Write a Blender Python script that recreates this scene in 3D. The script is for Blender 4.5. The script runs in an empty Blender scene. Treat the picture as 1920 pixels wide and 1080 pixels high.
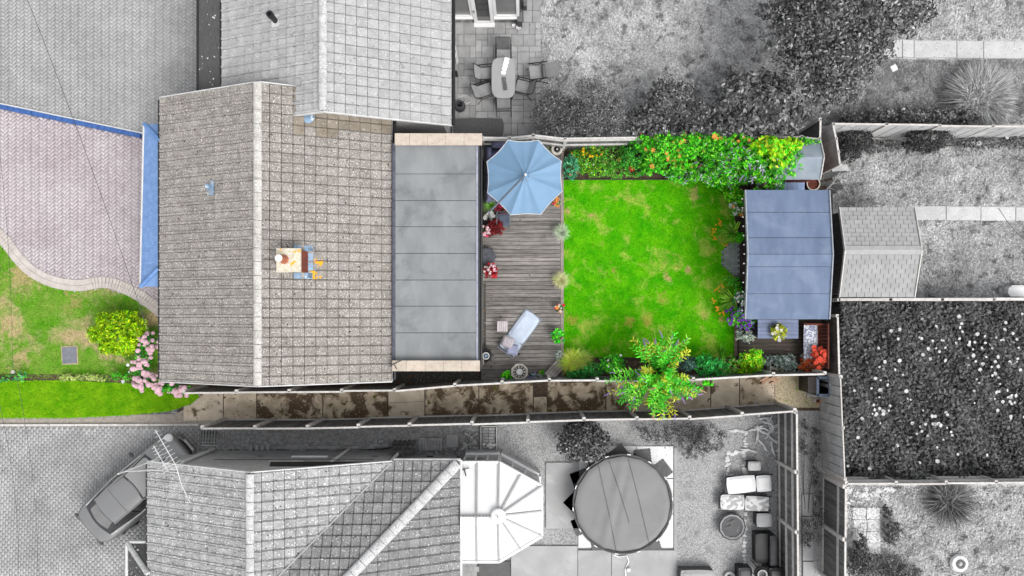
import bpy, math, random
import numpy as np
from mathutils import Vector, Matrix
random.seed(7); RNG = np.random.default_rng(7)
R = math.radians
SC = bpy.context.scene
COL = SC.collection

# ------------------------------------------------------------------ camera
CAMZ, FPX, NX, NY = 25.0, 1280.0, 987.0, 592.0      # camera height, focal length and nadir in photo pixels
cam = bpy.data.cameras.new('camera'); co = bpy.data.objects.new('camera', cam); COL.objects.link(co)
co.location = (0, 0, CAMZ); co.rotation_euler = (0, 0, 0)
cam.sensor_width = 36; cam.lens = 36 * FPX / 1920
cam.shift_x = (960 - NX) / 1920; cam.shift_y = (NY - 540) / 1920
cam.clip_start = 0.1; cam.clip_end = 1000
SC.camera = co
# ------------------------------------------------------------------ sky, sun, exposure
SUN_EL, SUN_AZ = 52.0, 135.0                         # azimuth clockwise from the picture's top
w = bpy.data.worlds.new('World'); SC.world = w; w.use_nodes = True
nt = w.node_tree; nt.nodes.clear()
sky = nt.nodes.new('ShaderNodeTexSky'); sky.sky_type = 'NISHITA'; sky.sun_disc = False
sky.sun_elevation = R(SUN_EL); sky.sun_rotation = R(SUN_AZ); sky.dust_density = 4; sky.air_density = 1.2
hs = nt.nodes.new('ShaderNodeHueSaturation'); hs.inputs['Saturation'].default_value = 0.12
bg = nt.nodes.new('ShaderNodeBackground'); bg.inputs['Strength'].default_value = 0.15
wo = nt.nodes.new('ShaderNodeOutputWorld')
nt.links.new(sky.outputs[0], hs.inputs['Color']); nt.links.new(hs.outputs[0], bg.inputs['Color']); nt.links.new(bg.outputs[0], wo.inputs[0])
sl = bpy.data.lights.new('sun', 'SUN'); sl.energy = 0.7; sl.angle = R(30); sl.color = (1, .975, .94)
so = bpy.data.objects.new('sun', sl); COL.objects.link(so)
az, el = R(SUN_AZ), R(SUN_EL)
so.rotation_euler = Vector((math.sin(az)*math.cos(el), math.cos(az)*math.cos(el), math.sin(el))).to_track_quat('Z', 'Y').to_euler()
vs = SC.view_settings; vs.view_transform = 'Standard'; vs.look = 'None'; vs.gamma = 1; vs.use_curve_mapping = False
vs.exposure = 1.0

# ------------------------------------------------------------------ helpers
def S(h=0): return (CAMZ - h) / FPX
def P(px, py, h=0): return Vector(((px - NX) * S(h), -(py - NY) * S(h), h))
def lin(c): return c / 12.92 if c <= .04045 else ((c + .055) / 1.055) ** 2.4
KA = 0.72
def C(r, g=None, b=None):
    if g is None: g = b = r
    return tuple(min(.85, lin(x / 255) * KA) for x in (r, g, b))

MATS = {}
def M(name, c1, c2=None, scale=3, rough=.85, bump=.25, bscale=60, rnd=0, specks=(), detail=6, contrast=(.35, .65),
      metallic=0, stretch=None, c3=None, c3scale=1.0, c3range=(.5, .65), spots=(), grain=None, attr=False, transl=0, spec=.35, fine=.12):
    """procedural material: two mottled colours, an optional third, specks, bump, per-piece variation"""
    if name in MATS: return MATS[name]
    m = bpy.data.materials.new(name); m.use_nodes = True; t = m.node_tree; n = t.nodes; n.clear()
    L = t.links.new
    out = n.new('ShaderNodeOutputMaterial'); bs = n.new('ShaderNodeBsdfPrincipled')
    bs.inputs['Roughness'].default_value = rough; bs.inputs['Metallic'].default_value = metallic
    bs.inputs['Specular IOR Level'].default_value = spec
    geo = n.new('ShaderNodeNewGeometry'); pos = geo.outputs['Position']
    if stretch:
        mp = n.new('ShaderNodeMapping'); mp.inputs['Scale'].default_value = stretch[:3]
        if len(stretch) > 3: mp.inputs['Rotation'].default_value[2] = stretch[3]
        L(pos, mp.inputs['Vector']); pos2 = mp.outputs[0]
    else: pos2 = pos
    def noise(s, d=6, p=None, dist=0, rg=.6):
        x = n.new('ShaderNodeTexNoise'); x.inputs['Scale'].default_value = s; x.inputs['Detail'].default_value = d
        x.inputs['Roughness'].default_value = rg; x.inputs['Distortion'].default_value = dist; L(p or pos, x.inputs['Vector']); return x.outputs['Fac']
    def rng(v, a, b, lo=0, hi=1):
        x = n.new('ShaderNodeMapRange'); x.inputs[1].default_value = a; x.inputs[2].default_value = b
        x.inputs[3].default_value = lo; x.inputs[4].default_value = hi; L(v, x.inputs[0]); return x.outputs[0]
    def mix(f, a, b, bt='MIX'):
        x = n.new('ShaderNodeMix'); x.data_type = 'RGBA'; x.blend_type = bt
        if isinstance(f, (int, float)): x.inputs[0].default_value = f
        else: L(f, x.inputs[0])
        for k, v in ((6, a), (7, b)):
            if isinstance(v, tuple): x.inputs[k].default_value = (*v[:3], 1)
            else: L(v, x.inputs[k])
        return x.outputs[2]
    if attr:
        a = n.new('ShaderNodeAttribute'); a.attribute_name = 'Col'; col = a.outputs['Color']
    else:
        col = mix(rng(noise(scale, detail, pos2), *contrast), c1, c2 or tuple(x * .8 for x in c1))
    if c3 is not None:
        col = mix(rng(noise(c3scale, 8, pos, .4, .65), *c3range), col, c3)
    for (sx, sy, sr, sc) in spots:
        d = n.new('ShaderNodeVectorMath'); d.operation = 'DISTANCE'; L(pos, d.inputs[0]); d.inputs[1].default_value = (sx, sy, 0)
        ad = n.new('ShaderNodeMath'); ad.operation = 'MULTIPLY_ADD'; L(noise(3.2, 6, None, .8, .7), ad.inputs[0]); ad.inputs[1].default_value = sr * 5.5; L(d.outputs['Value'], ad.inputs[2])
        col = mix(rng(ad.outputs[0], sr * 3.0, sr * 3.8, .85, 0), col, sc)
    if grain:
        col = mix(rng(noise(grain[0], 4, pos2), .3, .7, 0, grain[1]), col, (0.02, .02, .02))
    for (scol, ss, th) in specks:
        col = mix(rng(noise(ss, 2, pos, 0, .5), th, th + .03), col, scol)
    if fine:
        col = mix(rng(noise(90, 2), .3, .7, 0, fine), col, (0, 0, 0))
    if rnd:
        oi = n.new('ShaderNodeObjectInfo'); at = n.new('ShaderNodeAttribute'); at.attribute_name = 'tint'
        ad = n.new('ShaderNodeMath'); ad.operation = 'ADD'; L(oi.outputs['Random'], ad.inputs[0]); L(at.outputs['Fac'], ad.inputs[1])
        fr = n.new('ShaderNodeMath'); fr.operation = 'FRACT'; L(ad.outputs[0], fr.inputs[0])
        h = n.new('ShaderNodeHueSaturation'); L(rng(fr.outputs[0], 0, 1, 1 - rnd, 1 + rnd), h.inputs['Value']); L(col, h.inputs['Color']); col = h.outputs[0]
    L(col, bs.inputs['Base Color'])
    if bump:
        b = n.new('ShaderNodeBump'); b.inputs['Strength'].default_value = bump; b.inputs['Distance'].default_value = .02
        L(noise(bscale, 4, pos2), b.inputs['Height']); L(b.outputs[0], bs.inputs['Normal'])
    sh = bs.outputs[0]
    if transl:
        tr = n.new('ShaderNodeBsdfTranslucent'); L(col, tr.inputs['Color']); ms = n.new('ShaderNodeMixShader'); ms.inputs[0].default_value = transl
        L(bs.outputs[0], ms.inputs[1]); L(tr.outputs[0], ms.inputs[2]); sh = ms.outputs[0]
    L(sh, out.inputs[0]); MATS[name] = m
    return m

ORG = {}
def tag(o, label=None, cat=None, group=None, kind=None):
    if label: o['label'] = label
    if cat: o['category'] = cat
    if group: o['group'] = group
    if kind: o['kind'] = kind
    return o
def thing(name, label, cat, loc=(0, 0, 0), group=None):
    o = bpy.data.objects.new(name, None); COL.objects.link(o); o.location = loc; o.empty_display_size = .2
    ORG[o] = Vector(loc); return tag(o, label, cat, group)
def link(name, me, parent=None, mat=None):
    o = bpy.data.objects.new(name, me); COL.objects.link(o)
    if mat is not None:
        if len(me.materials) == 0: me.materials.append(mat)
        elif me.materials[0] is not mat:
            o.material_slots[0].link = 'OBJECT'; o.material_slots[0].material = mat
    if parent is not None: o.parent = parent
    return o
def inst(name, me, parent, loc, rot=None, scale=None, mat=None):
    """one piece that shares its mesh with its like; loc in the thing's (or the world's) coordinates"""
    o = link(name, me, parent, mat)
    T = Matrix.Translation(Vector(loc) - (ORG.get(parent, Vector()) if parent else Vector()))
    if rot is not None:
        T = T @ (rot.to_4x4() if isinstance(rot, Matrix) else Matrix.Rotation(rot, 4, 'Z'))
    if scale is not None: T = T @ Matrix.Diagonal((*scale, 1))
    o.matrix_local = T
    ORG[o] = ORG.get(parent, Vector()) if parent else Vector()
    return o
def copy_tree(o, loc=None, rz=None, label=None, parent=None):
    c = o.copy(); COL.objects.link(c)
    if parent: c.parent = parent
    if loc is not None: c.location = loc
    if rz is not None: c.rotation_euler = (0, 0, rz)
    if label: c['label'] = label
    for ch in o.children: copy_tree(ch, parent=c)
    return c

class MB:
    def __init__(s): s.v = []; s.f = []; s.t = []
    def add(s, vs, fs, tint=None):
        b = len(s.v); s.v += [tuple(x) for x in vs]; s.f += [tuple(b + i for i in f) for f in fs]
        s.t += [tint if tint is not None else 0.0] * len(fs); return s
    def box(s, c, d, rz=0, tint=None, rot=None):
        x, y, z = (q / 2 for q in d)
        p = [Vector((i * x, j * y, k * z)) for k in (-1, 1) for j in (-1, 1) for i in (-1, 1)]
        m = rot if rot is not None else Matrix.Rotation(rz, 3, 'Z')
        return s.add([m @ q + Vector(c) for q in p], [(0, 2, 3, 1), (4, 5, 7, 6), (0, 1, 5, 4), (2, 6, 7, 3), (0, 4, 6, 2), (1, 3, 7, 5)], tint)
    def bar(s, a, b, wd, th, tint=None, up=(0, 0, 1)):
        a, b = Vector(a), Vector(b); x = (b - a); l = x.length; x.normalize(); y = Vector(up).cross(x)
        if y.length < 1e-4: y = Vector((0, 1, 0)).cross(x)
        y.normalize(); z = x.cross(y)
        return s.box((a + b) / 2, (l, wd, th), rot=Matrix((x, y, z)).transposed(), tint=tint)
    def prism(s, pts, z0, z1, tint=None):
        pts = [(p[0], p[1]) for p in pts]
        A = sum(pts[i][0] * pts[(i + 1) % len(pts)][1] - pts[(i + 1) % len(pts)][0] * pts[i][1] for i in range(len(pts)))
        if A < 0: pts = pts[::-1]
        n = len(pts); v = [(x, y, z0) for x, y in pts] + [(x, y, z1) for x, y in pts]
        f = [tuple(range(n - 1, -1, -1)), tuple(range(n, 2 * n))] + [(i, (i + 1) % n, n + (i + 1) % n, n + i) for i in range(n)]
        return s.add(v, f, tint)
    def hull(s, top, thick, tint=None):
        """planar polygon in 3D given thickness downwards"""
        n = len(top); top = [Vector(p) for p in top]
        nr = (top[1] - top[0]).cross(top[2] - top[0])
        if nr.z < 0: top = top[::-1]
        v = top + [p - Vector((0, 0, thick)) for p in top]
        return s.add(v, [tuple(range(n)), tuple(range(2 * n - 1, n - 1, -1))] + [((i + 1) % n, i, n + i, n + (i + 1) % n) for i in range(n)], tint)
    def tube(s, pts, r, n=6, tint=None):
        pts = [Vector(p) for p in pts]; rs = r if isinstance(r, (list, tuple)) else [r] * len(pts); v = []; f = []
        for i, p in enumerate(pts):
            d = (pts[min(i + 1, len(pts) - 1)] - pts[max(i - 1, 0)]).normalized()
            a = d.cross(Vector((0, 0, 1)) if abs(d.z) < .95 else Vector((1, 0, 0))).normalized(); b = d.cross(a)
            v += [p + (a * math.cos(2 * math.pi * k / n) + b * math.sin(2 * math.pi * k / n)) * rs[i] for k in range(n)]
        for i in range(len(pts) - 1):
            f += [(i * n + k, i * n + (k + 1) % n, (i + 1) * n + (k + 1) % n, (i + 1) * n + k) for k in range(n)]
        f += [tuple(range(n - 1, -1, -1)), tuple(range((len(pts) - 1) * n, len(pts) * n))]
        return s.add(v, f, tint)
    def lathe(s, c, prof, n=20, sx=1, sy=1, tint=None, rz=0):
        v = []; f = []; c = Vector(c)
        for r, z in prof:
            v += [c + Vector((r * sx * math.cos(2 * math.pi * k / n + rz), r * sy * math.sin(2 * math.pi * k / n + rz), z)) for k in range(n)]
        for i in range(len(prof) - 1):
            f += [(i * n + k, i * n + (k + 1) % n, (i + 1) * n + (k + 1) % n, (i + 1) * n + k) for k in range(n)]
        if prof[0][0] < .07 or len(prof) < 4: f.append(tuple(range(n - 1, -1, -1)))
        if prof[-1][0] < .07: f.append(tuple(range((len(prof) - 1) * n, len(prof) * n)))
        return s.add(v, f, tint)
    def ell(s, c, r, nu=10, nv=6, jit=0, tint=None):
        prof = []; c = Vector(c); v = []; f = []
        for j in range(nv + 1):
            th = -math.pi / 2 + math.pi * j / nv
            for i in range(nu):
                k = 1 + random.uniform(-jit, jit)
                v.append(c + Vector((r[0] * math.cos(th) * math.cos(2 * math.pi * i / nu) * k, r[1] * math.cos(th) * math.sin(2 * math.pi * i / nu) * k, r[2] * math.sin(th) * k)))
        for j in range(nv):
            f += [(j * nu + i, j * nu + (i + 1) % nu, (j + 1) * nu + (i + 1) % nu, (j + 1) * nu + i) for i in range(nu)]
        return s.add(v, f, tint)
    def cushion(s, c, d, rz=0, puff=.35, n=6, rot=None):
        """soft rectangular pad"""
        v = []; f = []; c = Vector(c); m = rot if rot is not None else Matrix.Rotation(rz, 3, 'Z')
        for side in (1, -1):
            for j in range(n + 1):
                for i in range(n + 1):
                    a, b = i / n * 2 - 1, j / n * 2 - 1
                    e = (1 - abs(a) ** 4) * (1 - abs(b) ** 4); k = 1 - .07 * (abs(a * b)) ** 2
                    v.append(m @ Vector((a * d[0] / 2 * k, b * d[1] / 2 * k, side * d[2] / 2 * (1 - puff + puff * e) * (0 if max(abs(a), abs(b)) == 1 else 1))) + c)
            o = 0 if side == 1 else (n + 1) ** 2
            for j in range(n):
                for i in range(n):
                    q = (o + j * (n + 1) + i, o + j * (n + 1) + i + 1, o + (j + 1) * (n + 1) + i + 1, o + (j + 1) * (n + 1) + i)
                    f.append(q if side == 1 else q[::-1])
        return s.add(v, f)
    def mesh(s, name, mat=None, smooth=False, off=None):
        me = bpy.data.meshes.new(name); o = Vector(off) if off is not None else Vector()
        me.from_pydata([(v[0] - o.x, v[1] - o.y, v[2] - o.z) for v in s.v], [], s.f)
        if any(s.t):
            a = me.attributes.new('tint', 'FLOAT', 'FACE'); a.data.foreach_set('value', s.t)
        if smooth: me.polygons.foreach_set('use_smooth', [True] * len(me.polygons))
        if mat: me.materials.append(mat)
        return me
    def build(s, name, mat, parent=None, smooth=False, kind=None, label=None, cat=None, group=None):
        org = ORG.get(parent, Vector()) if parent else Vector()
        o = link(name, s.mesh(name, mat, smooth, org), parent); ORG[o] = org
        return tag(o, label, cat, group, kind)

def arr_mesh(name, V, cols, mat):
    """V (n,k,3): n separate k-gons, each with one colour"""
    n, k, _ = V.shape; me = bpy.data.meshes.new(name)
    me.vertices.add(n * k); me.vertices.foreach_set('co', V.reshape(-1).astype(np.float32))
    me.loops.add(n * k); me.loops.foreach_set('vertex_index', np.arange(n * k, dtype=np.int32))
    me.polygons.add(n); me.polygons.foreach_set('loop_start', np.arange(0, n * k, k, dtype=np.int32))
    a = me.attributes.new('Col', 'FLOAT_COLOR', 'FACE')
    a.data.foreach_set('color', np.concatenate([cols, np.ones((n, 1))], 1).reshape(-1).astype(np.float32))
    me.update(calc_edges=True); me.materials.append(mat); return me
def nrm(a): return a / (np.linalg.norm(a, axis=1, keepdims=True) + 1e-9)
def quads(p, d, nv, ln, wd, fold=.15, base=.0):
    """leaf quads at p pointing along d with normals near nv"""
    d = nrm(d); sd = nrm(np.cross(d, nv)); nn = np.cross(sd, d)
    ln = ln[:, None]; wd = wd[:, None]
    return np.stack([p - d * ln * .5, p + sd * wd * .5 + nn * wd * fold - d * ln * .08, p + d * ln * .5 - nn * ln * .12, p - sd * wd * .5 + nn * wd * fold - d * ln * .08], 1)
def pal(n, cols, jit=.22):
    c = np.array(cols)[RNG.integers(0, len(cols), n)]
    return np.clip(c * (1 + RNG.normal(0, jit, (n, 1))), .002, .9)
def inpoly(x, y, poly):
    r = np.zeros(len(x), bool); j = len(poly) - 1
    for i in range(len(poly)):
        xi, yi = poly[i][0], poly[i][1]; xj, yj = poly[j][0], poly[j][1]
        c = ((yi > y) != (yj > y)); r ^= c & (x < (xj - xi) * (y - yi) / ((yj - yi) if yj != yi else 1e-9) + xi); j = i
    return r
def pp(pts, h=0): return [P(x, y, h) for x, y in pts]
def sheet(name, pts, z, mat, thick=.02):
    o = MB().prism(pp(pts, 0), z - thick, z).build(name, mat); return tag(o, kind='structure')

def crown(blobs, n, cl=14, spread=.16, flat=.5):
    """clumped leaf positions over a set of ellipsoids given in metres"""
    B = np.array(blobs, float); wgt = (B[:, 3] * B[:, 4] * B[:, 5]) ** (2 / 3); wgt /= wgt.sum()
    nc = max(4, n // cl); b = RNG.choice(len(B), nc, p=wgt)
    d = nrm(RNG.normal(size=(nc, 3)) + np.array([0, 0, flat])); d[:, 2] = np.where(d[:, 2] < -.25, -d[:, 2], d[:, 2])
    ph = RNG.uniform(0, 6, 3)
    r = (.62 + .42 * RNG.random(nc) ** .55) * (1 + .13 * np.sin(5 * d[:, 0] + ph[0]) * np.sin(6 * d[:, 1] + ph[1]))
    c = B[b, :3] + d * B[b, 3:6] * r[:, None]
    i = RNG.integers(0, nc, n); sp = spread * B[b[i], 3:6].mean(1)
    p = c[i] + RNG.normal(size=(n, 3)) * sp[:, None] * .6
    return p, d[i], i

LEAF = None
def foliage(name, parent, blobs, n, size, cols, up=.7, aspect=.45, cl=14, mat=None, spread=.16, droop=0, clump=.25, maxh=None):
    p, d, ci = crown(blobs, n, cl, spread)
    nv = nrm(d * .5 + np.array([0, 0, up]) + RNG.normal(size=(n, 3)) * .42)
    di = nrm(np.cross(nv, RNG.normal(size=(n, 3)))) + d * .5; di[:, 2] -= droop
    ln = size * RNG.uniform(.6, 1.3, n)
    p[:, 2] = np.maximum(p[:, 2], .05)
    if maxh: p[:, 2] = np.minimum(p[:, 2], maxh)
    cc = pal(n, cols); k = 1 + clump * RNG.normal(size=ci.max() + 1); cc = np.clip(cc * np.clip(k, .45, 1.7)[ci][:, None], .002, .9)
    V = quads(p, di, nv, ln, ln * aspect)
    o = ORG.get(parent, Vector()); V = V - np.array(o)
    ob = link(name, arr_mesh(name, V, cc, mat or LEAF), parent); ORG[ob] = o
    return ob, p, d
def blob(px, py, h, rx, ry, rz):
    c = P(px, py, h); s = S(h); return (c.x, c.y, c.z, rx * s, ry * s, rz)
def stems(parent, base, blobs, r, mat, name='stem', k=None):
    for b in (blobs if k is None else blobs[:k]):
        mid = (Vector(base) + Vector(b[:3])) / 2 + Vector((random.uniform(-.1, .1), random.uniform(-.1, .1), 0))
        MB().tube([base, mid, Vector(b[:3])], [r, r * .75, r * .4], 6).build(name, mat, parent)
def blades(c, n, ln, wd, tilt=(.3, 1.1), cols=None, seg=3, spread=.03, curl=.6):
    """arching grass-like blades from one crown; returns quads and colours"""
    az = RNG.uniform(0, 6.283, n); t = RNG.uniform(*tilt, n); l = ln * RNG.uniform(.6, 1.1, n)
    V = []; a2 = np.where(RNG.random(n) < .4, RNG.uniform(0, 6.283, n), az); pr = np.array(c) + np.stack([np.cos(a2), np.sin(a2), np.zeros(n)], 1) * (spread * np.sqrt(RNG.random(n)))[:, None]
    sd = np.stack([-np.sin(az), np.cos(az), np.zeros(n)], 1); cols = pal(n, cols); CC = []
    for k in range(seg):
        a = np.minimum(t + curl * k / seg * 1.3, 2.2)
        d = np.stack([np.cos(az) * np.sin(a), np.sin(az) * np.sin(a), np.cos(a)], 1)
        nx_ = pr + d * (l / seg)[:, None]; w0 = wd * (1 - k / seg) / 2 + .001; w1 = wd * (1 - (k + 1) / seg) / 2 + .001
        V.append(np.stack([pr - sd * w0, pr + sd * w0, nx_ + sd * w1, nx_ - sd * w1], 1)); CC.append(cols); pr = nx_
    return np.concatenate(V), np.concatenate(CC)
def blade_part(name, parent, c, n, ln, wd, cols, **k):
    V, cc = blades(c, n, ln, wd, cols=cols, **k); o = ORG.get(parent, Vector()); V = V - np.array(o)
    V[:, :, 2] = np.maximum(V[:, :, 2], .01 - o[2])
    ob = link(name, arr_mesh(name, V, cc, LEAF), parent); ORG[ob] = o; return ob
# ------------------------------------------------------------------ materials
LEAF = M('leaf', (1, 1, 1), attr=True, spec=.15, rough=.5, bump=0, transl=.22, fine=0)
m_ground = M('earth_grey', C(130), C(95), 2, c3=C(165), c3scale=6, c3range=(.5, .6))
m_drive = M('paving_pale_grey', C(170), C(156), .7, rnd=.08, bump=.15, fine=.06, c3=C(180), c3scale=.6, c3range=(.45, .7))
m_front = M('paving_pinkish', C(194, 184, 187), C(178, 166, 170), .6, rnd=.085, bump=.15, c3=C(198, 192, 195), c3scale=.5, c3range=(.45, .7), fine=.06)
m_lower = M('paving_mid_grey', C(172), C(150), .8, rnd=.07, bump=.2, c3=C(190), c3scale=.7, c3range=(.5, .7))
m_joint = M('paving_joint', C(150), C(138), 8)
m_jointdk = M('patio_joint', C(104), C(88), 8)
m_jointp = M('paving_joint_pink', C(160, 148, 148), C(140, 130, 130), 8)
lich = [(C(238), 30, .66), (C(60, 52, 45), 13, .70)]
m_tile = M('roof_tile_brown_grey', C(158, 153, 147), C(138, 132, 126), 4, rnd=.09, c3=C(132, 126, 119), c3scale=.9, c3range=(.5, .75), specks=[(C(205, 202, 197), 26, .585), (C(78, 67, 58), 11, .67)], bump=.5, bscale=45)
m_tile_lichen = M('roof_tile_orange_lichen', C(158, 153, 147), C(138, 132, 126), 4, rnd=.06, specks=[(C(205, 202, 197), 26, .62), (C(245, 178, 30), 5, .56)], bump=.5, bscale=45)
m_tile_tan = M('roof_tile_tan', C(156, 147, 134), C(134, 124, 110), 3, rnd=.12, specks=[(C(228, 224, 215), 12, .68), (C(60, 46, 38), 11, .68)], bump=.3)  # browner tone for the tiles near the north verge
m_tile_top = M('roof_tile_pale_grey', C(182), C(166), 4, rnd=.07, specks=[(C(150), 6, .655), (C(80), 13, .71), (C(222), 24, .64)], bump=.3, bscale=45)
m_tile_s = M('roof_tile_speckled_grey', C(176), C(150), 4, rnd=.10, specks=[(C(232), 20, .61), (C(66), 11, .67)], bump=.5, bscale=45)
m_tile_w = M('roof_tile_speckled_dark', C(148), C(124), 4, rnd=.10, specks=[(C(218), 22, .63), (C(64), 12, .68)], bump=.5, bscale=45)  # darker tone of the speckled tile, used on the wing slopes
m_ridge = M('ridge_tile_pale', C(206, 202, 196), C(178, 174, 168), 6, rnd=.06, specks=[(C(236), 28, .6), (C(80, 72, 66), 20, .68)], bump=.5)
m_ridge_g = M('ridge_tile_grey', C(204), C(176), 6, rnd=.06, specks=[(C(240), 28, .6), (C(85), 20, .68)], bump=.5)
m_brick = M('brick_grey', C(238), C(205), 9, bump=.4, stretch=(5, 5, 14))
m_brickred = M('brick_red', C(140, 74, 56), C(110, 56, 44), 9, rnd=.12, bump=.4)
m_render = M('render_cream', C(200, 192, 180), C(180, 172, 160), 3)
m_rendg = M('render_grey', C(180), C(160), 3)
m_black = M('black_plastic', C(34, 34, 36), C(26, 26, 28), 5, rough=.4)
m_dkgrey = M('dark_grey', C(70, 70, 74), C(58, 58, 62), 5, rough=.5)
m_white = M('white_upvc', C(240), C(228), 3, rough=.3, bump=.03, fine=.02)
m_whiteg = M('off_white', C(226), C(205), 4, rough=.5, bump=.1)
m_flat = M('flat_roof_felt', C(146, 149, 150), C(130, 133, 135), 1.1, rough=.9, bump=.15, c3=C(104, 106, 108), c3scale=.9, c3range=(.55, .80), specks=[(C(90), 13, .76), (C(215), 15, .78)], rnd=.03, stretch=(1.5, .7, 1))
m_coping = M('coping_stone', C(206, 194, 180), C(188, 174, 160), 5, rnd=.05, specks=[(C(232), 18, .72), (C(140, 120, 105), 14, .68)])
m_lead = M('lead', C(150, 176, 200), C(120, 146, 172), 6, rough=.5, specks=[(C(200, 215, 228), 8, .6)])
m_blue = M('porch_tile_blue', C(128, 162, 212), C(112, 148, 200), 5, rough=.6, rnd=.08, bump=.15)
m_bluekerb = M('kerb_blue', C(70, 108, 172), C(52, 88, 150), 5, bump=.4)
m_concrete = M('concrete_path', C(216, 200, 178), C(176, 160, 138), 2.2, rnd=.07, c3=C(112, 92, 68), c3scale=1.15, c3range=(.56, .62), specks=[(C(206, 194, 178), 18, .66), (C(80, 66, 50), 12, .66)], bump=.5)
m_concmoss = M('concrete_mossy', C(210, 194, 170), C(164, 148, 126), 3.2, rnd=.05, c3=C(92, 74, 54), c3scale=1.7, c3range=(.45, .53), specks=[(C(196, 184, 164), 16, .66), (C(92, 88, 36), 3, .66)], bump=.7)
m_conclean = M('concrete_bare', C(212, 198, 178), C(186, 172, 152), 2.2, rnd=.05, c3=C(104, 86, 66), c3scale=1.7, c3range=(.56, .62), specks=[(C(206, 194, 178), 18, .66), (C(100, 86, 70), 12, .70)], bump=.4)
m_slab = M('patio_slab_grey', C(172), C(152), 3, rnd=.13, bump=.15, specks=[(C(120), 9, .72)])
m_slabp = M('slab_pale', C(205), C(190), 3, rnd=.06, bump=.3, specks=[(C(110), 14, .66), (C(225), 25, .62)])
m_slabc = M('slab_concrete_grey', C(176), C(164), 1.4, rnd=.03, bump=.15, c3=C(190), c3scale=1, c3range=(.5, .7))
m_gravel = M('gravel_grey', C(186), C(140), 26, contrast=(.42, .58), bump=.9, bscale=40, specks=[(C(214), 34, .62), (C(82), 30, .64)], c3=C(128), c3scale=1.6, c3range=(.53, .7))
m_gravdk = M('slate_chippings', C(84, 84, 82), C(48, 48, 46), 30, contrast=(.42, .58), bump=1, bscale=40, specks=[(C(170, 170, 166), 26, .64), (C(112, 76, 50), 6, .66)])
m_soil = M('soil_brown', C(96, 78, 62), C(58, 46, 36), 10, bump=.9, specks=[(C(150, 132, 112), 26, .66)])
m_soilg = M('soil_grey', C(180), C(130), 10, bump=.9, specks=[(C(170), 26, .66)])
def spotp(px, py, r, c): q = P(px, py); return (q.x, q.y, r, c)
tan = C(226, 196, 132)
m_lawn = M('lawn_green', C(66, 190, 4), C(122, 218, 20), 2.0, c3=C(214, 222, 104), c3scale=1.3, c3range=(.52, .72), bump=.8, bscale=70, contrast=(.3, .7), fine=.45, spec=.05,
           spots=[spotp(1304, 366, .24, tan), spotp(1250, 522, .2, tan), spotp(1290, 506, .16, tan), spotp(1065, 396, .13, tan), spotp(1112, 403, .12, tan), spotp(1215, 600, .28, C(196, 196, 84)),
                  spotp(1180, 602, .25, C(196, 192, 84)), spotp(1075, 600, .25, C(176, 176, 70)), spotp(1352, 600, .18, C(180, 160, 90)), spotp(1150, 505, .2, C(190, 190, 84)), spotp(1320, 592, .16, C(200, 196, 110)), spotp(1245, 560, .22, C(178, 190, 74))])
m_frontlawn = M('lawn_dry', C(96, 166, 30), C(140, 176, 70), 1.6, c3=C(206, 186, 140), c3scale=.7, c3range=(.49, .66), bump=.8, bscale=70, fine=.3, spec=.05,
           spots=[spotp(40, 520, .55, C(200, 178, 128)), spotp(15, 610, .6, C(208, 186, 140)), spotp(140, 568, .4, C(178, 172, 104)), spotp(40, 670, .4, C(202, 182, 134)), spotp(230, 575, .3, C(88, 152, 30)), spotp(230, 690, .5, C(92, 156, 30))])
m_verge = M('verge_green', C(100, 172, 12), C(140, 196, 26), 2.4, bump=.8, bscale=70, fine=.3, spec=.05)
m_lawng = M('lawn_grey', C(246), C(182), .8, c3=C(112), c3scale=2.4, c3range=(.51, .66), bump=.9, bscale=45, contrast=(.3, .7), fine=.35, specks=[(C(216), 26, .64), (C(92), 20, .66)])
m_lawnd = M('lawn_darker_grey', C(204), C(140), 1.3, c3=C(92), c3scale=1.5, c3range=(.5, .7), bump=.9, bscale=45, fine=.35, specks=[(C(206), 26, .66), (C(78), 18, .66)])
m_lawnp = M('rough_ground_pale', C(222), C(176), 1.6, c3=C(104), c3scale=2.1, c3range=(.53, .64), bump=.9, bscale=40, specks=[(C(232), 22, .62), (C(90), 18, .66)])
m_deck = M('deck_weathered', C(176, 170, 165), C(120, 115, 111), 2.2, stretch=(.5, 8, 1), rnd=.24, grain=(9, .5), bump=.5, bscale=20, specks=[(C(66, 58, 54), 6, .72)], rough=.8)
m_deckdk = M('deck_dark', C(108, 98, 88), C(74, 66, 58), 2.2, stretch=(.5, 8, 1), rnd=.14, grain=(9, .4), bump=.5, bscale=20)
m_wood = M('fence_weathered', C(126), C(86), 3, rnd=.16, grain=(14, .35), bump=.5, bscale=30, stretch=(6, 6, .6))
m_woodpale = M('fence_pale', C(222), C(190), 3, rnd=.08, grain=(14, .25), bump=.4, bscale=30)
m_wooddk = M('fence_dark', C(146), C(100), 3, rnd=.2, grain=(14, .3), bump=.5, bscale=30, stretch=(6, 6, .6))
m_woodbr = M('fence_brown_grey', C(120, 112, 108), C(84, 76, 72), 3, rnd=.15, grain=(14, .35), bump=.5, bscale=30)
m_rail = M('fence_rail_pale', C(222, 219, 216), C(196, 192, 188), 6, rnd=.06, bump=.4)
m_bark = M('bark_grey', C(110), C(72), 8, bump=.8)
m_barkbr = M('bark_brown', C(104, 84, 66), C(70, 54, 42), 8, bump=.8)
m_roomroof = M('felt_blue_grey', C(112, 128, 156), C(98, 114, 142), 1.3, rough=.8, bump=.1, rnd=.05, c3=C(128, 143, 166), c3scale=1.2, c3range=(.5, .75), specks=[(C(235), 14, .775)], stretch=(2, .5, 1))
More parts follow.
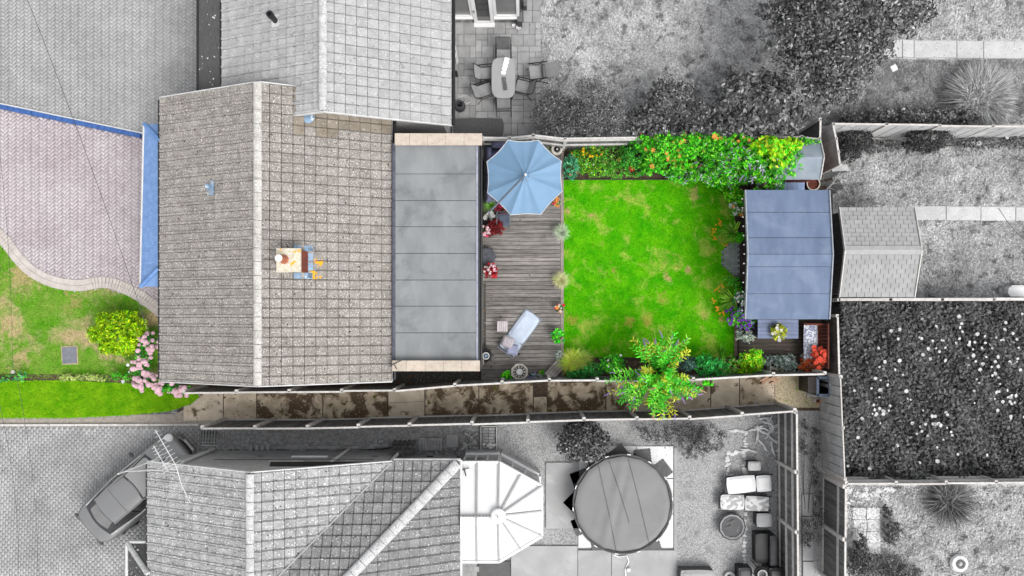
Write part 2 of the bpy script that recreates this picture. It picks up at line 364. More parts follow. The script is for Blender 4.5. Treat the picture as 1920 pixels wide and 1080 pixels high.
m_shedroof = M('felt_grey', C(150, 160, 170), C(128, 140, 152), 2, rough=.8, bump=.2, specks=[(C(220), 16, .76)])
m_shingle = M('shingle_grey', C(166), C(156), 2, rough=.8, bump=.25, rnd=.06)
m_redwood = M('wood_red_brown', C(124, 64, 48), C(92, 46, 36), 4, rnd=.1, bump=.3)
m_dkwood = M('wood_dark_stain', C(70, 56, 50), C(48, 38, 34), 4, rnd=.1, bump=.3)
m_para = M('parasol_blue', C(136, 172, 206), C(130, 166, 200), 2, rough=.7, bump=.05, transl=.25, fine=.03)
m_metal = M('metal_grey', C(150, 156, 164), C(130, 136, 144), 5, rough=.35, metallic=.4, bump=.02)
m_tablebl = M('table_blue_grey', C(122, 134, 166), C(104, 116, 146), 4, rnd=.06, rough=.5, specks=[(C(220), 14, .76)])
m_cushbl = M('cushion_pale_blue', C(204, 216, 232), C(190, 202, 220), 3, rough=.9, bump=.1)
m_cushlil = M('cushion_lilac_grey', C(132, 132, 164), C(112, 112, 144), 3, rough=.9, bump=.2)
m_cushgrey = M('cushion_grey', C(188, 180, 186), C(160, 154, 162), 14, rough=.9, bump=.2)
m_sling = M('sling_grey', C(158), C(146), 6, rough=.8, bump=.1)
m_slingdk = M('sling_dark_grey', C(104), C(92), 6, rough=.8, bump=.1)
m_tabletop = M('table_top_grey', C(166), C(158), 3, rough=.35, bump=.03)
m_car = M('car_paint_silver', C(150), C(148), 1, rough=.28, metallic=.55, bump=0, fine=0, spec=.6)
m_glass = M('glass_dark', C(120), C(110), 1, rough=.12, bump=0, fine=0, spec=.8)
m_glassdk = M('glass_tinted', C(52), C(40), 1, rough=.08, bump=0, fine=0, spec=.9)
m_rubber = M('rubber', C(34), C(26), 6)
m_terra = M('terracotta', C(190, 120, 90), C(166, 100, 74), 6)
m_potgrey = M('pot_grey', C(196, 192, 186), C(160, 156, 150), 6)
m_stone = M('stone_pale', C(224, 220, 210), C(196, 190, 180), 5, bump=.3)
m_pool = M('pool_cover_grey', C(130), C(122), 1.2, rough=.55, bump=.15, bscale=5)
m_foam = M('foam_mat_dark', C(112), C(96), 6)
m_poly = M('polycarbonate_white', C(238), C(230), 1.5, rough=.25, bump=.02, fine=.02)
m_slate = M('slate_slab', C(132, 134, 144), C(112, 114, 124), 5, bump=.3)
def plain(nm, *c, **k): return M(nm, C(*c), None, 5, **k)
f_orange = plain('petal_orange', 255, 172, 84, bump=0, transl=.2); f_yellow = plain('petal_yellow', 250, 200, 20, bump=0, transl=.2)
f_lilac = plain('petal_lilac', 186, 160, 222, bump=0, transl=.2); f_pink = plain('petal_pink', 240, 200, 210, bump=.3, bscale=70)
f_white = plain('petal_white', 244, 244, 240, bump=0, transl=.2); f_red = plain('petal_red', 226, 44, 60, bump=0, transl=.2)
f_coral = plain('petal_coral', 246, 92, 66, bump=0, transl=.2); f_purple = plain('petal_purple', 128, 66, 186, bump=0, transl=.2)
f_hot = plain('petal_hot_pink', 240, 70, 120, bump=0, transl=.2); f_whiteg = plain('petal_white_grey', 240, bump=0, transl=.2)
f_spent = plain('seed_head_tan', 214, 176, 128, bump=.3)
G_BRIGHT = [tuple(min(.8, x * 1.3) for x in c) for c in [C(60, 190, 20), C(96, 210, 30), C(36, 150, 16), C(120, 214, 40)]]
G_MID = [tuple(min(.8, x * 1.45) for x in c) for c in [C(52, 150, 24), C(80, 170, 40), C(34, 118, 20), C(110, 180, 60)]]
G_DARK = [tuple(min(.8, x * 1.6) for x in c) for c in [C(26, 96, 30), C(40, 120, 44), C(20, 76, 26), C(60, 130, 60)]]
G_LIME = [tuple(min(.8, x * 1.15) for x in c) for c in [C(160, 220, 20), C(190, 230, 30), C(120, 200, 16), C(210, 235, 60)]]
G_TEAL = [C(60, 160, 110), C(90, 190, 130), C(40, 130, 90), C(130, 200, 160)]
G_SILV = [C(190, 206, 200), C(160, 180, 172), C(214, 224, 220), C(140, 164, 150)]
GREY_D = [C(100), C(82), C(122), C(146), C(66)]
GREY_M = [C(110), C(90), C(140), C(160), C(70)]

# ------------------------------------------------------------------ ground and paved surfaces
o = MB().prism([(-150, -150), (150, -150), (150, 150), (-150, 150)], -.1, 0).build('ground', m_ground, kind='structure')
def blocks(parent, poly, bw, bl, z, mat, style, rz, x0=0, seed=1, g=.0045):
    """block paving: each block its own little box, herringbone or stretcher bond"""
    rg = np.random.default_rng(seed); poly = pp(poly); xs = [q.x for q in poly]; ys = [q.y for q in poly]
    cx, cy = (min(xs) + max(xs)) / 2, (min(ys) + max(ys)) / 2; rad = math.hypot(max(xs) - min(xs), max(ys) - min(ys)) / 2 + .3
    N = int(rad / bw) + 2; cells = []
    if style == 'herring':
        for y in range(-N, N):
            for x in range(-N, N):
                s = (x - y) % 4
                if s == 0: cells.append((x + 1, y + .5, 2, 1))
                elif s == 3: cells.append((x + .5, y + 1, 1, 2))
    else:
        for y in range(-N, N):
            for x in range(-N // 2, N // 2 + 1): cells.append((2 * x + (y % 2), y + .5, 2, 1))
    A = np.array(cells, float) * bw; c, s = math.cos(rz), math.sin(rz)
    X = A[:, 0] * c - A[:, 1] * s + cx; Y = A[:, 0] * s + A[:, 1] * c + cy
    k = inpoly(X, Y, poly); A = A[k]; X = X[k]; Y = Y[k]; n = len(X)
    hx = (A[:, 2] - g) / 2; hy = (A[:, 3] - g) / 2; zt = z + rg.uniform(-.002, .003, n)
    off = [(-1, -1), (1, -1), (1, 1), (-1, 1)]
    V = np.zeros((n, 8, 3))
    for i, (a, b) in enumerate(off):
        for j, (ins, zz) in enumerate(((0, np.full(n, z - .03)), (.003, zt))):
            lx = a * (hx - ins); ly = b * (hy - ins)
            V[:, i + 4 * j] = np.stack([X + lx * c - ly * s, Y + lx * s + ly * c, zz], 1)
    F = np.array([(4, 5, 6, 7), (0, 1, 5, 4), (1, 2, 6, 5), (2, 3, 7, 6), (3, 0, 4, 7)])
    idx = (np.arange(n)[:, None, None] * 8 + F[None]).reshape(-1)
    me = bpy.data.meshes.new('paving_block'); me.vertices.add(n * 8); me.vertices.foreach_set('co', V.reshape(-1))
    me.loops.add(len(idx)); me.loops.foreach_set('vertex_index', idx.astype(np.int32)); me.polygons.add(n * 5)
    me.polygons.foreach_set('loop_start', np.arange(0, n * 20, 4, dtype=np.int32))
    a = me.attributes.new('tint', 'FLOAT', 'FACE'); a.data.foreach_set('value', np.repeat(rg.random(n), 5)); me.update(calc_edges=True)
    o = link('paving_blocks', me, parent, mat); o['kind'] = 'stuff'; return o
CURVE = [(-60, 400), (0, 455), (25, 487), (55, 517), (100, 539), (150, 546), (198, 540), (238, 553), (270, 572), (305, 600)]
TOPD = [(-60, -60), (430, -60), (430, 290), (300, 260), (270, 252), (-60, 183)]
o = sheet('neighbour_driveway', TOPD, .030, m_joint); blocks(o, TOPD, .1, .2, .045, m_drive, 'herring', R(45))
FRD = [(-60, 190), (275, 262), (312, 262), (312, 604)] + CURVE[::-1]
o = sheet('front_driveway', FRD, .030, m_jointp); blocks(o, FRD, .1, .2, .045, m_front, 'herring', R(45), seed=2)
# edging course along the curve
eb = MB(); pts = []
cw = [P(x, y, 0) for x, y in CURVE]
def catmull(pts, k=12):
    out = []
    for i in range(len(pts) - 1):
        p0 = pts[max(i - 1, 0)]; p1 = pts[i]; p2 = pts[i + 1]; p3 = pts[min(i + 2, len(pts) - 1)]
        for j in range(k):
            t = j / k; out.append(.5 * ((2 * p1) + (p2 - p0) * t + (2 * p0 - 5 * p1 + 4 * p2 - p3) * t * t + (3 * p1 - p0 - 3 * p2 + p3) * t ** 3))
    return out + [pts[-1]]
cv = catmull(cw); acc = 0
def along(poly, step):
    out = []; d = 0; i = 0; nxt = 0; tot = 0
    for i in range(len(poly) - 1):
        l = (poly[i + 1] - poly[i]).length
        while nxt <= tot + l:
            t = (nxt - tot) / max(l, 1e-9); out.append((poly[i].lerp(poly[i + 1], t), (poly[i + 1] - poly[i]).normalized())); nxt += step
        tot += l
    return out
for q, d in along(cv, .107):
    for k_, off in ((0, .1), (1, .31)):
        nn = Vector((-d.y, d.x, 0)); c = q + nn * off
        eb.box((c.x, c.y, .048 + .002 * random.random()), (.1, .2, .05) if k_ == 0 else (.1, .2, .046), math.atan2(d.y, d.x), random.random() + .01)
eo = eb.build('edging_blocks', M('edging_pale', C(204, 196, 190), C(190, 180, 174), 3, rnd=.06, bump=.2), o, kind='stuff')
LOWD = [(-60, 800), (430, 800), (430, 1200), (-60, 1200)]
o = sheet('lower_driveway', LOWD, .030, m_joint); blocks(o, LOWD, .1, .2, .045, m_lower, 'running', R(88), seed=3, g=.003)
# blue dividing strip between the two front drives: low brick-on-edge kerb
kb = MB(); a, b = P(-60, 188), P(272, 257); d = (b - a); L_ = d.length; d.normalize(); nb = int(L_ / .225)
kerb = thing('dividing_kerb', 'low blue brick kerb dividing the pink driveway from the grey one', 'kerb', a)
bme = MB().box((0, 0, .05), (.21, .16, .16)).mesh('kerb_brick', m_bluekerb)
for i in range(nb): inst('kerb_brick', bme, kerb, a + d * (i + .5) * .225 + Vector((0, 0, .005 * random.random())), math.atan2(d.y, d.x) + random.uniform(-.02, .02))
MB().bar(a + Vector((0, .11, .06)), b + Vector((0, .11, .06)), .05, .1).build('mortar_edge', m_whiteg, kerb)

# lawns, beds and yards
BACK = [(1057, 337), (1376, 337), (1376, 671), (1057, 671)]
FRONTL = CURVE + [(305, 720), (-60, 702)]
VERGE = [(-60, 716), (120, 713), (260, 720), (340, 733), (372, 735), (374, 745), (360, 757), (320, 770), (240, 778), (130, 783), (-60, 783)]
sheet('back_lawn', BACK, .05, m_lawn, .05)
sheet('front_lawn', FRONTL, .045, m_frontlawn, .04)
sheet('front_soil_bed', [(-60, 700), (262, 703), (262, 722), (-60, 719)], .05, m_soil)
sheet('grass_verge', VERGE, .06, m_verge, .06)
NL = [(1013, -60), (1980, -60), (1980, 245), (1560, 245), (1480, 262), (1000, 262)]
sheet('neighbour_lawn', NL, .02, m_lawng)
sheet('neighbour_lawn_beyond', [(1530, 245), (1980, 245), (1980, 566), (1555, 566)], .024, m_lawng)
sheet('dark_lawn', [(1560, 112), (1980, 112), (1980, 236), (1480, 236)], .028, m_lawnd)  # darker grey stretch of lawn, laid over the paler sheet
sheet('rough_garden', [(1570, 890), (1980, 890), (1980, 1160), (1570, 1160)], .024, m_lawnp)
sheet('gravel_yard', [(860, 785), (1480, 770), (1480, 1200), (860, 1200)], .02, m_gravel)
sheet('side_passage_soil', [(400, 800), (880, 797), (880, 840), (400, 842)], .024, m_soilg)
sheet('gravel_lane', [(1460, 770), (1570, 770), (1570, 1200), (1460, 1200)], .03, m_gravel)
sheet('north_flower_bed', [(1050, 262), (1500, 262), (1500, 337), (1050, 337)], .06, m_soil, .06)
sheet('south_flower_bed', [(1050, 671), (1440, 671), (1440, 706), (1050, 718)], .06, m_soil, .06)
sheet('east_flower_bed', [(1376, 300), (1560, 300), (1560, 600), (1376, 660)], .055, m_soil, .05)
sheet('slate_passage', [(734, 690), (912, 690), (912, 728), (734, 730)], .03, m_gravdk)
sheet('house_side_passage', [(290, 715), (740, 715), (740, 738), (290, 742)], .026, m_soil)
sheet('bramble_ground', [(1560, 564), (1980, 564), (1980, 900), (1560, 900)], .03, m_soilg)

def grass(name, poly, n, mat, h=.045, kind='stuff', parent=None, zb=.045):
    poly = pp(poly); xs = [q.x for q in poly]; ys = [q.y for q in poly]
    x = RNG.uniform(min(xs), max(xs), int(n * 1.0)); y = RNG.uniform(min(ys), max(ys), len(x)); k = inpoly(x, y, poly); x = x[k]; y = y[k]; n = len(x)
    az = RNG.uniform(0, 6.283, n); l = h * RNG.uniform(.5, 1.4, n); wd = h * .28
    p = np.stack([x, y, np.full(n, zb)], 1); d = np.stack([np.cos(az) * l, np.sin(az) * l, l * RNG.uniform(.25, .9, n)], 1); s = np.stack([-np.sin(az), np.cos(az), np.zeros(n)], 1) * wd
    V = np.stack([p - s, p + s, p + d], 1); g = RNG.uniform(.55, 1.35, (n, 1))
    me = arr_mesh(name, V, np.repeat(g, 3, 1), mat); o = link(name, me, parent)
    return o
def grass_mat(name, src):
    """the lawn's own colours on the blades, each blade a little lighter or darker"""
    m = src.copy(); m.name = name; t = m.node_tree; b = [n for n in t.nodes if n.type == 'BSDF_PRINCIPLED'][0]
    l = b.inputs['Base Color'].links[0].from_socket; a = t.nodes.new('ShaderNodeAttribute'); a.attribute_name = 'Col'
    x = t.nodes.new('ShaderNodeMix'); x.data_type = 'RGBA'; x.blend_type = 'MULTIPLY'; x.inputs[0].default_value = 1
    t.links.new(l, x.inputs[6]); t.links.new(a.outputs['Color'], x.inputs[7]); t.links.new(x.outputs[2], b.inputs['Base Color'])
    for lk in list(b.inputs['Normal'].links): t.links.remove(lk)
    return m
gm = {k: grass_mat('blades_' + k, v) for k, v in dict(back=m_lawn, front=m_frontlawn, verge=m_verge, grey=m_lawng, dark=m_lawnd, rough=m_lawnp).items()}
for nm, poly, n, mk, h, lb in (('grass', BACK, 60000, 'back', .05, 'short bright green mown grass of the back garden lawn'),
        ('grass', FRONTL, 40000, 'front', .05, 'patchy dry and green grass on the front lawn'),
        ('grass', VERGE, 30000, 'verge', .06, 'even vivid green grass on the tongue-shaped verge beside the alley'),
        ('grass', [(1015, -20), (1700, -20), (1600, 230), (1015, 250)], 60000, 'grey', .08, 'pale grey dry grass of the lawn beyond the hedges'),
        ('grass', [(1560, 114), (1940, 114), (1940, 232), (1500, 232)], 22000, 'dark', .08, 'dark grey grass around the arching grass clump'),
        ('grass', [(1640, -20), (1940, -20), (1940, 74), (1640, 74)], 12000, 'grey', .08, 'grey grass strip between the pale slab path and the plot end'),
        ('grass', [(1565, 262), (1940, 262), (1940, 386), (1720, 386), (1720, 415), (1940, 415), (1940, 558), (1720, 558), (1720, 390), (1565, 390)], 45000, 'grey', .08, 'rough grey grass around the shingle roofed shed'),
        ('grass', [(1590, 912), (1940, 912), (1940, 1090), (1590, 1090)], 16000, 'rough', .08, 'sparse pale weeds on the rough ground below the bramble plot')):
    o = grass(nm, poly, n, gm[mk], h); tag(o, lb, 'grass', kind='stuff')
# ------------------------------------------------------------------ roofs
HE, HR = 2.6, 4.12
m_under = M('roof_underlay_mossy', C(58, 54, 50), C(40, 38, 35), 12, bump=.5)
TW, TG = .30, .335
def tile_profile():
    ys = [0.006, .205, .222, .262, .278, TW - .008]; zs = [0, 0, .03, .03, 0, 0]
    v = []; f = []
    for x, zz in ((0, .0), (TG - .018, .045)):
        v += [(x, y, z + zz) for y, z in zip(ys, zs)]
    k = len(ys); v += [(TG - .018, y, -.006) for y in ys]
    for i in range(k - 1):
        f.append((i, i + k, i + k + 1, i + 1)); f.append((i + k, i + 2 * k, i + 2 * k + 1, i + k + 1))
    f.append((0, 2 * k, k)); f.append((k - 1, 2 * k - 1, 3 * k - 1))
    return v, f
TV, TF = tile_profile(); TVn = np.array(TV)
def tile_mesh(mat):
    me = bpy.data.meshes.new('roof_tile'); me.from_pydata(TV, [], TF); me.materials.append(mat); return me
def tile_field(roof, O, u, n, nr, nc, mat, budget, want=None, clip=None, special=None, name='roof_tile', ky=1.0, kx=1.0):
    """O top corner at the ridge, u down the slope, n normal; tiles run across w = n x u. budget: how many single tiles are left"""
    u = Vector(u).normalized(); n = Vector(n).normalized(); w = n.cross(u); rot = Matrix((u, w, n)).transposed()
    me = tile_mesh(mat); rest = MB(); cand = []
    for r in range(nr):
        for c in range(nc):
            o = Vector(O) + u * (r * TG * kx) + w * (c * TW * ky); ctr = o + u * TG / 2 + w * TW / 2
            if clip and not clip(ctr): continue
            cand.append((o, ctr))
    cand.sort(key=lambda q: -want(q[1]) if want else 0)
    for i, (o, ctr) in enumerate(cand):
        jig = n * random.uniform(0, .004); sp = special(ctr) if special else None
        if i < budget or sp is not None:
            inst(name, me, roof, o + jig, rot, (kx, ky, 1), mat=sp)
        else:
            m3 = np.array(rot); vv = (TVn * np.array([kx, ky, 1])) @ m3.T + np.array(o + jig)
            rest.add(vv, TF, random.random() + .001)
    if rest.v: rest.build('roof_tiles_beyond', mat, roof, kind='stuff')
def in_frame(q, m=0):
    s = (CAMZ - q.z) / FPX; x = q.x / s + NX; y = -q.y / s + NY
    return -m < x < 1920 + m and -m < y < 1080 + m
def near(q): return (1000 if in_frame(q) else 0) - math.hypot(q.x, q.y)
def ridge_run(roof, a, b, mat, r=.13, step=.42, name='ridge_tile', flat=.62):
    a, b = Vector(a), Vector(b); d = b - a; L = d.length; d.normalize(); n = max(1, int(round(L / step))); st = L / n
    m = MB(); k = 8; v = []; f = []
    for x, rr in ((0, r), (st - .015, r * 1.0), (st - .015, r * .8)):
        v += [(x, rr * math.cos(math.pi * i / k), rr * flat * math.sin(math.pi * i / k) + (.0 if x == 0 else .012)) for i in range(k + 1)]
    for j in range(2): f += [(j * (k + 1) + i, j * (k + 1) + i + 1, (j + 1) * (k + 1) + i + 1, (j + 1) * (k + 1) + i) for i in range(k)]
    f = [q[::-1] for q in f]; m.add(v, f); me = m.mesh(name, mat)
    y = Vector((0, 0, 1)).cross(d).normalized(); z = d.cross(y); rot = Matrix((d, y, z)).transposed()
    for i in range(n): inst(name, me, roof, a + d * (i * st) + z * (.004 * (i % 2)), rot)
def slope_vec(dx, rise):
    L = math.hypot(dx, rise); return L
def gable_house(name, label, cat, x0, x1, y0, y1, hr, tmat, rmat, budget, wall_mat, inset=.32, special=None, group=None, side_budget=None):
    """x0..x1 eaves and y0(south)..y1(north) verges in metres, ridge along y"""
    xm = (x0 + x1) / 2; rise = hr - HE; half = (x1 - x0) / 2; sl_ = math.hypot(half, rise)
    H = thing(name, label, cat, (xm, (y0 + y1) / 2, 0), group)
    # walls with gable ends
    a, b, c, d = x0 + inset, x1 - inset, y0 + inset * .5, y1 - inset * .5
    zt = HE - .06 + rise * inset / half
    w = MB(); v = []
    for y in (c, d): v += [(a, y, 0), (b, y, 0), (b, y, zt - .1), (xm, y, hr - .12), (a, y, zt - .1)]
    w.add(v, [(0, 1, 2, 3, 4), (9, 8, 7, 6, 5), (1, 6, 7, 2), (0, 4, 9, 5)]); w.build('wall', wall_mat, H)
    roof = MB().hull([(x0, y0, HE), (x0, y1, HE), (xm, y1, hr), (xm, y0, hr)], .1).hull([(x1, y0, HE - .001), (x1, y1, HE - .001), (xm + .001, y1, hr), (xm + .001, y0, hr)], .1).build('roof', m_under, H)
    nr = int(round(sl_ / TG)); nc = int(round((y1 - y0) / TW)); ky = (y1 - y0) / (nc * TW); kx = sl_ / (nr * TG)
    left = (Vector((-half, 0, -rise)).normalized(), Vector((-rise, 0, half)).normalized()); right = (Vector((half, 0, -rise)).normalized(), Vector((rise, 0, half)).normalized())
    up = .012
    lb = side_budget if side_budget is not None else budget // 3
    # w = n x u : left slope -> w points to -y ; right slope -> +y
    tile_field(roof, Vector((xm, y1, hr + up)), left[0], left[1], nr, nc, tmat, lb, near, special=special, kx=kx, ky=ky)
    tile_field(roof, Vector((xm, y0, hr + up)), right[0], right[1], nr, nc, tmat, budget - lb, near, special=special, kx=kx, ky=ky)
    ridge_run(roof, (xm, y0 + .02, hr + .03), (xm, y1 - .02, hr + .03), rmat)
    for s, xx in ((-1, x0), (1, x1)):
        MB().tube([(xx + s * .07, y0 + .05, HE - .08), (xx + s * .07, y1 - .05, HE - .08)], .055, 8).build('gutter', m_black, H)
        MB().box((xx - s * .01, (y0 + y1) / 2, HE - .1), (.03, y1 - y0 - .02, .16)).build('fascia', m_whiteg, H)
    for yy, s in ((y0, -1), (y1, 1)):
        for sx in (-1, 1):
            e = Vector((x0 if sx < 0 else x1, yy + s * .012, HE - .01)); MB().bar(e, (xm, yy + s * .012, hr - .01), .03, .12).build('verge_board', m_whiteg, H)
    return H, roof

def EX(px): return P(px, 0, HE).x
def EY(py): return P(0, py, HE).y

# --- the bungalow
lich_pts = [P(x, y, 3.4) for x, y in ((588, 478), (600, 487), (592, 503), (595, 518), (727, 551), (724, 585), (305, 186), (500, 625), (727, 706))]
tan_y = EY(300)
def special_main(q):
    if any((q - l).length < .26 for l in lich_pts): return m_tile_lichen
    s = (CAMZ - q.z) / FPX; x = q.x / s + NX; y = -q.y / s + NY
    if 560 < x and y < 244 + random.uniform(-12, 14): return m_tile_tan
    return None
x0, x1, yb, yt = EX(301), EX(735), EY(715), EY(184)
MAIN, mroof = gable_house('bungalow', 'bungalow with brown-grey tiled gable roof, orange lichen and flat grey rear extension', 'house', x0, x1, yb, yt, HR, m_tile, m_ridge, 290, m_render, special=special_main, side_budget=20)
# chimney through the east slope
cx, cy = P(545, 489, 4.2).x, P(545, 489, 4.2).y
bz = 3.3
ch = MB().box((cx + .02, cy, 3.7), (.62, .62, 1.3)).build('chimney', m_brickred, MAIN)
bk = MB().box((0, 0, 0), (.205, .024, .062)).mesh('brick', m_brickred)
for row in range(12):
    z = 3.5 + row * .072
    for side in range(4):
        ang = side * math.pi / 2; dx, dy = math.cos(ang), math.sin(ang)
        for k in (-1, 0, 1):
            off = k * .215 + (.1 if row % 2 else 0)
            if abs(off) > .24: continue
            inst('brick', bk, ch, (cx + .02 + dx * .315 - dy * off, cy + dy * .315 + dx * off, z), ang + math.pi / 2)
MB().prism([(cx - .35, cy - .36), (cx + .38, cy - .36), (cx + .38, cy + .36), (cx - .35, cy + .36)], 4.36, 4.44).build('chimney_cap', M('cap_lichen', C(226, 218, 196), C(200, 190, 170), 7, specks=[(C(240, 180, 50), 6, .62), (C(245), 20, .62)], bump=.4), ch)
MB().lathe((cx - .1, cy + .02, 4.44), [(.13, 0), (.14, .05), (.11, .08), (.10, .42), (.12, .44), (.12, .5), (.09, .5), (.09, .3)], 16).build('chimney_pot', m_terra, ch)
MB().lathe((cx - .1, cy + .02, 4.9), [(.05, 0), (.11, .02), (.11, .05), (.03, .08)], 16).build('pot_cowl', m_white, ch)
fl = MB()
def on_slope(x, y, up=.05):
    xm = (x0 + x1) / 2; half = (x1 - x0) / 2; return Vector((x, y, HR - abs(x - xm) / half * (HR - HE) + up))
for (ax, ay, bx, by) in ((cx + .34, cy - .5, cx + .56, cy + .5), (cx - .05, cy - .52, cx + .56, cy - .33), (cx - .05, cy + .33, cx + .56, cy + .52)):
    fl.hull([on_slope(ax, ay), on_slope(bx, ay), on_slope(bx, by), on_slope(ax, by)], .03)
fl.build('lead_flashing', m_lead, ch)
# vent tile on the west slope, flashing where the roofs meet
q = P(394, 352, 3.5); q = on_slope(q.x, q.y, .05)
vt = MB().hull([on_slope(q.x - .13, q.y - .22, .06), on_slope(q.x + .13, q.y - .22, .06), on_slope(q.x + .13, q.y + .22, .06), on_slope(q.x - .13, q.y + .22, .06)], .03).build('vent_flashing', m_lead, MAIN)
MB().tube([q + Vector((-.03, .03, 0)), q + Vector((-.03, .03, .2))], .06, 10).build('vent_pipe', m_lead, vt)
q = P(571, 216, 3.95); q = on_slope(q.x, q.y, .06)
MB().ell(q, (.2, .16, .05), 10, 6, .12).build('valley_flashing', m_lead, MAIN)

# flat-roofed rear extension
def ext_rect(a, b, c, d, h): return [P(a, b, h), P(c, b, h), P(c, d, h), P(a, d, h)]
ew = MB().prism(ext_rect(742, 262, 897, 690, 2.72), 0, 2.66).build('extension_wall', m_render, MAIN)
fr = MB().prism(ext_rect(739, 270, 899, 678, 2.78), 2.62, 2.742).build('flat_roof', m_dkgrey, MAIN)
ys = [272, 326, 376, 425, 475, 525, 574, 624, 676]
for i in range(8):
    a, b = P(741, ys[i], 2.78), P(894, ys[i + 1], 2.78)
    MB().box(((a.x + b.x) / 2, (a.y + b.y) / 2, 2.755 + .004 * (i % 2)), (b.x - a.x, a.y - b.y - .018, .03)).build('felt_sheet', m_flat, fr)
MB().prism(ext_rect(735.5, 268, 741, 690, 2.8), 2.6, 2.79).build('lead_gutter', M('lead_dark', C(98, 100, 112), C(70, 72, 84), 6, bump=.3), fr)
MB().prism(ext_rect(893, 274, 896, 676, 2.8), 2.74, 2.80).build('roof_upstand', M('upstand', C(176, 178, 196), C(150, 152, 170), 6), fr)
g = MB(); gm_ = [P(899, 270, 2.66), P(899, 692, 2.66)]
g.tube([gm_[0] + Vector((.05, 0, 0)), gm_[1] + Vector((.05, 0, 0))], .055, 8); g.build('gutter', m_black, MAIN)
MB().tube([gm_[0] + Vector((-.03, 0, .06)), gm_[1] + Vector((-.03, 0, .06))], .025, 6).build('drip_trim', m_dkgrey, MAIN)
for (ya, yb_, xs) in ((250, 272, [740, 768, 802, 836, 870, 904]), (676, 696, [735, 762, 797, 832, 866, 900])):
    for i in range(5):
        a, b = P(xs[i], ya, 3.0), P(xs[i + 1], yb_, 3.0)
        MB().box(((a.x + b.x) / 2, (a.y + b.y) / 2, 2.97 + .003 * (i % 2)), (b.x - a.x - .008, a.y - b.y, .06)).build('coping_slab', m_coping, MAIN)
    MB().prism([P(742, ya + 4, 2.9), P(899, ya + 4, 2.9), P(899, yb_ - 4, 2.9), P(742, yb_ - 4, 2.9)], 0, 2.94).build('parapet_wall', m_render, MAIN)
a = P(735, 683, 3.03); MB().tube([P(730, 687, 3.03), P(752, 676, 3.03)], .012, 5).tube([P(738, 681, 3.03), P(744, 692, 3.03)], .016, 5).build('aerial_bracket', m_dkgrey, MAIN)

# blue lean-to porch roof along the front
pr = thing('porch_roof', 'narrow blue tiled lean-to roof with hip rolls along the bungalow front', 'porch roof', P(285, 385, 0))
pa = [P(272, 232, 2.15), P(304, 232, 2.4), P(302, 538, 2.4), P(264, 538, 2.15)]
hl = P(272, 233, 2.1); hb = P(265, 537, 2.1); xr = P(300, 0, 2.5).x
top0, top1 = P(303, 265, 2.5), P(299, 503, 2.5)
c0, c1 = P(304, 232, 2.1), P(300, 538, 2.1)
up_ = Vector((0, 0, .0))
MB().hull([hl, hb, top1, top0], .08).hull([hl, c0, top0], .08).hull([hb, c1, top1], .08).build('roof_deck', m_blue, pr)
pt = MB()
rows = 7
for r in range(rows):
    for c in range(44):
        t0, t1 = r / rows, (r + 1.08) / rows
        s0, s1 = (c + (.5 if r % 2 else 0)) / 44.5, (c + .95 + (.5 if r % 2 else 0)) / 44.5
        def q(s, t): return (top0.lerp(top1, s)).lerp(hl.lerp(hb, s), t)
        lift = Vector((0, 0, .012)); A_, B_, C_, D_ = q(s0, t0) + lift * .6, q(s1, t0) + lift * .6, q(s1, t1) + lift * 1.8, q(s0, t1) + lift * 1.8
        pt.hull([A_, B_, C_, D_], .014, random.random() + .01)
pt.build('slate_courses', m_blue, pr, kind='stuff')
for a, b in ((hl, top0), (hb, top1)):
    MB().tube([a + Vector((0, 0, .03)), b + Vector((0, 0, .04))], .07, 10).build('hip_roll', M('hip_roll_blue', C(120, 158, 212), C(98, 138, 196), 5, bump=.1), pr)
MB().tube([hl + Vector((-.05, 0, -.03)), hb + Vector((-.05, 0, -.03))], .04, 8).build('gutter', m_whiteg, pr)
MB().prism([P(278, 240, 2), P(300, 240, 2), P(298, 530, 2), P(271, 530, 2)], 0, 2.02).build('porch_wall', m_render, pr)

# --- neighbour's bungalow beyond
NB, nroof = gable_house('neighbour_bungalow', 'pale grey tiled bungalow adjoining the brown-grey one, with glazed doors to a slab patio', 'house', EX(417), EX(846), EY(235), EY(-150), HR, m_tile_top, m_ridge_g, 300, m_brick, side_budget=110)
xa, xb_, xm_ = EX(417), EX(846), (EX(417) + EX(846)) / 2
def on_n(x, y, up=.05): return Vector((x, y, HR - abs(x - xm_) / ((xb_ - xa) / 2) * (HR - HE) + up))
q = P(514, 36, 3.6); q = on_n(q.x, q.y)
vb = MB().hull([on_n(q.x - .14, q.y - .2, .06), on_n(q.x + .14, q.y - .2, .06), on_n(q.x + .14, q.y + .2, .06), on_n(q.x - .14, q.y + .2, .06)], .03).build('vent_flashing', m_whiteg, NB)
MB().lathe(q, [(.09, 0), (.09, .35), (.11, .36), (.11, .5), (.06, .5), (.05, .4)], 14).build('vent_pipe', m_black, vb)
q = P(560, 155, 3.85); q = on_n(q.x, q.y)
MB().box(q + Vector((0, 0, .06)), (.17, .2, .08)).build('roof_vent', m_slab, NB)
# dark shingled side roof to its west
sr = MB().hull([P(373, -150, 2.4), P(418, -150, 2.55), P(418, 172, 2.55), P(372, 172, 2.4)], .1).build('side_roof', M('dark_felt', C(92), C(74), 4, stretch=(6, 1, 1), specks=[(C(236), 9, .70)], bump=.4), NB)
MB().prism([P(376, -150, 2.3), P(418, -150, 2.3), P(418, 170, 2.3), P(376, 170, 2.3)], 0, 2.32).build('side_wall', m_brick, NB)
MB().tube([P(371, -150, 2.38), P(371, 172, 2.38)], .05, 8).build('gutter', m_black, NB)
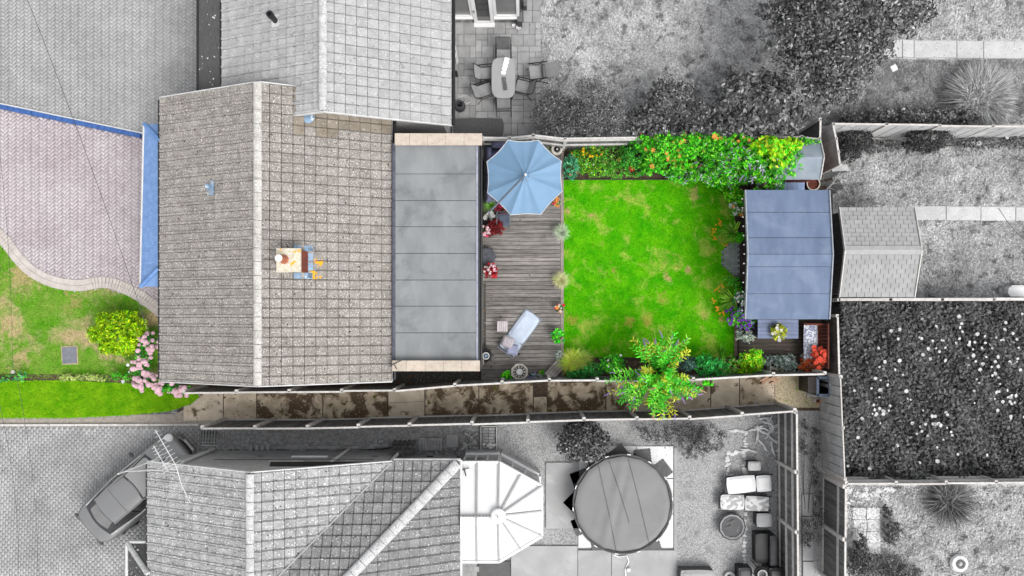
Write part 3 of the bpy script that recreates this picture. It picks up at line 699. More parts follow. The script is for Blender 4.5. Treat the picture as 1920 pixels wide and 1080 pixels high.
# glazed garden room facing the patio
y0f = P(0, 44, 0).y; xl, xr_ = P(846, 0, 0).x, P(974, 0, 0).x
MB().prism([(xl, y0f + .12), (xr_, y0f + .12), (xr_, y0f + 4), (xl, y0f + 4)], 0, .5).build('dwarf_wall', m_brick, NB)
MB().prism([(xl - .1, y0f - .1), (xr_ + .2, y0f - .1), (xr_ + .2, y0f + 4), (xl - .1, y0f + 4)], 2.35, 2.5).build('flat_roof', m_dkgrey, NB)
MB().prism([(xl, y0f + .5), (xr_ - .05, y0f + .5), (xr_ - .05, y0f + 4), (xl, y0f + 4)], .5, 2.34).build('inner_wall', m_dkgrey, NB)
def framed(nm, xa, xb, za, zb, y, fw=.08, sub='pane', gl=m_glass, handle=False):
    f = MB()
    for c, d in (((xa + fw / 2, y, (za + zb) / 2), (fw, .1, zb - za)), ((xb - fw / 2, y, (za + zb) / 2), (fw, .1, zb - za)), (((xa + xb) / 2, y, za + fw / 2), (xb - xa - 2 * fw, .099, fw)), (((xa + xb) / 2, y, zb - fw / 2), (xb - xa - 2 * fw, .099, fw))): f.box(c, d)
    fo = f.build(nm, m_white, NB)
    MB().box(((xa + xb) / 2, y + .01, (za + zb) / 2), (xb - xa - 2 * fw + .004, .02, zb - za - 2 * fw + .004)).build(sub, gl, fo)
    if handle: MB().box((xa + fw / 2, y - .07, 1.05), (.02, .05, .14)).build('handle', m_black, fo)
    return fo
xd0, xd1 = P(888, 0, .3).x, P(927, 0, .3).x
framed('window', xl, xd0, .52, 2.3, y0f + .06); framed('door', xd0 + .01, xd1 - .01, .04, 2.3, y0f + .03, .13, gl=m_glassdk, handle=True); framed('window', xd1, xr_, .52, 2.3, y0f + .06, .1)
MB().box(((xl + xd0) / 2, y0f + .04, .5), (xd0 - xl, .2, .05)).build('sill', m_white, NB); MB().box(((xr_ + xd1) / 2, y0f + .04, .5), (xr_ - xd1, .2, .05)).build('sill', m_white, NB)
MB().box(((xd0 + xd1) / 2, y0f - .06, .03), (xd1 - xd0, .2, .06)).build('door_step', m_white, NB)

# --- lower neighbour's bungalow: gable roof with hipped cross wing
hs_ = HE + (EX(735) - EX(278)) / 2 * (HR - HE) / ((x1 - x0) / 2)
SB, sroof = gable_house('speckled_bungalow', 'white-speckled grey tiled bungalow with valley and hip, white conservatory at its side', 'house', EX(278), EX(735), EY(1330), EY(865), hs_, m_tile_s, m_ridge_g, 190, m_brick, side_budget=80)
tn = (hs_ - HE) / ((EX(735) - EX(278)) / 2)
wx, wy = EX(860), EY(866.5)                     # north-east eave corner of the wing
D = 4.0; wl = EX(735) - .6
apex = Vector((wx - D, wy - D, HE + D * tn))
wr = MB().hull([(EX(735) - D, wy, HE), (wx, wy, HE), apex, (EX(735) - D, wy - D, HE + D * tn)], .1).hull([(wx, wy, HE), (wx, wy - 2 * D, HE), apex], .1).build('wing_roof', m_under, SB)
nrm_n = Vector((0, tn, 1)).normalized(); un = Vector((0, 1, -tn)).normalized()
nrm_e = Vector((tn, 0, 1)).normalized(); ue = Vector((1, 0, -tn)).normalized()
sl_w = D * math.hypot(1, tn); nrr = int(round(sl_w / TG))
O = apex + Vector((2.2, 0, .012)); 
Otop = Vector((wx, wy - D, HE + D * tn + .012)) - 0 * nrm_n
valley = lambda q: (EX(735) - q.x) < (wy - q.y) + .35
# north slope: u to +y, w = n x u points to -x ; start at the hip side
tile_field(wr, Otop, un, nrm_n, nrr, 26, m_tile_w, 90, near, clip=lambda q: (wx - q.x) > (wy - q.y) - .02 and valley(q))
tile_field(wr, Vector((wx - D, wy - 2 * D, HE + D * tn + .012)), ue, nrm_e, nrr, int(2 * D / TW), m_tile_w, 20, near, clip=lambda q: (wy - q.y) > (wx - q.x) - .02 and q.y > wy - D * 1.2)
ridge_run(wr, apex + Vector((0, 0, .04)), (wx - .02, wy - .02, HE + .05), m_ridge_g, r=.17, step=.42, name='hip_tile')
MB().bar((EX(735) - .02, wy - .02, HE + .07), (EX(735) - D, wy - D, HE + D * tn + .07), .05, .03).build('valley_strip', m_slab, wr)
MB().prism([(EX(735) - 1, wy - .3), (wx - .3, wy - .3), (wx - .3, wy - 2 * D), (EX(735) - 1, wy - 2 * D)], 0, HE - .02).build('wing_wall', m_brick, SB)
MB().tube([(EX(735) + .05, wy + .06, HE - .06), (wx + .06, wy + .06, HE - .06)], .055, 8).tube([(wx + .06, wy + .06, HE - .06), (wx + .06, wy - 4.3, HE - .06)], .055, 8).build('gutter', m_whiteg, SB)
ny = wy - .16
for (px_, base) in ((655, 0), (755, 0), (402, 0)):
    b_ = P(px_, 838, 0); MB().tube([(b_.x, ny + .1, .05), (b_.x, ny + .1, 2.3), (b_.x, ny + .02, 2.5)], .055, 8).build('downpipe', m_white, SB)
bp = P(600, 852, 1.2); MB().tube([(bp.x - .95, ny + .07, 1.3), (bp.x + .3, ny + .07, 1.3)], .04, 8).build('waste_pipe', m_white, SB)
bp = P(540, 868, 2.3); MB().box((bp.x, ny + .1, 2.42), (1.1, .12, .1)).build('fascia_gutter', m_white, SB)
MB().tube([P(400, 862, 2.2), P(700, 862, 2.2)], .012, 5).build('cable', m_black, SB)
for px_ in (485, 700, 805): c_ = P(px_, 850, 1.2); MB().box((c_.x, ny + .02, 1.0), (.22, .03, .07)).build('air_brick', m_black, SB)
# little hipped porch at its west side
pq = [P(240, 1018, 2.2), P(277, 1018, 2.5), P(277, 1200, 2.5), P(238, 1200, 2.2)]
MB().hull([pq[0], P(277, 1075, 2.75), P(277, 1250, 2.75), pq[3]], .08).hull([pq[0], P(277, 1018, 2.2), P(277, 1075, 2.75)], .08).build('porch_roof', M('porch_dark', C(96), C(70), 6, specks=[(C(236), 11, .66)], bump=.4), SB)
MB().tube([pq[0] + Vector((0, 0, .03)), P(277, 1076, 2.8)], .08, 8).build('hip_roll', m_ridge_g, SB)
MB().tube([pq[0] + Vector((-.04, .03, 0)), P(277, 1016, 2.2)], .05, 8).tube([pq[0] + Vector((-.04, .03, 0)), pq[3]], .05, 8).build('gutter', m_whiteg, SB)
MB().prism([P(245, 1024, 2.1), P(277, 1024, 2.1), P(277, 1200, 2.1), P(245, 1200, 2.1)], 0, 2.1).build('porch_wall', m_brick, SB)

# --- conservatory
CV = thing('conservatory', 'white conservatory with faceted polycarbonate roof and round hub, beside the speckled roof', 'conservatory', P(935, 960, 0))
hc, ht = 2.3, 2.85
ev = [P(x, y, hc) for x, y in ((863, 867), (936, 867), (1016, 911), (1016, 1005), (936, 1053), (863, 1053))]
hub = P(934, 967, ht); rw = P(863, 967, ht)
def lp(a, b, t): return Vector(a).lerp(Vector(b), t)
pan = [[rw, lp(rw, hub, .43), lp(ev[0], ev[1], .43), ev[0]], [lp(rw, hub, .43), hub, ev[1], lp(ev[0], ev[1], .43)],
       [rw, lp(rw, hub, .43), lp(ev[5], ev[4], .43), ev[5]], [lp(rw, hub, .43), hub, ev[4], lp(ev[5], ev[4], .43)],
       [hub, ev[1], lp(ev[1], ev[2], .5)], [hub, lp(ev[1], ev[2], .5), ev[2]], [hub, ev[2], lp(ev[2], ev[3], .5)], [hub, lp(ev[2], ev[3], .5), ev[3]],
       [hub, ev[3], lp(ev[3], ev[4], .5)], [hub, lp(ev[3], ev[4], .5), ev[4]]]
croof = MB()
for i in range(5): croof.bar(ev[i], ev[i + 1], .09, .09)
croof = croof.build('eaves_beam', m_white, CV)
for q in pan: MB().hull(q, .03).build('roof_panel', m_poly, croof)
m_bar = M('glazing_bar', C(176), C(160), 4, rough=.4, bump=.02)
for e in (lp(ev[0], ev[1], .43), ev[1], lp(ev[1], ev[2], .5), ev[2], lp(ev[2], ev[3], .5), ev[3], lp(ev[3], ev[4], .5), ev[4], lp(ev[5], ev[4], .43)):
    s_ = hub if e in ev[1:5] or abs(e.x - ev[2].x) < .05 or (e.x > ev[1].x + .1) else lp(rw, hub, .43)
    MB().bar(s_ + Vector((0, 0, .03)), e + Vector((0, 0, .03)), .06, .06).build('glazing_bar', m_bar, croof)
MB().bar(rw + Vector((0, 0, .05)), hub + Vector((0, 0, .05)), .06, .07).build('ridge_bar', m_bar, croof)
for i in range(9):
    MB().lathe(lp(rw, hub, .1 + i * .085) + Vector((0, 0, .08)), [(.025, 0), (.025, .02), (.004, .07)], 6).build('ridge_crest', m_bar, croof)
MB().lathe(hub + Vector((0, 0, .02)), [(.25, 0), (.25, .04), (.2, .08), (.03, .1), (.03, .22), (.004, .3)], 24).build('hub_cap', m_white, croof)
MB().tube([P(864, 882, 2.4), P(880, 877, 2.42)], .015, 5).tube([P(870, 878, 2.42), P(874, 893, 2.44)], .02, 5).build('fallen_bracket', m_black, CV)
for i in range(5):
    a, b = ev[i].copy(), ev[i + 1].copy(); a.z = b.z = 0; cen = Vector((hub.x - .5, hub.y, 0)); a = a.lerp(cen, .05); b = b.lerp(cen, .05)
    wl_ = MB(); wl_.bar(a + Vector((0, 0, .35)), b + Vector((0, 0, .35)), .16, .7); wo_ = wl_.build('dwarf_wall', m_whiteg, CV)
    fm = MB(); fm.bar(a + Vector((0, 0, .74)), b + Vector((0, 0, .74)), .2, .07).bar(a + Vector((0, 0, 2.2)), b + Vector((0, 0, 2.2)), .09, .1).bar(a + Vector((0, 0, 1.75)), b + Vector((0, 0, 1.75)), .07, .06)
    for t in (0.02, .34, .66, .98): q = lp(a, b, t); fm.box((q.x, q.y, 1.47), (.07, .07, 1.4))
    fo = fm.build('window_frame', m_white, CV)
    MB().bar(a + Vector((0, 0, 1.46)), b + Vector((0, 0, 1.46)), .02, 1.38).build('pane', m_glass, fo)

# --- garden room with blue-grey felt roof
GR = thing('garden_room', 'dark garden room with broad blue-grey felt roof at the end of the lawn', 'garden room', P(1478, 478, 0))
ga, gb, gr_ = 357, 598, 478
eh, rh = 2.3, 2.56
def gp(x, y):   # roof surface point from plan position (in eave-scale pixels)
    t = 1 - abs(y - gr_) / (gr_ - ga if y < gr_ else gb - gr_); q = P(x, y, eh); q.z = eh + (rh - eh) * max(0, t); return q
groof = MB().hull([gp(1398, ga), gp(1553, ga), gp(1553, gr_), gp(1398, gr_)], .08).hull([gp(1398, gr_), gp(1553, gr_), gp(1553, gb), gp(1398, gb)], .08).build('roof', m_black, GR)
ys = [ga - 1, 399, 447, gr_, 501, 551, gb + 1]
for i in range(6):
    a0, a1 = ys[i] + .45, ys[i + 1] - .45
    up = Vector((0, 0, .014 + .006 * (i % 2)))
    MB().hull([gp(1396.5, a0) + up, gp(1554.5, a0) + up, gp(1554.5, a1) + up, gp(1396.5, a1) + up], .012).build('felt_sheet', m_roomroof, groof)
for xx in (1397, 1554.5):
    for a_, b_ in ((ga, gr_), (gr_, gb)):
        MB().bar(gp(xx, a_) + Vector((0, 0, .0)), gp(xx, b_) + Vector((0, 0, .0)), .035, .12).build('roof_trim', M('trim_grey', C(176, 180, 190), C(150, 154, 164), 5), groof)
wv = [P(1440, 366, 2.2), P(1545, 366, 2.2), P(1545, 590, 2.2), P(1440, 590, 2.2)]
MB().prism(wv, .1, 2.28).build('wall', m_dkwood, GR)
fx = P(1440, 0, 2.2).x - .03
for k, (ya, yb_) in enumerate(((440, 476), (480, 516))):
    a, b = P(0, ya, 1.2).y, P(0, yb_, 1.2).y
    dd = MB().box((fx, (a + b) / 2, 1.15), (.05, a - b, 2.0)).build('door', m_dkgrey, GR)
    MB().box((fx - .028, (a + b) / 2, 1.35), (.01, (a - b) * .7, 1.3)).build('pane', m_glass, dd); MB().box((fx - .05, (b if k == 0 else a), 1.1), (.04, .03, .15)).build('handle', m_metal, dd)
for i in range(9):
    b_ = MB().box((P(1394, 0, .2).x + .06, P(0, 412 + i * 15.5, .2).y, .16), (.36, .295, .05)).build('porch_board', m_dkwood, GR)
for i, y_ in enumerate((366, 590)): q = P(1393, y_, .1); MB().box((fx - .10, q.y, 1.2), (.08, .08, 2.2)).build('porch_post', m_dkwood, GR)
# string of bulbs along its front eave
SL = thing('string_lights', 'string of small white bulbs along the front edge of the blue-grey roof', 'string lights', P(1396, 478, 2.2))
cab = []; bm_ = MB().ell((0, 0, 0), (.028, .028, .035), 8, 6).mesh('bulb', m_white)
for i in range(13):
    q = gp(1395.5, 372 + i * 17.5); q.z -= .07; q.x -= .02; cab.append(q.copy()); inst('bulb', bm_, SL, q + Vector((-.03, 0, -.03)))
    if i < 12: q2 = gp(1395.5, 372 + i * 17.5 + 8.7); q2.z -= .13; q2.x -= .02; cab.append(q2)
MB().tube(cab, .008, 5).build('cable', m_black, SL)

# --- small shed with pitched felt roof (north-east corner)
SH = thing('small_shed', 'small grey felt roofed shed half hidden by the butterfly bush', 'shed', P(1500, 310, 0))
def sp(x, y): t = 1 - abs(y - 298) / 36; q = P(x, y, 1.85); q.z = 1.85 + .3 * max(t, 0); return q
sro = MB().hull([sp(1450, 264), sp(1536, 264), sp(1536, 298), sp(1450, 298)], .05).hull([sp(1450, 298), sp(1536, 298), sp(1536, 336), sp(1450, 336)], .05).build('roof', m_shedroof, SH)
for (a, b) in ((263, 297), (296, 337)):
    MB().hull([sp(1449, a) + Vector((0, 0, .012)), sp(1537, a) + Vector((0, 0, .012)), sp(1537, b) + Vector((0, 0, .014)), sp(1449, b) + Vector((0, 0, .014))], .012).build('felt_sheet', m_shedroof, sro)
for a, b in ((264, 298), (298, 336)): MB().bar(sp(1537.5, a), sp(1537.5, b), .03, .1).build('barge_board', m_rail, sro)
MB().prism([P(1455, 270, 1.8), P(1531, 270, 1.8), P(1531, 331, 1.8), P(1455, 331, 1.8)], 0, 1.84).build('wall', m_redwood, SH)
bo = MB().box((0, 0, 0), (.14, .03, 1.75)).mesh('cladding_board', m_redwood); a = P(1456, 331, 1.8)
for i in range(9): inst('cladding_board', bo, SH, (a.x + .08 + i * .15, a.y - .015 - .004 * (i % 2), .92))

# --- shingle roofed shed (east)
SS = thing('shingle_shed', 'pale grey shingle roofed shed with wide ridge strip, beside the slab path', 'shed', P(1645, 475, 0))
ya, yr, yb2 = 389, 471, 557
def shp(x, y): t = 1 - abs(y - yr) / (yr - ya if y < yr else yb2 - yr); q = P(x, y, 2.0); q.z = 2.0 + .42 * max(t, 0); return q
SX0, SX1 = 1574, 1713
sh = MB().hull([shp(SX0, ya), shp(SX1, ya), shp(SX1, yr), shp(SX0, yr)], .06).hull([shp(SX0, yr), shp(SX1, yr), shp(SX1, yb2), shp(SX0, yb2)], .06).build('roof', m_dkgrey, SS)
shw = S(2) * 15.2
for side in (0, 1):
    nrow = 10; 
    for r in range(nrow):
        y_a = ya + (yr - ya) * r / nrow if side == 0 else yb2 + (yr - yb2) * r / nrow
        y_b = ya + (yr - ya) * (r + 1.15) / nrow if side == 0 else yb2 + (yr - yb2) * (r + 1.15) / nrow
        xs = [SX0] + [SX0 + 15.4 * k + (7.7 if r % 2 else 0) for k in range(0 if r % 2 else 1, 10)] + [SX1]
        xs = [x for x in xs if SX0 <= x <= SX1]
        for k in range(len(xs) - 1):
            if xs[k + 1] - xs[k] < 1: continue
            A_, B_, C_, D_ = shp(xs[k] + .4, y_a), shp(xs[k + 1] - .4, y_a), shp(xs[k + 1] - .4, y_b), shp(xs[k] + .4, y_b)
            u1, u2 = Vector((0, 0, .026 + random.uniform(0, .005))), Vector((0, 0, .008))
            MB().hull([A_ + u1, B_ + u1, C_ + u2, D_ + u2], .012).build('shingle', m_shingle, sh)
for s in (-1, 1):
    MB().hull([shp(SX0 - .5, yr) + Vector((0, 0, .045)), shp(SX1 + .5, yr) + Vector((0, 0, .045)), shp(SX1 + .5, yr + s * 8) + Vector((0, 0, .045)), shp(SX0 - .5, yr + s * 8) + Vector((0, 0, .045))], .012).build('ridge_strip', M('ridge_strip', C(176), C(164), 4), sh)
for xx in (SX0 - 1, SX1 + 1):
    for a, b in ((ya, yr), (yr, yb2)): MB().bar(shp(xx, a), shp(xx, b), .03, .11).build('barge_board', m_rail, sh)
MB().prism([P(SX0 + 8, ya + 6, 1.95), P(SX1 - 6, ya + 6, 1.95), P(SX1 - 6, yb2 - 6, 1.95), P(SX0 + 8, yb2 - 6, 1.95)], 0, 1.98).build('wall', m_wood, SS)
q0, q1, q2 = P(SX0 + 7.5, ya + 7, 1.95), P(SX0 + 7.5, yb2 - 7, 1.95), P(SX0 + 7.5, yr, 1.95)
MB().add([q0, q1, (q2.x, q2.y, 2.38), q0 + Vector((.04, 0, 0)), q1 + Vector((.04, 0, 0)), (q2.x + .04, q2.y, 2.38)], [(0, 1, 2), (5, 4, 3), (0, 2, 5, 3), (1, 4, 5, 2), (0, 3, 4, 1)]).build('gable_panel', m_wood, SS)
def brick_nodes(m, rows=(.225, .075)):
    """brick bond with pale joints on upright walls, laid in world x (or y) and z"""
    t = m.node_tree; n = t.nodes; L = t.links.new; b = [x for x in n if x.type == 'BSDF_PRINCIPLED'][0]
    g = n.new('ShaderNodeNewGeometry'); sx = n.new('ShaderNodeSeparateXYZ'); L(g.outputs['Position'], sx.inputs[0])
    ad = n.new('ShaderNodeMath'); ad.operation = 'ADD'; L(sx.outputs[0], ad.inputs[0]); L(sx.outputs[1], ad.inputs[1])
    cb = n.new('ShaderNodeCombineXYZ'); L(ad.outputs[0], cb.inputs[0]); L(sx.outputs[2], cb.inputs[1])
    k = n.new('ShaderNodeTexBrick'); k.inputs['Scale'].default_value = 1; k.inputs['Brick Width'].default_value = rows[0]; k.inputs['Row Height'].default_value = rows[1]; k.inputs['Mortar Size'].default_value = .008
    k.inputs['Color1'].default_value = (1, 1, 1, 1); k.inputs['Color2'].default_value = (.72, .72, .72, 1); k.inputs['Mortar'].default_value = (.4, .4, .4, 1); L(cb.outputs[0], k.inputs['Vector'])
    src = b.inputs['Base Color'].links[0].from_socket; x = n.new('ShaderNodeMix'); x.data_type = 'RGBA'; x.blend_type = 'MULTIPLY'; x.inputs[0].default_value = 1
    L(src, x.inputs[6]); L(k.outputs['Color'], x.inputs[7]); L(x.outputs[2], b.inputs['Base Color'])
brick_nodes(m_brick)
# ------------------------------------------------------------------ alley, slabs, deck
def bay(parent, name, pts, z, mat, n=1):
    return MB().prism(pts, z - .05, z).build(name, mat, parent)
AL = sheet('alley', [(340, 728), (740, 722), (1000, 705), (1500, 690), (1560, 700), (1560, 780), (1490, 772), (900, 792), (380, 800), (330, 790)], .02, M('alley_earth', C(96, 82, 66), C(70, 58, 46), 8, bump=.7))
ty = lambda x: np.interp(x, [340, 740, 853, 1030, 1300, 1545], [728, 724, 716, 706, 704, 694]); by = lambda x: np.interp(x, [340, 577, 885, 1190, 1490, 1545], [790, 789, 782, 774, 762, 762])
def bayq(xa, xb, t0, t1, mat, nm='concrete_bay', g=.9):
    q = [(xa + g, ty(xa) + (by(xa) - ty(xa)) * t0), (xb - g, ty(xb) + (by(xb) - ty(xb)) * t0), (xb - g, ty(xb) + (by(xb) - ty(xb)) * t1), (xa + g, ty(xa) + (by(xa) - ty(xa)) * t1)]
    return bay(AL, nm, pp(q), .05 + random.uniform(0, .008), mat)
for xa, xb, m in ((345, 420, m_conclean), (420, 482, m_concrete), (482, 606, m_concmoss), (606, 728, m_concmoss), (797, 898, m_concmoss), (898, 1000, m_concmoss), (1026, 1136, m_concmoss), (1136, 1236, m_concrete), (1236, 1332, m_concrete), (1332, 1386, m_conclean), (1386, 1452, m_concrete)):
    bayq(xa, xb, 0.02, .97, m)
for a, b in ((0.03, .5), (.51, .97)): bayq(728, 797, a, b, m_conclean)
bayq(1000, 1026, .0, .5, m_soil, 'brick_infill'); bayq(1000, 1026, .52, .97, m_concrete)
MB().prism(pp([(1452, 697), (1545, 694), (1545, 764), (1452, 764)]), .0, .045).build('gravel_patch', M('gravel_buff', C(196, 182, 152), C(150, 136, 106), 16, bump=.8, specks=[(C(120, 140, 60), 4, .66), (C(222, 212, 190), 30, .6)]), AL)
PS = sheet('front_pavement', [(-60, 782), (330, 776), (400, 740), (420, 800), (-60, 800)], .035, M('pavement_tarmac', C(172, 164, 154), C(150, 142, 132), 8, bump=.5, specks=[(C(120, 112, 100), 20, .64)]))
kq = MB().box((0, 0, .05), (.88, .07, .12)).mesh('kerb_stone', m_rail)
for i in range(9):
    q = P(-20 + i * 46.5, 796.5 - i * .12, 0); inst('kerb_stone', kq, PS, q, 0)
# neighbour's patio: random-coursed square slabs
PT = sheet('neighbour_patio', [(846, 43), (1015, 43), (1015, 262), (846, 262)], .03, m_jointdk)
random.seed(21); u_ = 11.1; nx_, ny_ = 15, 20; occ = set(); sme = {}
for j in range(ny_):
    for i in range(nx_):
        if (i, j) in occ: continue
        opts = [(2, 2)] * 7 + [(2, 1)] * 3 + [(1, 2)] * 2 + [(1, 1)] * 2; random.shuffle(opts)
        for w_, h_ in opts + [(1, 1)]:
            if i + w_ <= nx_ and j + h_ <= ny_ and all((i + a, j + b) not in occ for a in range(w_) for b in range(h_)): break
        for a in range(w_):
            for b in range(h_): occ.add((i + a, j + b))
        if (w_, h_) not in sme: sme[(w_, h_)] = MB().box((0, 0, 0), (w_ * u_ * S() - .016, h_ * u_ * S() - .016, .05)).mesh('slab', m_slab)
        inst('slab', sme[(w_, h_)], PT, P(848 + (i + w_ / 2) * u_, 43 + (j + h_ / 2) * u_, 0) + Vector((0, 0, .03 + random.uniform(0, .006))))
for j in range(3):
    for i in range(2): inst('slab', sme[(2, 2)], PT, P(980 + (i + .5) * 17.5 + 1, 43 - (j + .5) * u_ * 2, 0) + Vector((0, 0, .03 + random.uniform(0, .006))), None, (.78, 1, 1))
MB().prism(pp([(976, -40), (1015, -40), (1015, 43), (976, 43)]), .0, .028).build('joint_bed', m_jointdk, PT)
random.seed(9)
# slab paths on the right
for nm, pts, ys_, xs_ in (('upper_slab_path', None, (76, 108), [1672, 1690, 1712, 1792, 1842, 1960]), ('lower_slab_path', None, (387, 413), [1712, 1772, 1837, 1902, 1970])):
    st = sheet(nm, [(xs_[0], ys_[0]), (xs_[-1], ys_[0] + 4), (xs_[-1], ys_[1] + 4), (xs_[0], ys_[1])], .035, m_joint)
    for i in range(len(xs_) - 1):
        a, b = P(xs_[i], ys_[0] + i * .7), P(xs_[i + 1], ys_[1] + i * .7)
        MB().box(((a.x + b.x) / 2, (a.y + b.y) / 2, .045 + .004 * (i % 2)), (b.x - a.x - .025, a.y - b.y, .05)).build('slab', m_slabp, st)
# lower neighbour's concrete slabs
for nm, rs in (('concrete_pad', [(1023, 866, 1086, 990)]), ('concrete_terrace', [(958, 1022, 1083, 1100), (1083, 1030, 1146, 1100), (1146, 1030, 1268, 1100)])):
    st = sheet(nm, [(rs[0][0], rs[0][1]), (rs[-1][2], rs[0][1]), (rs[-1][2], rs[-1][3]), (rs[0][0], rs[-1][3])], .03, m_joint)
    for i, (a, b, c, d) in enumerate(rs):
        A_, B_ = P(a, b), P(c, d); MB().box(((A_.x + B_.x) / 2, (A_.y + B_.y) / 2, .05 + .004 * i), (B_.x - A_.x - .02, A_.y - B_.y - .02, .06)).build('slab', m_slabc, st)
# paving in the rough garden
st = sheet('broken_paving', [(1584, 950), (1662, 950), (1662, 1036), (1584, 1036)], .03, m_lawnp)
m_slabw = M('slab_white', C(236), C(214), 3, rnd=.05, specks=[(C(160), 14, .7)])
for i in range(2):
    for j in range(4):
        if (i, j) in ((0, 3),): continue
        q = P(1602 + i * 26 + 8 + (j % 2) * 1, 962 + j * 22, 0); MB().box((q.x, q.y, .04 + random.uniform(0, .01)), (.47, .41, .05), random.uniform(-.03, .03)).build('slab', m_slabw, st)
for i in range(22):
    q = P(random.uniform(1588, 1668), random.uniform(914, 946), 0); k = random.uniform(.1, .24)
    pts = [(q.x + k * math.cos(a) * random.uniform(.6, 1.1), q.y + k * .8 * math.sin(a) * random.uniform(.6, 1.1)) for a in (0, 1.2, 2.4, 3.6, 5)]
    MB().prism(pts, .02, .05 + random.uniform(0, .02)).build('broken_slab', m_slabw, st)
# stepping half-hexagon of blocks in front of the garden room
hexp = [(1352, 472), (1366, 455), (1386, 452), (1386, 520), (1374, 517), (1352, 498)]
st = sheet('brick_apron', hexp, .058, M('apron_joint', C(110, 112, 112), C(92, 94, 94), 6))
bm_ = MB().box((0, 0, 0), (.19, .092, .04)).mesh('paver', M('paver_grey', C(160, 164, 166), C(140, 144, 148), 6, rnd=.1)); HP = pp(hexp)
for j in range(22):
    for i in range(6):
        q = P(1346, 450, 0) + Vector((i * .2 + (.1 if j % 2 else 0), -.05 - j * .1, .05))
        if inpoly(np.array([q.x]), np.array([q.y]), HP)[0]: inst('paver', bm_, st, q)
# timber edging round the lawn
for lb, a, b in (('thin dark timber edging between north bed and lawn', (1057, 337), (1376, 337)), ('thin dark timber edging between south bed and lawn', (1057, 671), (1376, 671))):
    tag(MB().bar(P(*a) + Vector((0, 0, .05)), P(*b) + Vector((0, 0, .05)), .04, .1).build('lawn_edging', m_dkwood), lb, 'edging')
te = thing('lawn_edging', 'pale timber sleeper edging between lawn and garden room deck', 'edging', P(1379, 630))
MB().bar(P(1378, 520) + Vector((0, 0, .06)), P(1378, 668) + Vector((0, 0, .06)), .1, .12).build('sleeper', M('sleeper', C(150, 132, 116), C(120, 102, 88), 8), te); MB().bar(P(1383, 600) + Vector((0, 0, .09)), P(1383, 668) + Vector((0, 0, .09)), .08, .18).build('sleeper', m_deckdk, te)

# decks
DZ = .25
DK = thing('rear_deck', 'weathered grey timber deck between the extension and the lawn', 'deck', P(980, 490, 0))
a, b = P(902, 264, DZ), P(1050.5, 716, DZ); n = 60; st_ = (a.y - b.y) / n
dm = MB().box((0, 0, 0), (b.x - a.x, st_ - .016, .03)).mesh('deck_board', m_deck)
for i in range(n): inst('deck_board', dm, DK, ((a.x + b.x) / 2, a.y - (i + .5) * st_, DZ - .015 + random.uniform(-.002, .002)))
MB().prism([P(902, 264, .1), P(1055, 264, .1), P(1055, 716, .1), P(902, 716, .1)], .02, .18).build('deck_frame', m_black, DK)
for (ya, yb_) in ((266, 400), (400, 560), (560, 712)):
    MB().bar(P(1054, ya, DZ) - Vector((0, 0, .005)), P(1054, yb_, DZ) - Vector((0, .01, .005)), .11, .04).build('edge_board', M('edge_board', C(166, 152, 146), C(140, 128, 122), 5, rnd=.06, bump=.3), DK)
MB().prism([P(903, 532, DZ), P(911, 532, DZ), P(911, 650, DZ), P(903, 650, DZ)], DZ - .01, DZ + .012).build('threshold_strip', m_gravdk, DK)
D2 = .3
DG = thing('garden_room_deck', 'dark timber deck beside the garden room under the slatted table', 'deck', P(1465, 650, 0))
a, b = P(1386, 590, D2), P(1548, 704, D2); n = 15; st_ = (a.y - b.y) / n
dm = MB().box((0, 0, 0), (b.x - a.x, st_ - .014, .03)).mesh('deck_board', m_deckdk)
for i in range(n): inst('deck_board', dm, DG, ((a.x + b.x) / 2, a.y - (i + .5) * st_, D2 - .015 + random.uniform(-.002, .002)))
MB().prism([P(1387, 592, .15), P(1548, 592, .15), P(1548, 703, .15), P(1387, 703, .15)], .02, .22).build('deck_frame', m_black, DG)

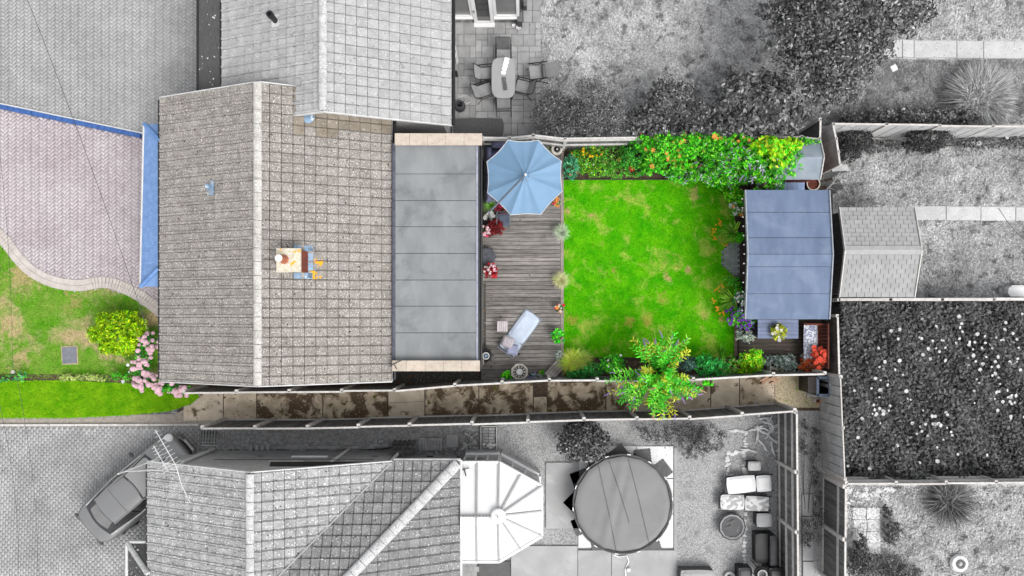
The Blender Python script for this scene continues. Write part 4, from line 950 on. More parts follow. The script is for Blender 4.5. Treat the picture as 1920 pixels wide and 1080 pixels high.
# ------------------------------------------------------------------ fences
def fence(label, top, H, boards, rails=(.3, .95, 1.6), rail_side=1, post=.1, cap=True, bw=.15, pitch=None, rail_mat=None, post_mat=None, z0=0, board_tilt=.05, post_side=0, cat='fence', gap=.004, cap_w=.06, posts=True, name='garden_fence', lean=0):
    pts = [P(x, y, H + z0) for x, y in top]; F = thing(name, label, cat, (pts[0].x, pts[0].y, 0))
    rail_mat = rail_mat or m_rail; post_mat = post_mat or m_rail
    pitch = pitch or 1.85
    bme = MB().box((0, 0, H / 2), (bw - gap, .02, H)).mesh('board', boards)
    pme = MB().box((0, 0, (H + .04) / 2), (post, post, H + .04)).mesh('post', post_mat)
    for s in range(len(pts) - 1):
        a, b = pts[s].copy(), pts[s + 1].copy(); a.z = b.z = z0; d = b - a; L = d.length; d.normalize(); nn = Vector((-d.y, d.x, 0)); ang = math.atan2(d.y, d.x)
        np_ = max(1, int(round(L / pitch))); pl = L / np_
        for k in range(np_):
            p0 = a + d * pl * k; p1 = a + d * pl * (k + 1); nb_ = max(1, int(round(pl / bw)))
            wob = nn * random.uniform(-.02, .02)
            for i in range(nb_):
                q = p0.lerp(p1, (i + .5) / nb_)
                inst('board', bme, F, q + wob + Vector((0, 0, random.uniform(-.012, .012))), Matrix.Rotation(ang, 3, 'Z') @ Matrix.Rotation(board_tilt, 3, 'Z'), (pl / nb_ / bw, 1, 1))
            for rz_ in rails: MB().bar(p0 + nn * rail_side * .04 + wob + Vector((0, 0, rz_)), p1 + nn * rail_side * .04 + wob + Vector((0, 0, rz_)), .05, .08).build('rail', rail_mat, F)
            if cap: MB().bar(p0 + wob + Vector((0, 0, H + .02)), p1 + wob + Vector((0, 0, H + .02)), cap_w, .04).build('cap_rail', rail_mat, F)
            if posts: inst('post', pme, F, p0 + nn * post_side, ang)
        if posts and s == len(pts) - 2: inst('post', pme, F, b + nn * post_side, ang)
    return F
fence('dark boarded fence with pale cap rail between the back garden and the mossy alley', [(345, 736), (740, 733), (853, 723), (1030, 714), (1300, 712), (1450, 703), (1546, 701)], 1.75, m_wooddk, rails=(.4, 1.4), rail_side=-1, post_side=.04)
fence('dark feather-edge fence with pale posts between the alley and the gravel yard', [(380, 803), (577, 802), (768, 798), (885, 795), (1095, 788), (1293, 785), (1490, 771)], 1.8, m_wooddk, rails=(.08,), rail_side=1, post_side=.05, post=.11, bw=.12)
fence('dark boarded fence with three pale rails at the cluttered end of the gravel yard', [(1494, 772), (1497, 1110)], 1.8, m_wooddk, rails=(.25, .9, 1.5), rail_side=-1, post_side=-.05, post=.12)
fence('weathered grey board fence between the gravel lane and the bramble plot', [(1576, 706), (1584, 898)], 1.75, m_woodpale, rails=(), bw=.32, gap=.02, cap_w=.04)
fence('dark narrow-board fence with pale posts between the gravel lane and the rough ground', [(1585, 912), (1584, 1110)], 1.75, m_wooddk, rails=(.1, 1.3), rail_side=-1, bw=.1, post=.13, post_side=-.04)
fence('low boarded screen behind the red-brown bench on the dark deck', [(1569, 592), (1572, 704)], 1.15, m_woodbr, rails=(.2,), rail_side=1, bw=.16, z0=.3, pitch=2.2)
fence('grey three-rail panel fence between the bramble plot and the rough ground', [(1586, 907), (1960, 905)], 1.5, m_woodpale, rails=(.3, .8, 1.25), rail_side=1, bw=.25, post=.1, post_side=.05)
fence('slim pale fence between the shingle roofed shed and the bramble plot', [(1572, 562), (1960, 562)], 1.3, m_woodpale, rails=(.4, 1.0), bw=.2, cap_w=.1)
fence('pale wide-board fence between the two grey lawns', [(1562, 233), (1960, 238)], 1.75, m_woodpale, rails=(.06,), rail_side=-1, bw=.45, gap=.025, board_tilt=.01, post=.09)
fence('bowed rustic fence panels behind the small shed', [(1562, 233), (1568, 260), (1572, 285), (1575, 308)], 1.75, m_woodpale, rails=(.5, 1.3), rail_side=1, bw=.09, pitch=.55, post=.07)
fence('old dark fence with white rails behind the parasol and marigold bed', [(904, 258), (955, 259), (1000, 254), (1060, 261), (1200, 259), (1503, 258)], 1.6, m_wooddk, rails=(.9, 1.5), rail_side=-1, bw=.15)
fence('short white-topped fence return beside the small shed', [(1503, 257), (1536, 261), (1537, 224)], 1.6, m_wooddk, rails=(), bw=.15)

# ------------------------------------------------------------------ parasol
random.seed(4)
PA = thing('parasol', 'pale blue octagonal cantilever parasol over the corner sofa on the deck', 'parasol', P(930, 392, DZ))
rim = [P(x, y, 2.3) for x, y in ((952, 263), (1010, 263), (1052.5, 302), (1054, 359), (1014, 402), (957.5, 403), (914, 362), (913, 303))]
ap = P(985, 329, 2.78)
canopy = MB().lathe((ap.x, ap.y, 2.76), [(.0, .03), (.09, .03), (.1, 0)], 12).build('canopy_crown', m_para, PA)
for i in range(8):
    a, b = rim[i], rim[(i + 1) % 8]; v = []; f = []; N = 10; K = 16
    for r in range(N + 1):
        t = r / N
        for k in range(K + 1):
            s = k / K; e = a.lerp(b, s); q = ap.lerp(e, t); sag = -.055 * math.sin(math.pi * s) * t - .05 * math.sin(math.pi * t) + .022 * math.cos(4 * math.pi * s) * t * (1 - .5 * t)
            inw = (ap - e) * (.03 * math.sin(math.pi * s) * t); v.append(q + inw + Vector((0, 0, sag)))
    for r in range(N):
        for k in range(K): f.append((r * (K + 1) + k, (r + 1) * (K + 1) + k, (r + 1) * (K + 1) + k + 1, r * (K + 1) + k + 1))
    m = MB().add(v, f); 
    MB().add(m.v, m.f).build('canopy_panel', m_para, PA, smooth=True)
    MB().tube([ap + Vector((0, 0, -.04)), (ap + a) / 2 + Vector((0, 0, -.06)), a + Vector((0, 0, -.02))], .012, 5).build('rib', m_metal, PA)
    hm = [v[N * (K + 1) + k] for k in range(K + 1)]; MB().tube(hm, .012, 5).build('hem', m_whiteg, PA)
    hp = ap.lerp(a, .16); MB().tube([hp + Vector((0, 0, .0)), ap.lerp(a, .1) + Vector((0, 0, .03))], .014, 5).build('vent_clip', m_lead, PA)
pt_ = P(917, 401, 2.3); pb = Vector((pt_.x, pt_.y, DZ))
MB().tube([ap + Vector((0, 0, .12)), Vector((pt_.x, pt_.y, 2.55))], .032, 8).build('arm', M('arm_grey', C(84, 94, 106), C(70, 80, 92), 5, rough=.4), PA)
MB().ell(ap + Vector((0, 0, .12)), (.045, .045, .035), 10, 6).build('arm_end', m_white, PA)
MB().tube([pb, Vector((pt_.x, pt_.y, 2.62))], .035, 10).build('pole', m_metal, PA)
MB().box(pb + Vector((0, 0, .05)), (.6, .6, .1)).build('base', m_dkgrey, PA)

# ------------------------------------------------------------------ deck furniture
SF = thing('corner_sofa', 'lilac-grey corner sofa mostly hidden under the blue parasol', 'sofa', P(935, 300, DZ))
q0 = P(909, 272, DZ)
def rel(x, y, z): return (q0.x + x, q0.y - y, z)
MB().box(rel(.45, 1.1, .42), (.86, 2.1, .3)).box(rel(1.35, .42, .419), (.95, .8, .298)).build('base', m_dkgrey, SF)
for i in range(3): MB().cushion(rel(.5, .6 + i * .62, .64), (.66, .6, .2)).build('seat_cushion', m_cushlil, SF)
MB().cushion(rel(1.3, .5, .64), (.8, .6, .2)).build('seat_cushion', m_cushlil, SF)
for i in range(4): MB().cushion(rel(.17, .45 + i * .5, .86), (.2, .48, .5), rot=Matrix.Rotation(.2, 3, 'Y')).build('back_cushion', m_cushlil, SF)
for i in range(2): MB().cushion(rel(.55 + i * .62, .14, .86), (.6, .2, .5)).build('back_cushion', m_cushlil, SF)
MB().box(rel(.04, 1.1, .5), (.06, 2.1, .75)).box(rel(.95, .02, .5), (1.75, .06, .75)).build('frame', m_black, SF)

# sun lounger
LG = thing('sun_lounger', 'white-cushioned sun lounger set askew on the deck with two cushions', 'lounger', (0, 0, DZ))
L_, W_ = 1.72, .68
MB().bar((-.86, -.34, .25), (.86, -.34, .25), .05, .06).bar((-.86, .34, .25), (.86, .34, .25), .05, .06).bar((-.86, -.34, .25), (-.86, .34, .25), .05, .06).bar((.86, -.34, .25), (.86, .34, .25), .05, .06).build('frame', m_metal, LG)
for sx in (-.75, .75):
    for sy in (-.3, .3): MB().bar((sx, sy, 0), (sx, sy, .25), .05, .05, up=(1, 0, 0)).build('leg', m_metal, LG)
MB().cushion((.28, 0, .33), (1.15, .66, .1), puff=.2).build('seat_cushion', m_cushbl, LG)
MB().cushion((-.53, 0, .45), (.56, .66, .1), puff=.2, rot=Matrix.Rotation(.42, 3, 'Y')).build('back_cushion', m_cushbl, LG)
MB().box((-.8, 0, .42), (.03, .62, .34)).build('headrest_bar', m_dkgrey, LG)
lc = P(974, 625, DZ); ang = math.atan2(58, 48)
ORG[LG] = Vector((0, 0, 0))
LG.location = lc; LG.rotation_euler = (0, 0, math.atan2(662 - 592, 1000 - 948))
for lb, px_, py_, mt, rr in (('pinkish grey square cushion on the sun lounger head', 952, 641, m_cushgrey, -.35), ('blue-grey square cushion lying half over the lounger edge', 961, 655, M('cushion_blue_grey', C(160, 164, 190), C(138, 142, 168), 4), -.15)):
    tag(MB().cushion(P(px_, py_, DZ + .62 if mt is m_cushgrey else DZ + .5), (.42, .4, .14), rr).build('cushion', mt), lb, 'cushion')
# slatted side table
ST = thing('side_table', 'small square white-slatted side table beside the lounger', 'side table', P(942, 612, DZ)); q = P(942, 612, DZ + .4)
for i in range(5): MB().box((q.x - .15 + i * .075, q.y, DZ + .4), (.066, .38, .02)).build('slat', M('slat_lilac', C(206, 198, 200), C(186, 178, 182), 5, rnd=.05), ST)
for sx in (-.15, .15):
    for sy in (-.15, .15): MB().box((q.x + sx, q.y + sy, DZ + .2), (.03, .03, .39)).build('leg', m_metal, ST)
MB().box((q.x, q.y - .13, DZ + .385), (.34, .03, .02)).box((q.x, q.y + .13, DZ + .385), (.34, .03, .02)).build('batten', m_metal, ST)
# round wicker chair under the eave
WC = thing('wicker_chair', 'dark round wicker chair tucked under the extension eave', 'chair', P(914, 482, DZ)); q = P(914, 483, DZ)
MB().lathe((q.x, q.y, DZ), [(.3, .38), (.32, .42), (.3, .44), (.05, .44)], 20).build('seat', m_dkgrey, WC)
wk = MB()
for i in range(13):
    a = math.pi * .5 + (i / 12 - .5) * 3.6 + math.pi * .5; a2 = a + .5
    for s in (1, -1): wk.tube([(q.x + .3 * math.cos(a), q.y + .3 * math.sin(a), DZ + .42), (q.x + .33 * math.cos(a + .25 * s), q.y + .33 * math.sin(a + .25 * s), DZ + .64), (q.x + .34 * math.cos(a + .5 * s), q.y + .34 * math.sin(a + .5 * s), DZ + .86)], .012, 4)
wk.build('woven_back', m_black, WC)
w2 = MB()
for i in range(-6, 7):
    l = math.sqrt(max(0, .3 ** 2 - (i * .045) ** 2)); w2.box((q.x + i * .045, q.y, DZ + .45), (.014, 2 * l, .014), .0); w2.box((q.x, q.y + i * .045, DZ + .457), (2 * l, .014, .014))
w2.build('woven_seat', M('wicker_grey', C(120, 122, 132), C(96, 98, 108), 9), WC)
for k in range(4): a = k * 1.57 + .78; MB().tube([(q.x + .26 * math.cos(a), q.y + .26 * math.sin(a), DZ + .4), (q.x + .3 * math.cos(a), q.y + .3 * math.sin(a), DZ)], .018, 6).build('leg', m_black, WC)
# folding chair beside the acer
FC = thing('garden_chair', 'slate-grey folding chair half under the parasol edge beside the red acer', 'chair', P(944, 415, DZ)); q = P(945, 416, DZ)
MB().cushion((q.x, q.y, DZ + .45), (.42, .44, .05), puff=.2).build('seat', M('seat_slate', C(96, 104, 122), C(78, 86, 104), 6), FC)
MB().cushion((q.x, q.y + .24, DZ + .72), (.42, .05, .4), puff=.2).build('backrest', m_dkgrey, FC)
for sx in (-.2, .2):
    MB().tube([(q.x + sx, q.y + .24, DZ), (q.x + sx, q.y + .24, DZ + .9)], .014, 6).build('leg', m_metal, FC); MB().tube([(q.x + sx, q.y - .2, DZ), (q.x + sx, q.y - .2, DZ + .44)], .014, 6).build('leg', m_metal, FC)
    MB().tube([(q.x + sx * 1.15, q.y - .2, DZ + .62), (q.x + sx * 1.15, q.y + .25, DZ + .64)], .016, 6).build('armrest', m_metal, FC)
# black fire bowl on a spoked stand
FB = thing('fire_bowl', 'black round fire bowl with white ring beside the coping wall', 'fire bowl', P(911, 666, DZ)); q = P(911.5, 665, DZ)
MB().lathe((q.x, q.y, DZ), [(.1, .05), (.2, .15), (.24, .4), (.2, .42), (.1, .36), (.02, .36)], 20).build('bowl', m_black, FB)
MB().lathe((q.x + .02, q.y - .02, DZ + .41), [(.12, 0), (.13, .03), (.10, .03), (.09, 0)], 20).build('ring', m_whiteg, FB)
MB().lathe((q.x + .02, q.y - .02, DZ + .40), [(.06, 0), (.05, .03), (.01, .03)], 14).build('burner', m_lead, FB)
for k in range(8): a = k * .785; MB().box((q.x + .26 * math.cos(a), q.y + .26 * math.sin(a), DZ + .3), (.06, .05, .1), a).build('lug', m_black, FB)
for k in range(3): a = k * 2.09; MB().tube([(q.x + .12 * math.cos(a), q.y + .12 * math.sin(a), DZ + .12), (q.x + .2 * math.cos(a), q.y + .2 * math.sin(a), DZ)], .02, 6).build('leg', m_black, FB)
# octagonal stone fountain with pebbles
FT = thing('stone_fountain', 'pale octagonal stone fountain with pebble ring at the deck corner', 'fountain', P(974, 698, DZ)); q = P(974, 697.5, DZ + .5)
MB().lathe((q.x, q.y, DZ), [(.2, 0), (.22, .1), (.14, .2), (.16, .34), (.30, .42), (.315, .5), (.27, .51), (.24, .45), (.02, .44)], 8, rz=.39).build('basin', m_stone, FT)
MB().lathe((q.x, q.y, DZ + .44), [(.22, 0), (.22, .012), (.02, .013)], 20).build('dark_bed', m_dkgrey, FT)
MB().lathe((q.x, q.y, DZ + .44), [(.11, 0), (.12, .08), (.09, .1), (.08, .06), (.01, .06)], 16).build('spout_bowl', m_white, FT)
pbm = MB().ell((0, 0, 0), (.05, .04, .03), 8, 5).mesh('pebble', m_stone)
for k in range(11): a = k * .571; inst('pebble', pbm, FT, (q.x + .175 * math.cos(a), q.y + .175 * math.sin(a), DZ + .47), a, (random.uniform(.6, 1),) * 3)
# weathered trough with stones
TR = thing('timber_trough', 'weathered silver timber trough leaning at the deck edge by the yellow grass', 'trough', P(1042, 692, DZ)); q = P(1041, 693, DZ + .2)
rt = Matrix.Rotation(R(48), 3, 'Z')
for off in (-.15, -.05, .05, .15): MB().box(Vector((q.x, q.y, DZ + .2)) + rt @ Vector((0, off, 0)), (.72, .085, .03), R(48)).build('plank', M('plank_silver', C(196, 190, 184), C(150, 144, 138), 4, rnd=.14, grain=(10, .3)), TR)
for s in (-1, 1): MB().box(Vector((q.x, q.y, DZ + .1)) + rt @ Vector((s * .3, 0, 0)), (.04, .36, .18), R(48)).build('end', m_woodbr, TR)
# dark doormat
tag(MB().cushion(P(897, 239, .07), (1.86, .7, .03), puff=.1).build('door_mat', M('mat_dark', C(100), C(84), 20)), 'large dark grey mat on the slab patio below the dining chairs', 'mat')

# ------------------------------------------------------------------ neighbour's dining set
DT = thing('dining_table', 'grey boat-shaped patio dining table on the square slabs', 'table', P(944, 143, .05)); q = P(944, 146, .78)
tp = []
for k in range(40):
    a = 2 * math.pi * k / 40; cx_ = abs(math.cos(a)) ** .55 * math.copysign(1, math.cos(a)); sy_ = abs(math.sin(a)) ** .45 * math.copysign(1, math.sin(a)); tp.append((q.x + .42 * cx_, q.y + .72 * sy_))
MB().prism(tp, .75, .79).build('tabletop', m_tabletop, DT)
MB().prism([((x - q.x) * .97 + q.x, (y - q.y) * .97 + q.y) for x, y in tp], .70, .75).build('apron', m_dkgrey, DT)
for sx in (-.3, .3):
    for sy in (-.5, .5): MB().tube([(q.x + sx, q.y + sy, .05), (q.x + sx, q.y + sy, .72)], .022, 8).build('leg', m_black, DT)
# folded pale and dark cloths on the table
def cloth(px_, py_, l, w0, mat, lb, rz, seed):
    random.seed(seed); v = []; f = []; N = 14; K = 4; q = P(px_, py_, .8)
    m3 = Matrix.Rotation(rz, 3, 'Z')
    for i in range(N + 1):
        ww = w0 * (.55 + .45 * abs(math.sin(i * 1.1 + seed))) + random.uniform(-.012, .012)
        for k in range(K + 1): v.append(Vector((q.x, q.y, .80 + .02 * abs(math.sin(i * .9 + k * 1.7)) + random.uniform(0, .012))) + m3 @ Vector(((k / K - .5) * ww, (i / N - .5) * l, 0)))
    n0 = len(v); v += [Vector((p.x, p.y, .791)) for p in v]
    for i in range(N):
        for k in range(K):
            a = i * (K + 1) + k; f.append((a, a + K + 1, a + K + 2, a + 1)); f.append((n0 + a, n0 + a + 1, n0 + a + K + 2, n0 + a + K + 1))
    tag(MB().add(v, f).build('folded_cloth', mat), lb, 'cloth')
cloth(947, 124, .62, .2, m_white, 'crumpled white cloth lying along the patio dining table', R(-14), 3)
cloth(946, 157, .46, .17, m_slingdk, 'crumpled dark grey cloth lying along the patio dining table', R(8), 5)
random.seed(12)
CHG = 'sling chairs of the patio dining set'
def patio_chair(label, dark=False):
    T = thing('patio_chair', label, 'chair', (0, 0, 0), CHG)
    MB().hull([(-.23, -.22, .43), (.23, -.22, .43), (.23, .22, .42), (-.23, .22, .42)], .02).build('seat', m_sling, T)
    MB().hull([(-.23, -.46, .90), (.23, -.46, .90), (.23, -.22, .45), (-.23, -.22, .45)], .02).build('backrest', m_slingdk if dark else m_sling, T)
    for s in (-1, 1):
        x = s * .255
        MB().tube([(x, .27, 0), (x, .24, .42), (x, .2, .62)], .013, 6).build('leg', m_black, T); MB().tube([(x, -.42, 0), (x, -.26, .42)], .013, 6).build('leg', m_black, T)
        MB().tube([(x, -.47, .92), (x, -.22, .44), (x, .24, .42)], .013, 6).build('side_frame', m_black, T)
        MB().tube([(x * 1.04, .24, .63), (x * 1.06, 0, .65), (x * 1.02, -.34, .66)], .02, 6).build('armrest', m_black, T)
    MB().tube([(-.255, -.47, .92), (.255, -.47, .92)], .013, 6).build('top_bar', m_black, T)
    return T
# local +y is the way the sitter looks
def put(t, px_, py_, deg, z=.05): q = P(px_, py_, .45); t.location = (q.x, q.y, z); t.rotation_euler = (0, 0, R(deg))
ch0 = patio_chair('dark-backed sling chair at the dining table end nearest the glazed door', True); put(ch0, 944, 105, 180)
ch1 = patio_chair('grey sling chair on the house side of the dining table, beside the white cloth'); put(ch1, 915, 139, -84)
ch2 = copy_tree(ch1, label='grey sling chair on the house side of the dining table, angled beside the coiled hose'); put(ch2, 911, 170, -70)
ch3 = copy_tree(ch1, label='grey sling chair at the dining table end nearest the dark mat'); put(ch3, 944, 192, 2)
ch4 = copy_tree(ch1, label='grey sling chair tucked under the lawn side of the dining table'); put(ch4, 979, 164, 75)
RC = thing('reclining_chair', 'grey reclining sling chair facing the dining table from the lawn edge', 'chair', (0, 0, 0))
MB().hull([(-.26, -.2, .42), (.26, -.2, .42), (.26, .25, .45), (-.26, .25, .45)], .02).build('seat', m_sling, RC); MB().hull([(-.26, -.78, .78), (.26, -.78, .78), (.26, -.2, .43), (-.26, -.2, .43)], .02).build('backrest', m_sling, RC)
for s in (-1, 1):
    x = s * .29; MB().tube([(x, .35, 0), (x, -.25, .6)], .013, 6).build('leg', m_black, RC); MB().tube([(x, -.45, 0), (x, .2, .6)], .013, 6).build('leg', m_black, RC); MB().tube([(x, .3, .6), (x, -.4, .64)], .02, 6).build('armrest', m_black, RC)
MB().cushion((0, -.26, .56), (.5, .12, .16), puff=.3).build('lumbar_pad', m_slingdk, RC)
put(RC, 1006, 137, 96)
# hose pot, poles, bowls and bins near the doors
HP_ = thing('hose_pot', 'dark ribbed pot with coiled pale hose by the bungalow wall', 'pot', P(863, 205, .05)); q = P(864, 203, .05)
MB().lathe((q.x, q.y, .05), [(.13, 0), (.19, .12), (.2, .3), (.15, .42), (.17, .45), (.1, .45), (.09, .35)], 18).build('pot', m_dkgrey, HP_)
hz = MB(); c_ = []
for i in range(60): a = i * .42; r_ = .2 + .06 * math.sin(i * .5); c_.append((q.x + .05 + r_ * math.cos(a) * 1.4, q.y + .3 + r_ * math.sin(a) * .7, .08 + i * .001))
hz.tube(c_, .012, 5).build('hose', m_whiteg, HP_)
PL = thing('white_poles', 'pair of slim white poles lying against the bungalow wall by the patio', 'poles', P(853, 90, .06))
MB().tube([P(849, 48, .3), P(850, 80, .12), P(857, 120, .1)], .018, 6).build('pole', m_white, PL); MB().tube([P(852, 78, .08), P(859, 118, .08)], .014, 6).build('pole', m_white, PL); MB().tube([P(848, 104, .1), P(856, 100, .1)], .012, 6).build('hook', m_white, PL)
for lb, px_, py_, r_ in (('small pale bowl on the patio nearest the glazed wall', 963, 49, .07), ('larger white bowl on the patio by the corner of the glazed wall', 972, 52.5, .09)):
    q = P(px_, py_, .05); tag(MB().lathe((q.x, q.y, .055), [(r_ * .5, 0), (r_, .05), (r_ * .9, .06), (r_ * .4, .02), (.005, .02)], 16).build('bowl', m_white), lb, 'bowl')
for lb, px_, py_, d in (('slim dark bin at the corner of the glazed wall', 975, 38, (.17, .3, .5)), ('narrow dark lantern box on the slabs beyond the glazed wall', 985, 7, (.12, .28, .4))):
    q = P(px_, py_, .3); T = thing('bin', lb, 'bin', (q.x, q.y, .05)); MB().box((q.x, q.y, .05 + d[2] / 2), d).build('body', m_dkgrey, T); MB().box((q.x, q.y, .06 + d[2]), (d[0] * 1.06, d[1] * 1.06, .03)).build('lid', M('lid_grey', C(120), C(100), 5), T)
q = P(853, 137, .3); T = thing('wall_box', 'small black utility box at the foot of the bungalow wall', 'box', (q.x, q.y, .05)); MB().box((q.x, q.y, .2), (.16, .13, .3)).build('body', m_black, T); MB().box((q.x + .02, q.y, .36), (.13, .14, .02)).build('lid', m_black, T)
# ------------------------------------------------------------------ flowers (shared meshes)
def petals(n, r, w, cup=.25, ctr=.3):
    m = MB()
    for k in range(n):
        a = 2 * math.pi * k / n; ca, sa = math.cos(a), math.sin(a)
        m.add([(0, 0, 0), (ca * r * .6 - sa * w, sa * r * .6 + ca * w, r * cup), (ca * r, sa * r, r * cup * .8), (ca * r * .6 + sa * w, sa * r * .6 - ca * w, r * cup)], [(0, 3, 2, 1)])
    m.lathe((0, 0, 0), [(r * ctr, 0), (r * ctr * .7, r * .12), (.002, r * .16)], 6)
    return m
def spike(l, r):
    m = MB(); random.seed(3)
    for k in range(26):
        t = k / 25; a = k * 2.4; rr = r * (1 - t * .8)
        m.ell((l * t, rr * .6 * math.cos(a), rr * .6 * math.sin(a)), (l / 14, rr * .55, rr * .55), 5, 3)
    return m
def head(r):
    m = MB(); random.seed(5)
    for k in range(34):
        z = 1 - 1.3 * (k + .5) / 34; a = k * 2.4; s = math.sqrt(max(0, 1 - z * z)); m.ell((r * .72 * s * math.cos(a), r * .72 * s * math.sin(a), r * .72 * z), (r * .34, r * .34, r * .28), 5, 4)
    return m
FM = {}
def fmesh(kind, mat):
    k = (kind, mat.name)
    if k not in FM:
        g = {'daisy': lambda: petals(7, .045, .012), 'lily': lambda: petals(6, .07, .02, .3), 'pom': lambda: head(.045), 'hyd': lambda: head(.085), 'spike': lambda: spike(.24, .04), 'tiny': lambda: petals(5, .028, .011), 'bloom': lambda: petals(6, .06, .03, .2)}[kind]()
        FM[k] = g.mesh('flower', mat, kind in ('hyd', 'pom'))
    return FM[k]
def flowers(parent, p, d, kind, mat, n, sc=1.0, name='flower', out=.04, top=.25, region=None):
    sel = [i for i in range(len(p)) if d[i][2] > top and (region is None or region(p[i]))]; random.shuffle(sel); used = []
    for i in sel:
        q = Vector(p[i]) + Vector(d[i]) * out
        if any((q - u).length < .05 * sc for u in used): continue
        used.append(q); k = sc * random.uniform(.75, 1.25)
        if kind == 'spike':
            x = (Vector(d[i]) + Vector((random.uniform(-.5, .5), random.uniform(-.5, .5), .1))).normalized(); y = Vector((0, 0, 1)).cross(x).normalized(); rot = Matrix((x, y, x.cross(y))).transposed()
        else: rot = Matrix.Rotation(random.uniform(0, 6), 3, 'Z') @ Matrix.Rotation(random.uniform(-.35, .35), 3, 'X')
        inst(name, fmesh(kind, mat), parent, q, rot, (k, k, k))
        if len(used) >= n: break
def plant(name, label, cat, base, blobs, n, size, cols, fl=(), stem=.012, smat=None, group=None, **kw):
    bp = P(*base) if len(base) == 2 else P(*base); T = thing(name, label, cat, bp, group)
    B = [blob(*b) for b in blobs]
    F, p, d = foliage('foliage', T, B, n, size, cols, **kw)
    stems(T, bp, B, stem, smat or m_barkbr, k=6)
    for f in fl: flowers(T, p, d, *f[:3], **(f[3] if len(f) > 3 else {}))
    return T, p, d
random.seed(31)
f_yor2 = plain('petal_peach', 252, 196, 96, bump=0, transl=.2)
def arching(name, label, base, blobs, nb, cols, ln=.16, smat=None, fl=(), pairs=11, fill=0):
    """shrub of arching wands: narrow leaves in opposite pairs along the outer half, flower spikes at the tips"""
    b0 = P(*base); T = thing(name, label, 'shrub', b0); B = np.array([blob(*b) for b in blobs]); wgt = B[:, 3] * B[:, 4]; wgt /= wgt.sum()
    PT_, DI, NV, LN, CO = [], [], [], [], []; gm_s = M('wand_green', C(130, 150, 70), C(104, 120, 56), 6)
    for i in range(nb):
        k = RNG.choice(len(B), p=wgt); d = nrm(RNG.normal(size=(1, 3)) + np.array([0, 0, .5]))[0]; d[2] = abs(d[2])
        e = Vector(B[k, :3] + d * B[k, 3:6] * (RNG.uniform(.35, 1.12))); c0 = Vector(B[k, :3])
        s0 = b0 + Vector((random.uniform(-.12, .12), random.uniform(-.12, .12), 0)); ct = Vector((s0.x * .45 + e.x * .55, s0.y * .45 + e.y * .55, max(e.z, 1.0) + random.uniform(.0, .25)))
        q = [s0 * (1 - t) ** 2 + ct * 2 * t * (1 - t) + e * t * t for t in np.linspace(0, 1, 7)]
        MB().tube(q, [.014, .012, .010, .009, .007, .006, .004], 4).build('stem', gm_s if i % 2 else m_barkbr, T)
        cb = np.array(cols[RNG.integers(0, len(cols))]) * RNG.uniform(.75, 1.25)
        for j in range(pairs):
            t = .42 + .58 * (j + .5) / pairs; p = s0 * (1 - t) ** 2 + ct * 2 * t * (1 - t) + e * t * t
            tg = ((ct - s0) * 2 * (1 - t) + (e - ct) * 2 * t).normalized(); sd = tg.cross(Vector((0, 0, 1)))
            if sd.length < .1: sd = Vector((1, 0, 0))
            sd = Matrix.Rotation((j % 2) * 1.57, 3, tg) @ sd.normalized()
            for s_ in (-1, 1):
                dr = (sd * s_ * .8 + tg * .65 + Vector((random.gauss(0, .2), random.gauss(0, .2), random.gauss(-.1, .2)))).normalized(); l = ln * random.uniform(.65, 1.25) * (1.15 - .5 * (t - .42))
                PT_.append(p + dr * l * .5); DI.append(dr); NV.append(Vector((random.gauss(0, .3), random.gauss(0, .3), 1))); LN.append(l); CO.append(cb * RNG.uniform(.8, 1.25))
        tip = (e - ct).normalized()
        for (mt_, pr_) in fl:
            if random.random() < pr_:
                x = (tip + Vector((random.gauss(0, .3), random.gauss(0, .3), random.gauss(0, .15)))).normalized(); y = Vector((0, 0, 1)).cross(x).normalized(); sc = random.uniform(.7, 1.15)
                inst('flower_spike', fmesh('spike', mt_), T, e, Matrix((x, y, x.cross(y))).transposed(), (sc, sc * .8, sc * .8)); break
    PT_ = np.array(PT_); PT_[:, 2] = np.maximum(PT_[:, 2], .08); LN = np.array(LN)
    V = quads(PT_, np.array(DI), np.array(NV), LN, LN * .27) - np.array(b0)
    link('foliage', arr_mesh('foliage', V, np.clip(np.array(CO), .002, .85), LEAF), T)
    if fill: foliage('inner_foliage', T, [tuple(b) for b in B], fill, ln * .95, cols, aspect=.3)
    return T
# --- north bed
plant('teal_shrub', 'blue-green leafy shrub beside the parasol edge', 'shrub', (1070, 315, .06), [(1070, 312, .5, 15, 22, .35), (1068, 328, .3, 12, 9, .25)], 1400, .07, G_TEAL, [('bloom', f_coral, 3, dict(sc=.9))])
plant('marigold_clump', 'clump of yellow-orange marigolds in the north bed', 'flowers', (1090, 308, .06), [(1098, 300, .35, 34, 24, .25), (1120, 318, .25, 40, 14, .2)], 3000, .06, G_MID + G_LIME[:1] + [C(120, 130, 60)], [('pom', f_yellow, 14, dict(sc=1.2, region=lambda q: q[1] > P(0, 306, 0).y)), ('tiny', f_white, 5)])
plant('cottage_flowers', 'low mixed green planting with small yellow and orange blooms before the rails', 'flowers', (1150, 310, .06), [(1150, 292, .4, 34, 26, .3), (1165, 322, .25, 40, 12, .22), (1120, 270, .4, 26, 10, .3)], 3600, .065, G_MID + [C(150, 150, 90)], [('pom', f_yellow, 8, {}), ('lily', f_orange, 6, {}), ('tiny', f_white, 8, {}), ('bloom', f_red, 1, dict(sc=2))])
plant('leafy_shrub', 'rounded dark green leafy shrub in the middle of the north bed', 'shrub', (1185, 300, .06), [(1186, 292, .7, 26, 26, .5), (1205, 312, .4, 20, 18, .35)], 2600, .085, G_DARK + G_MID)
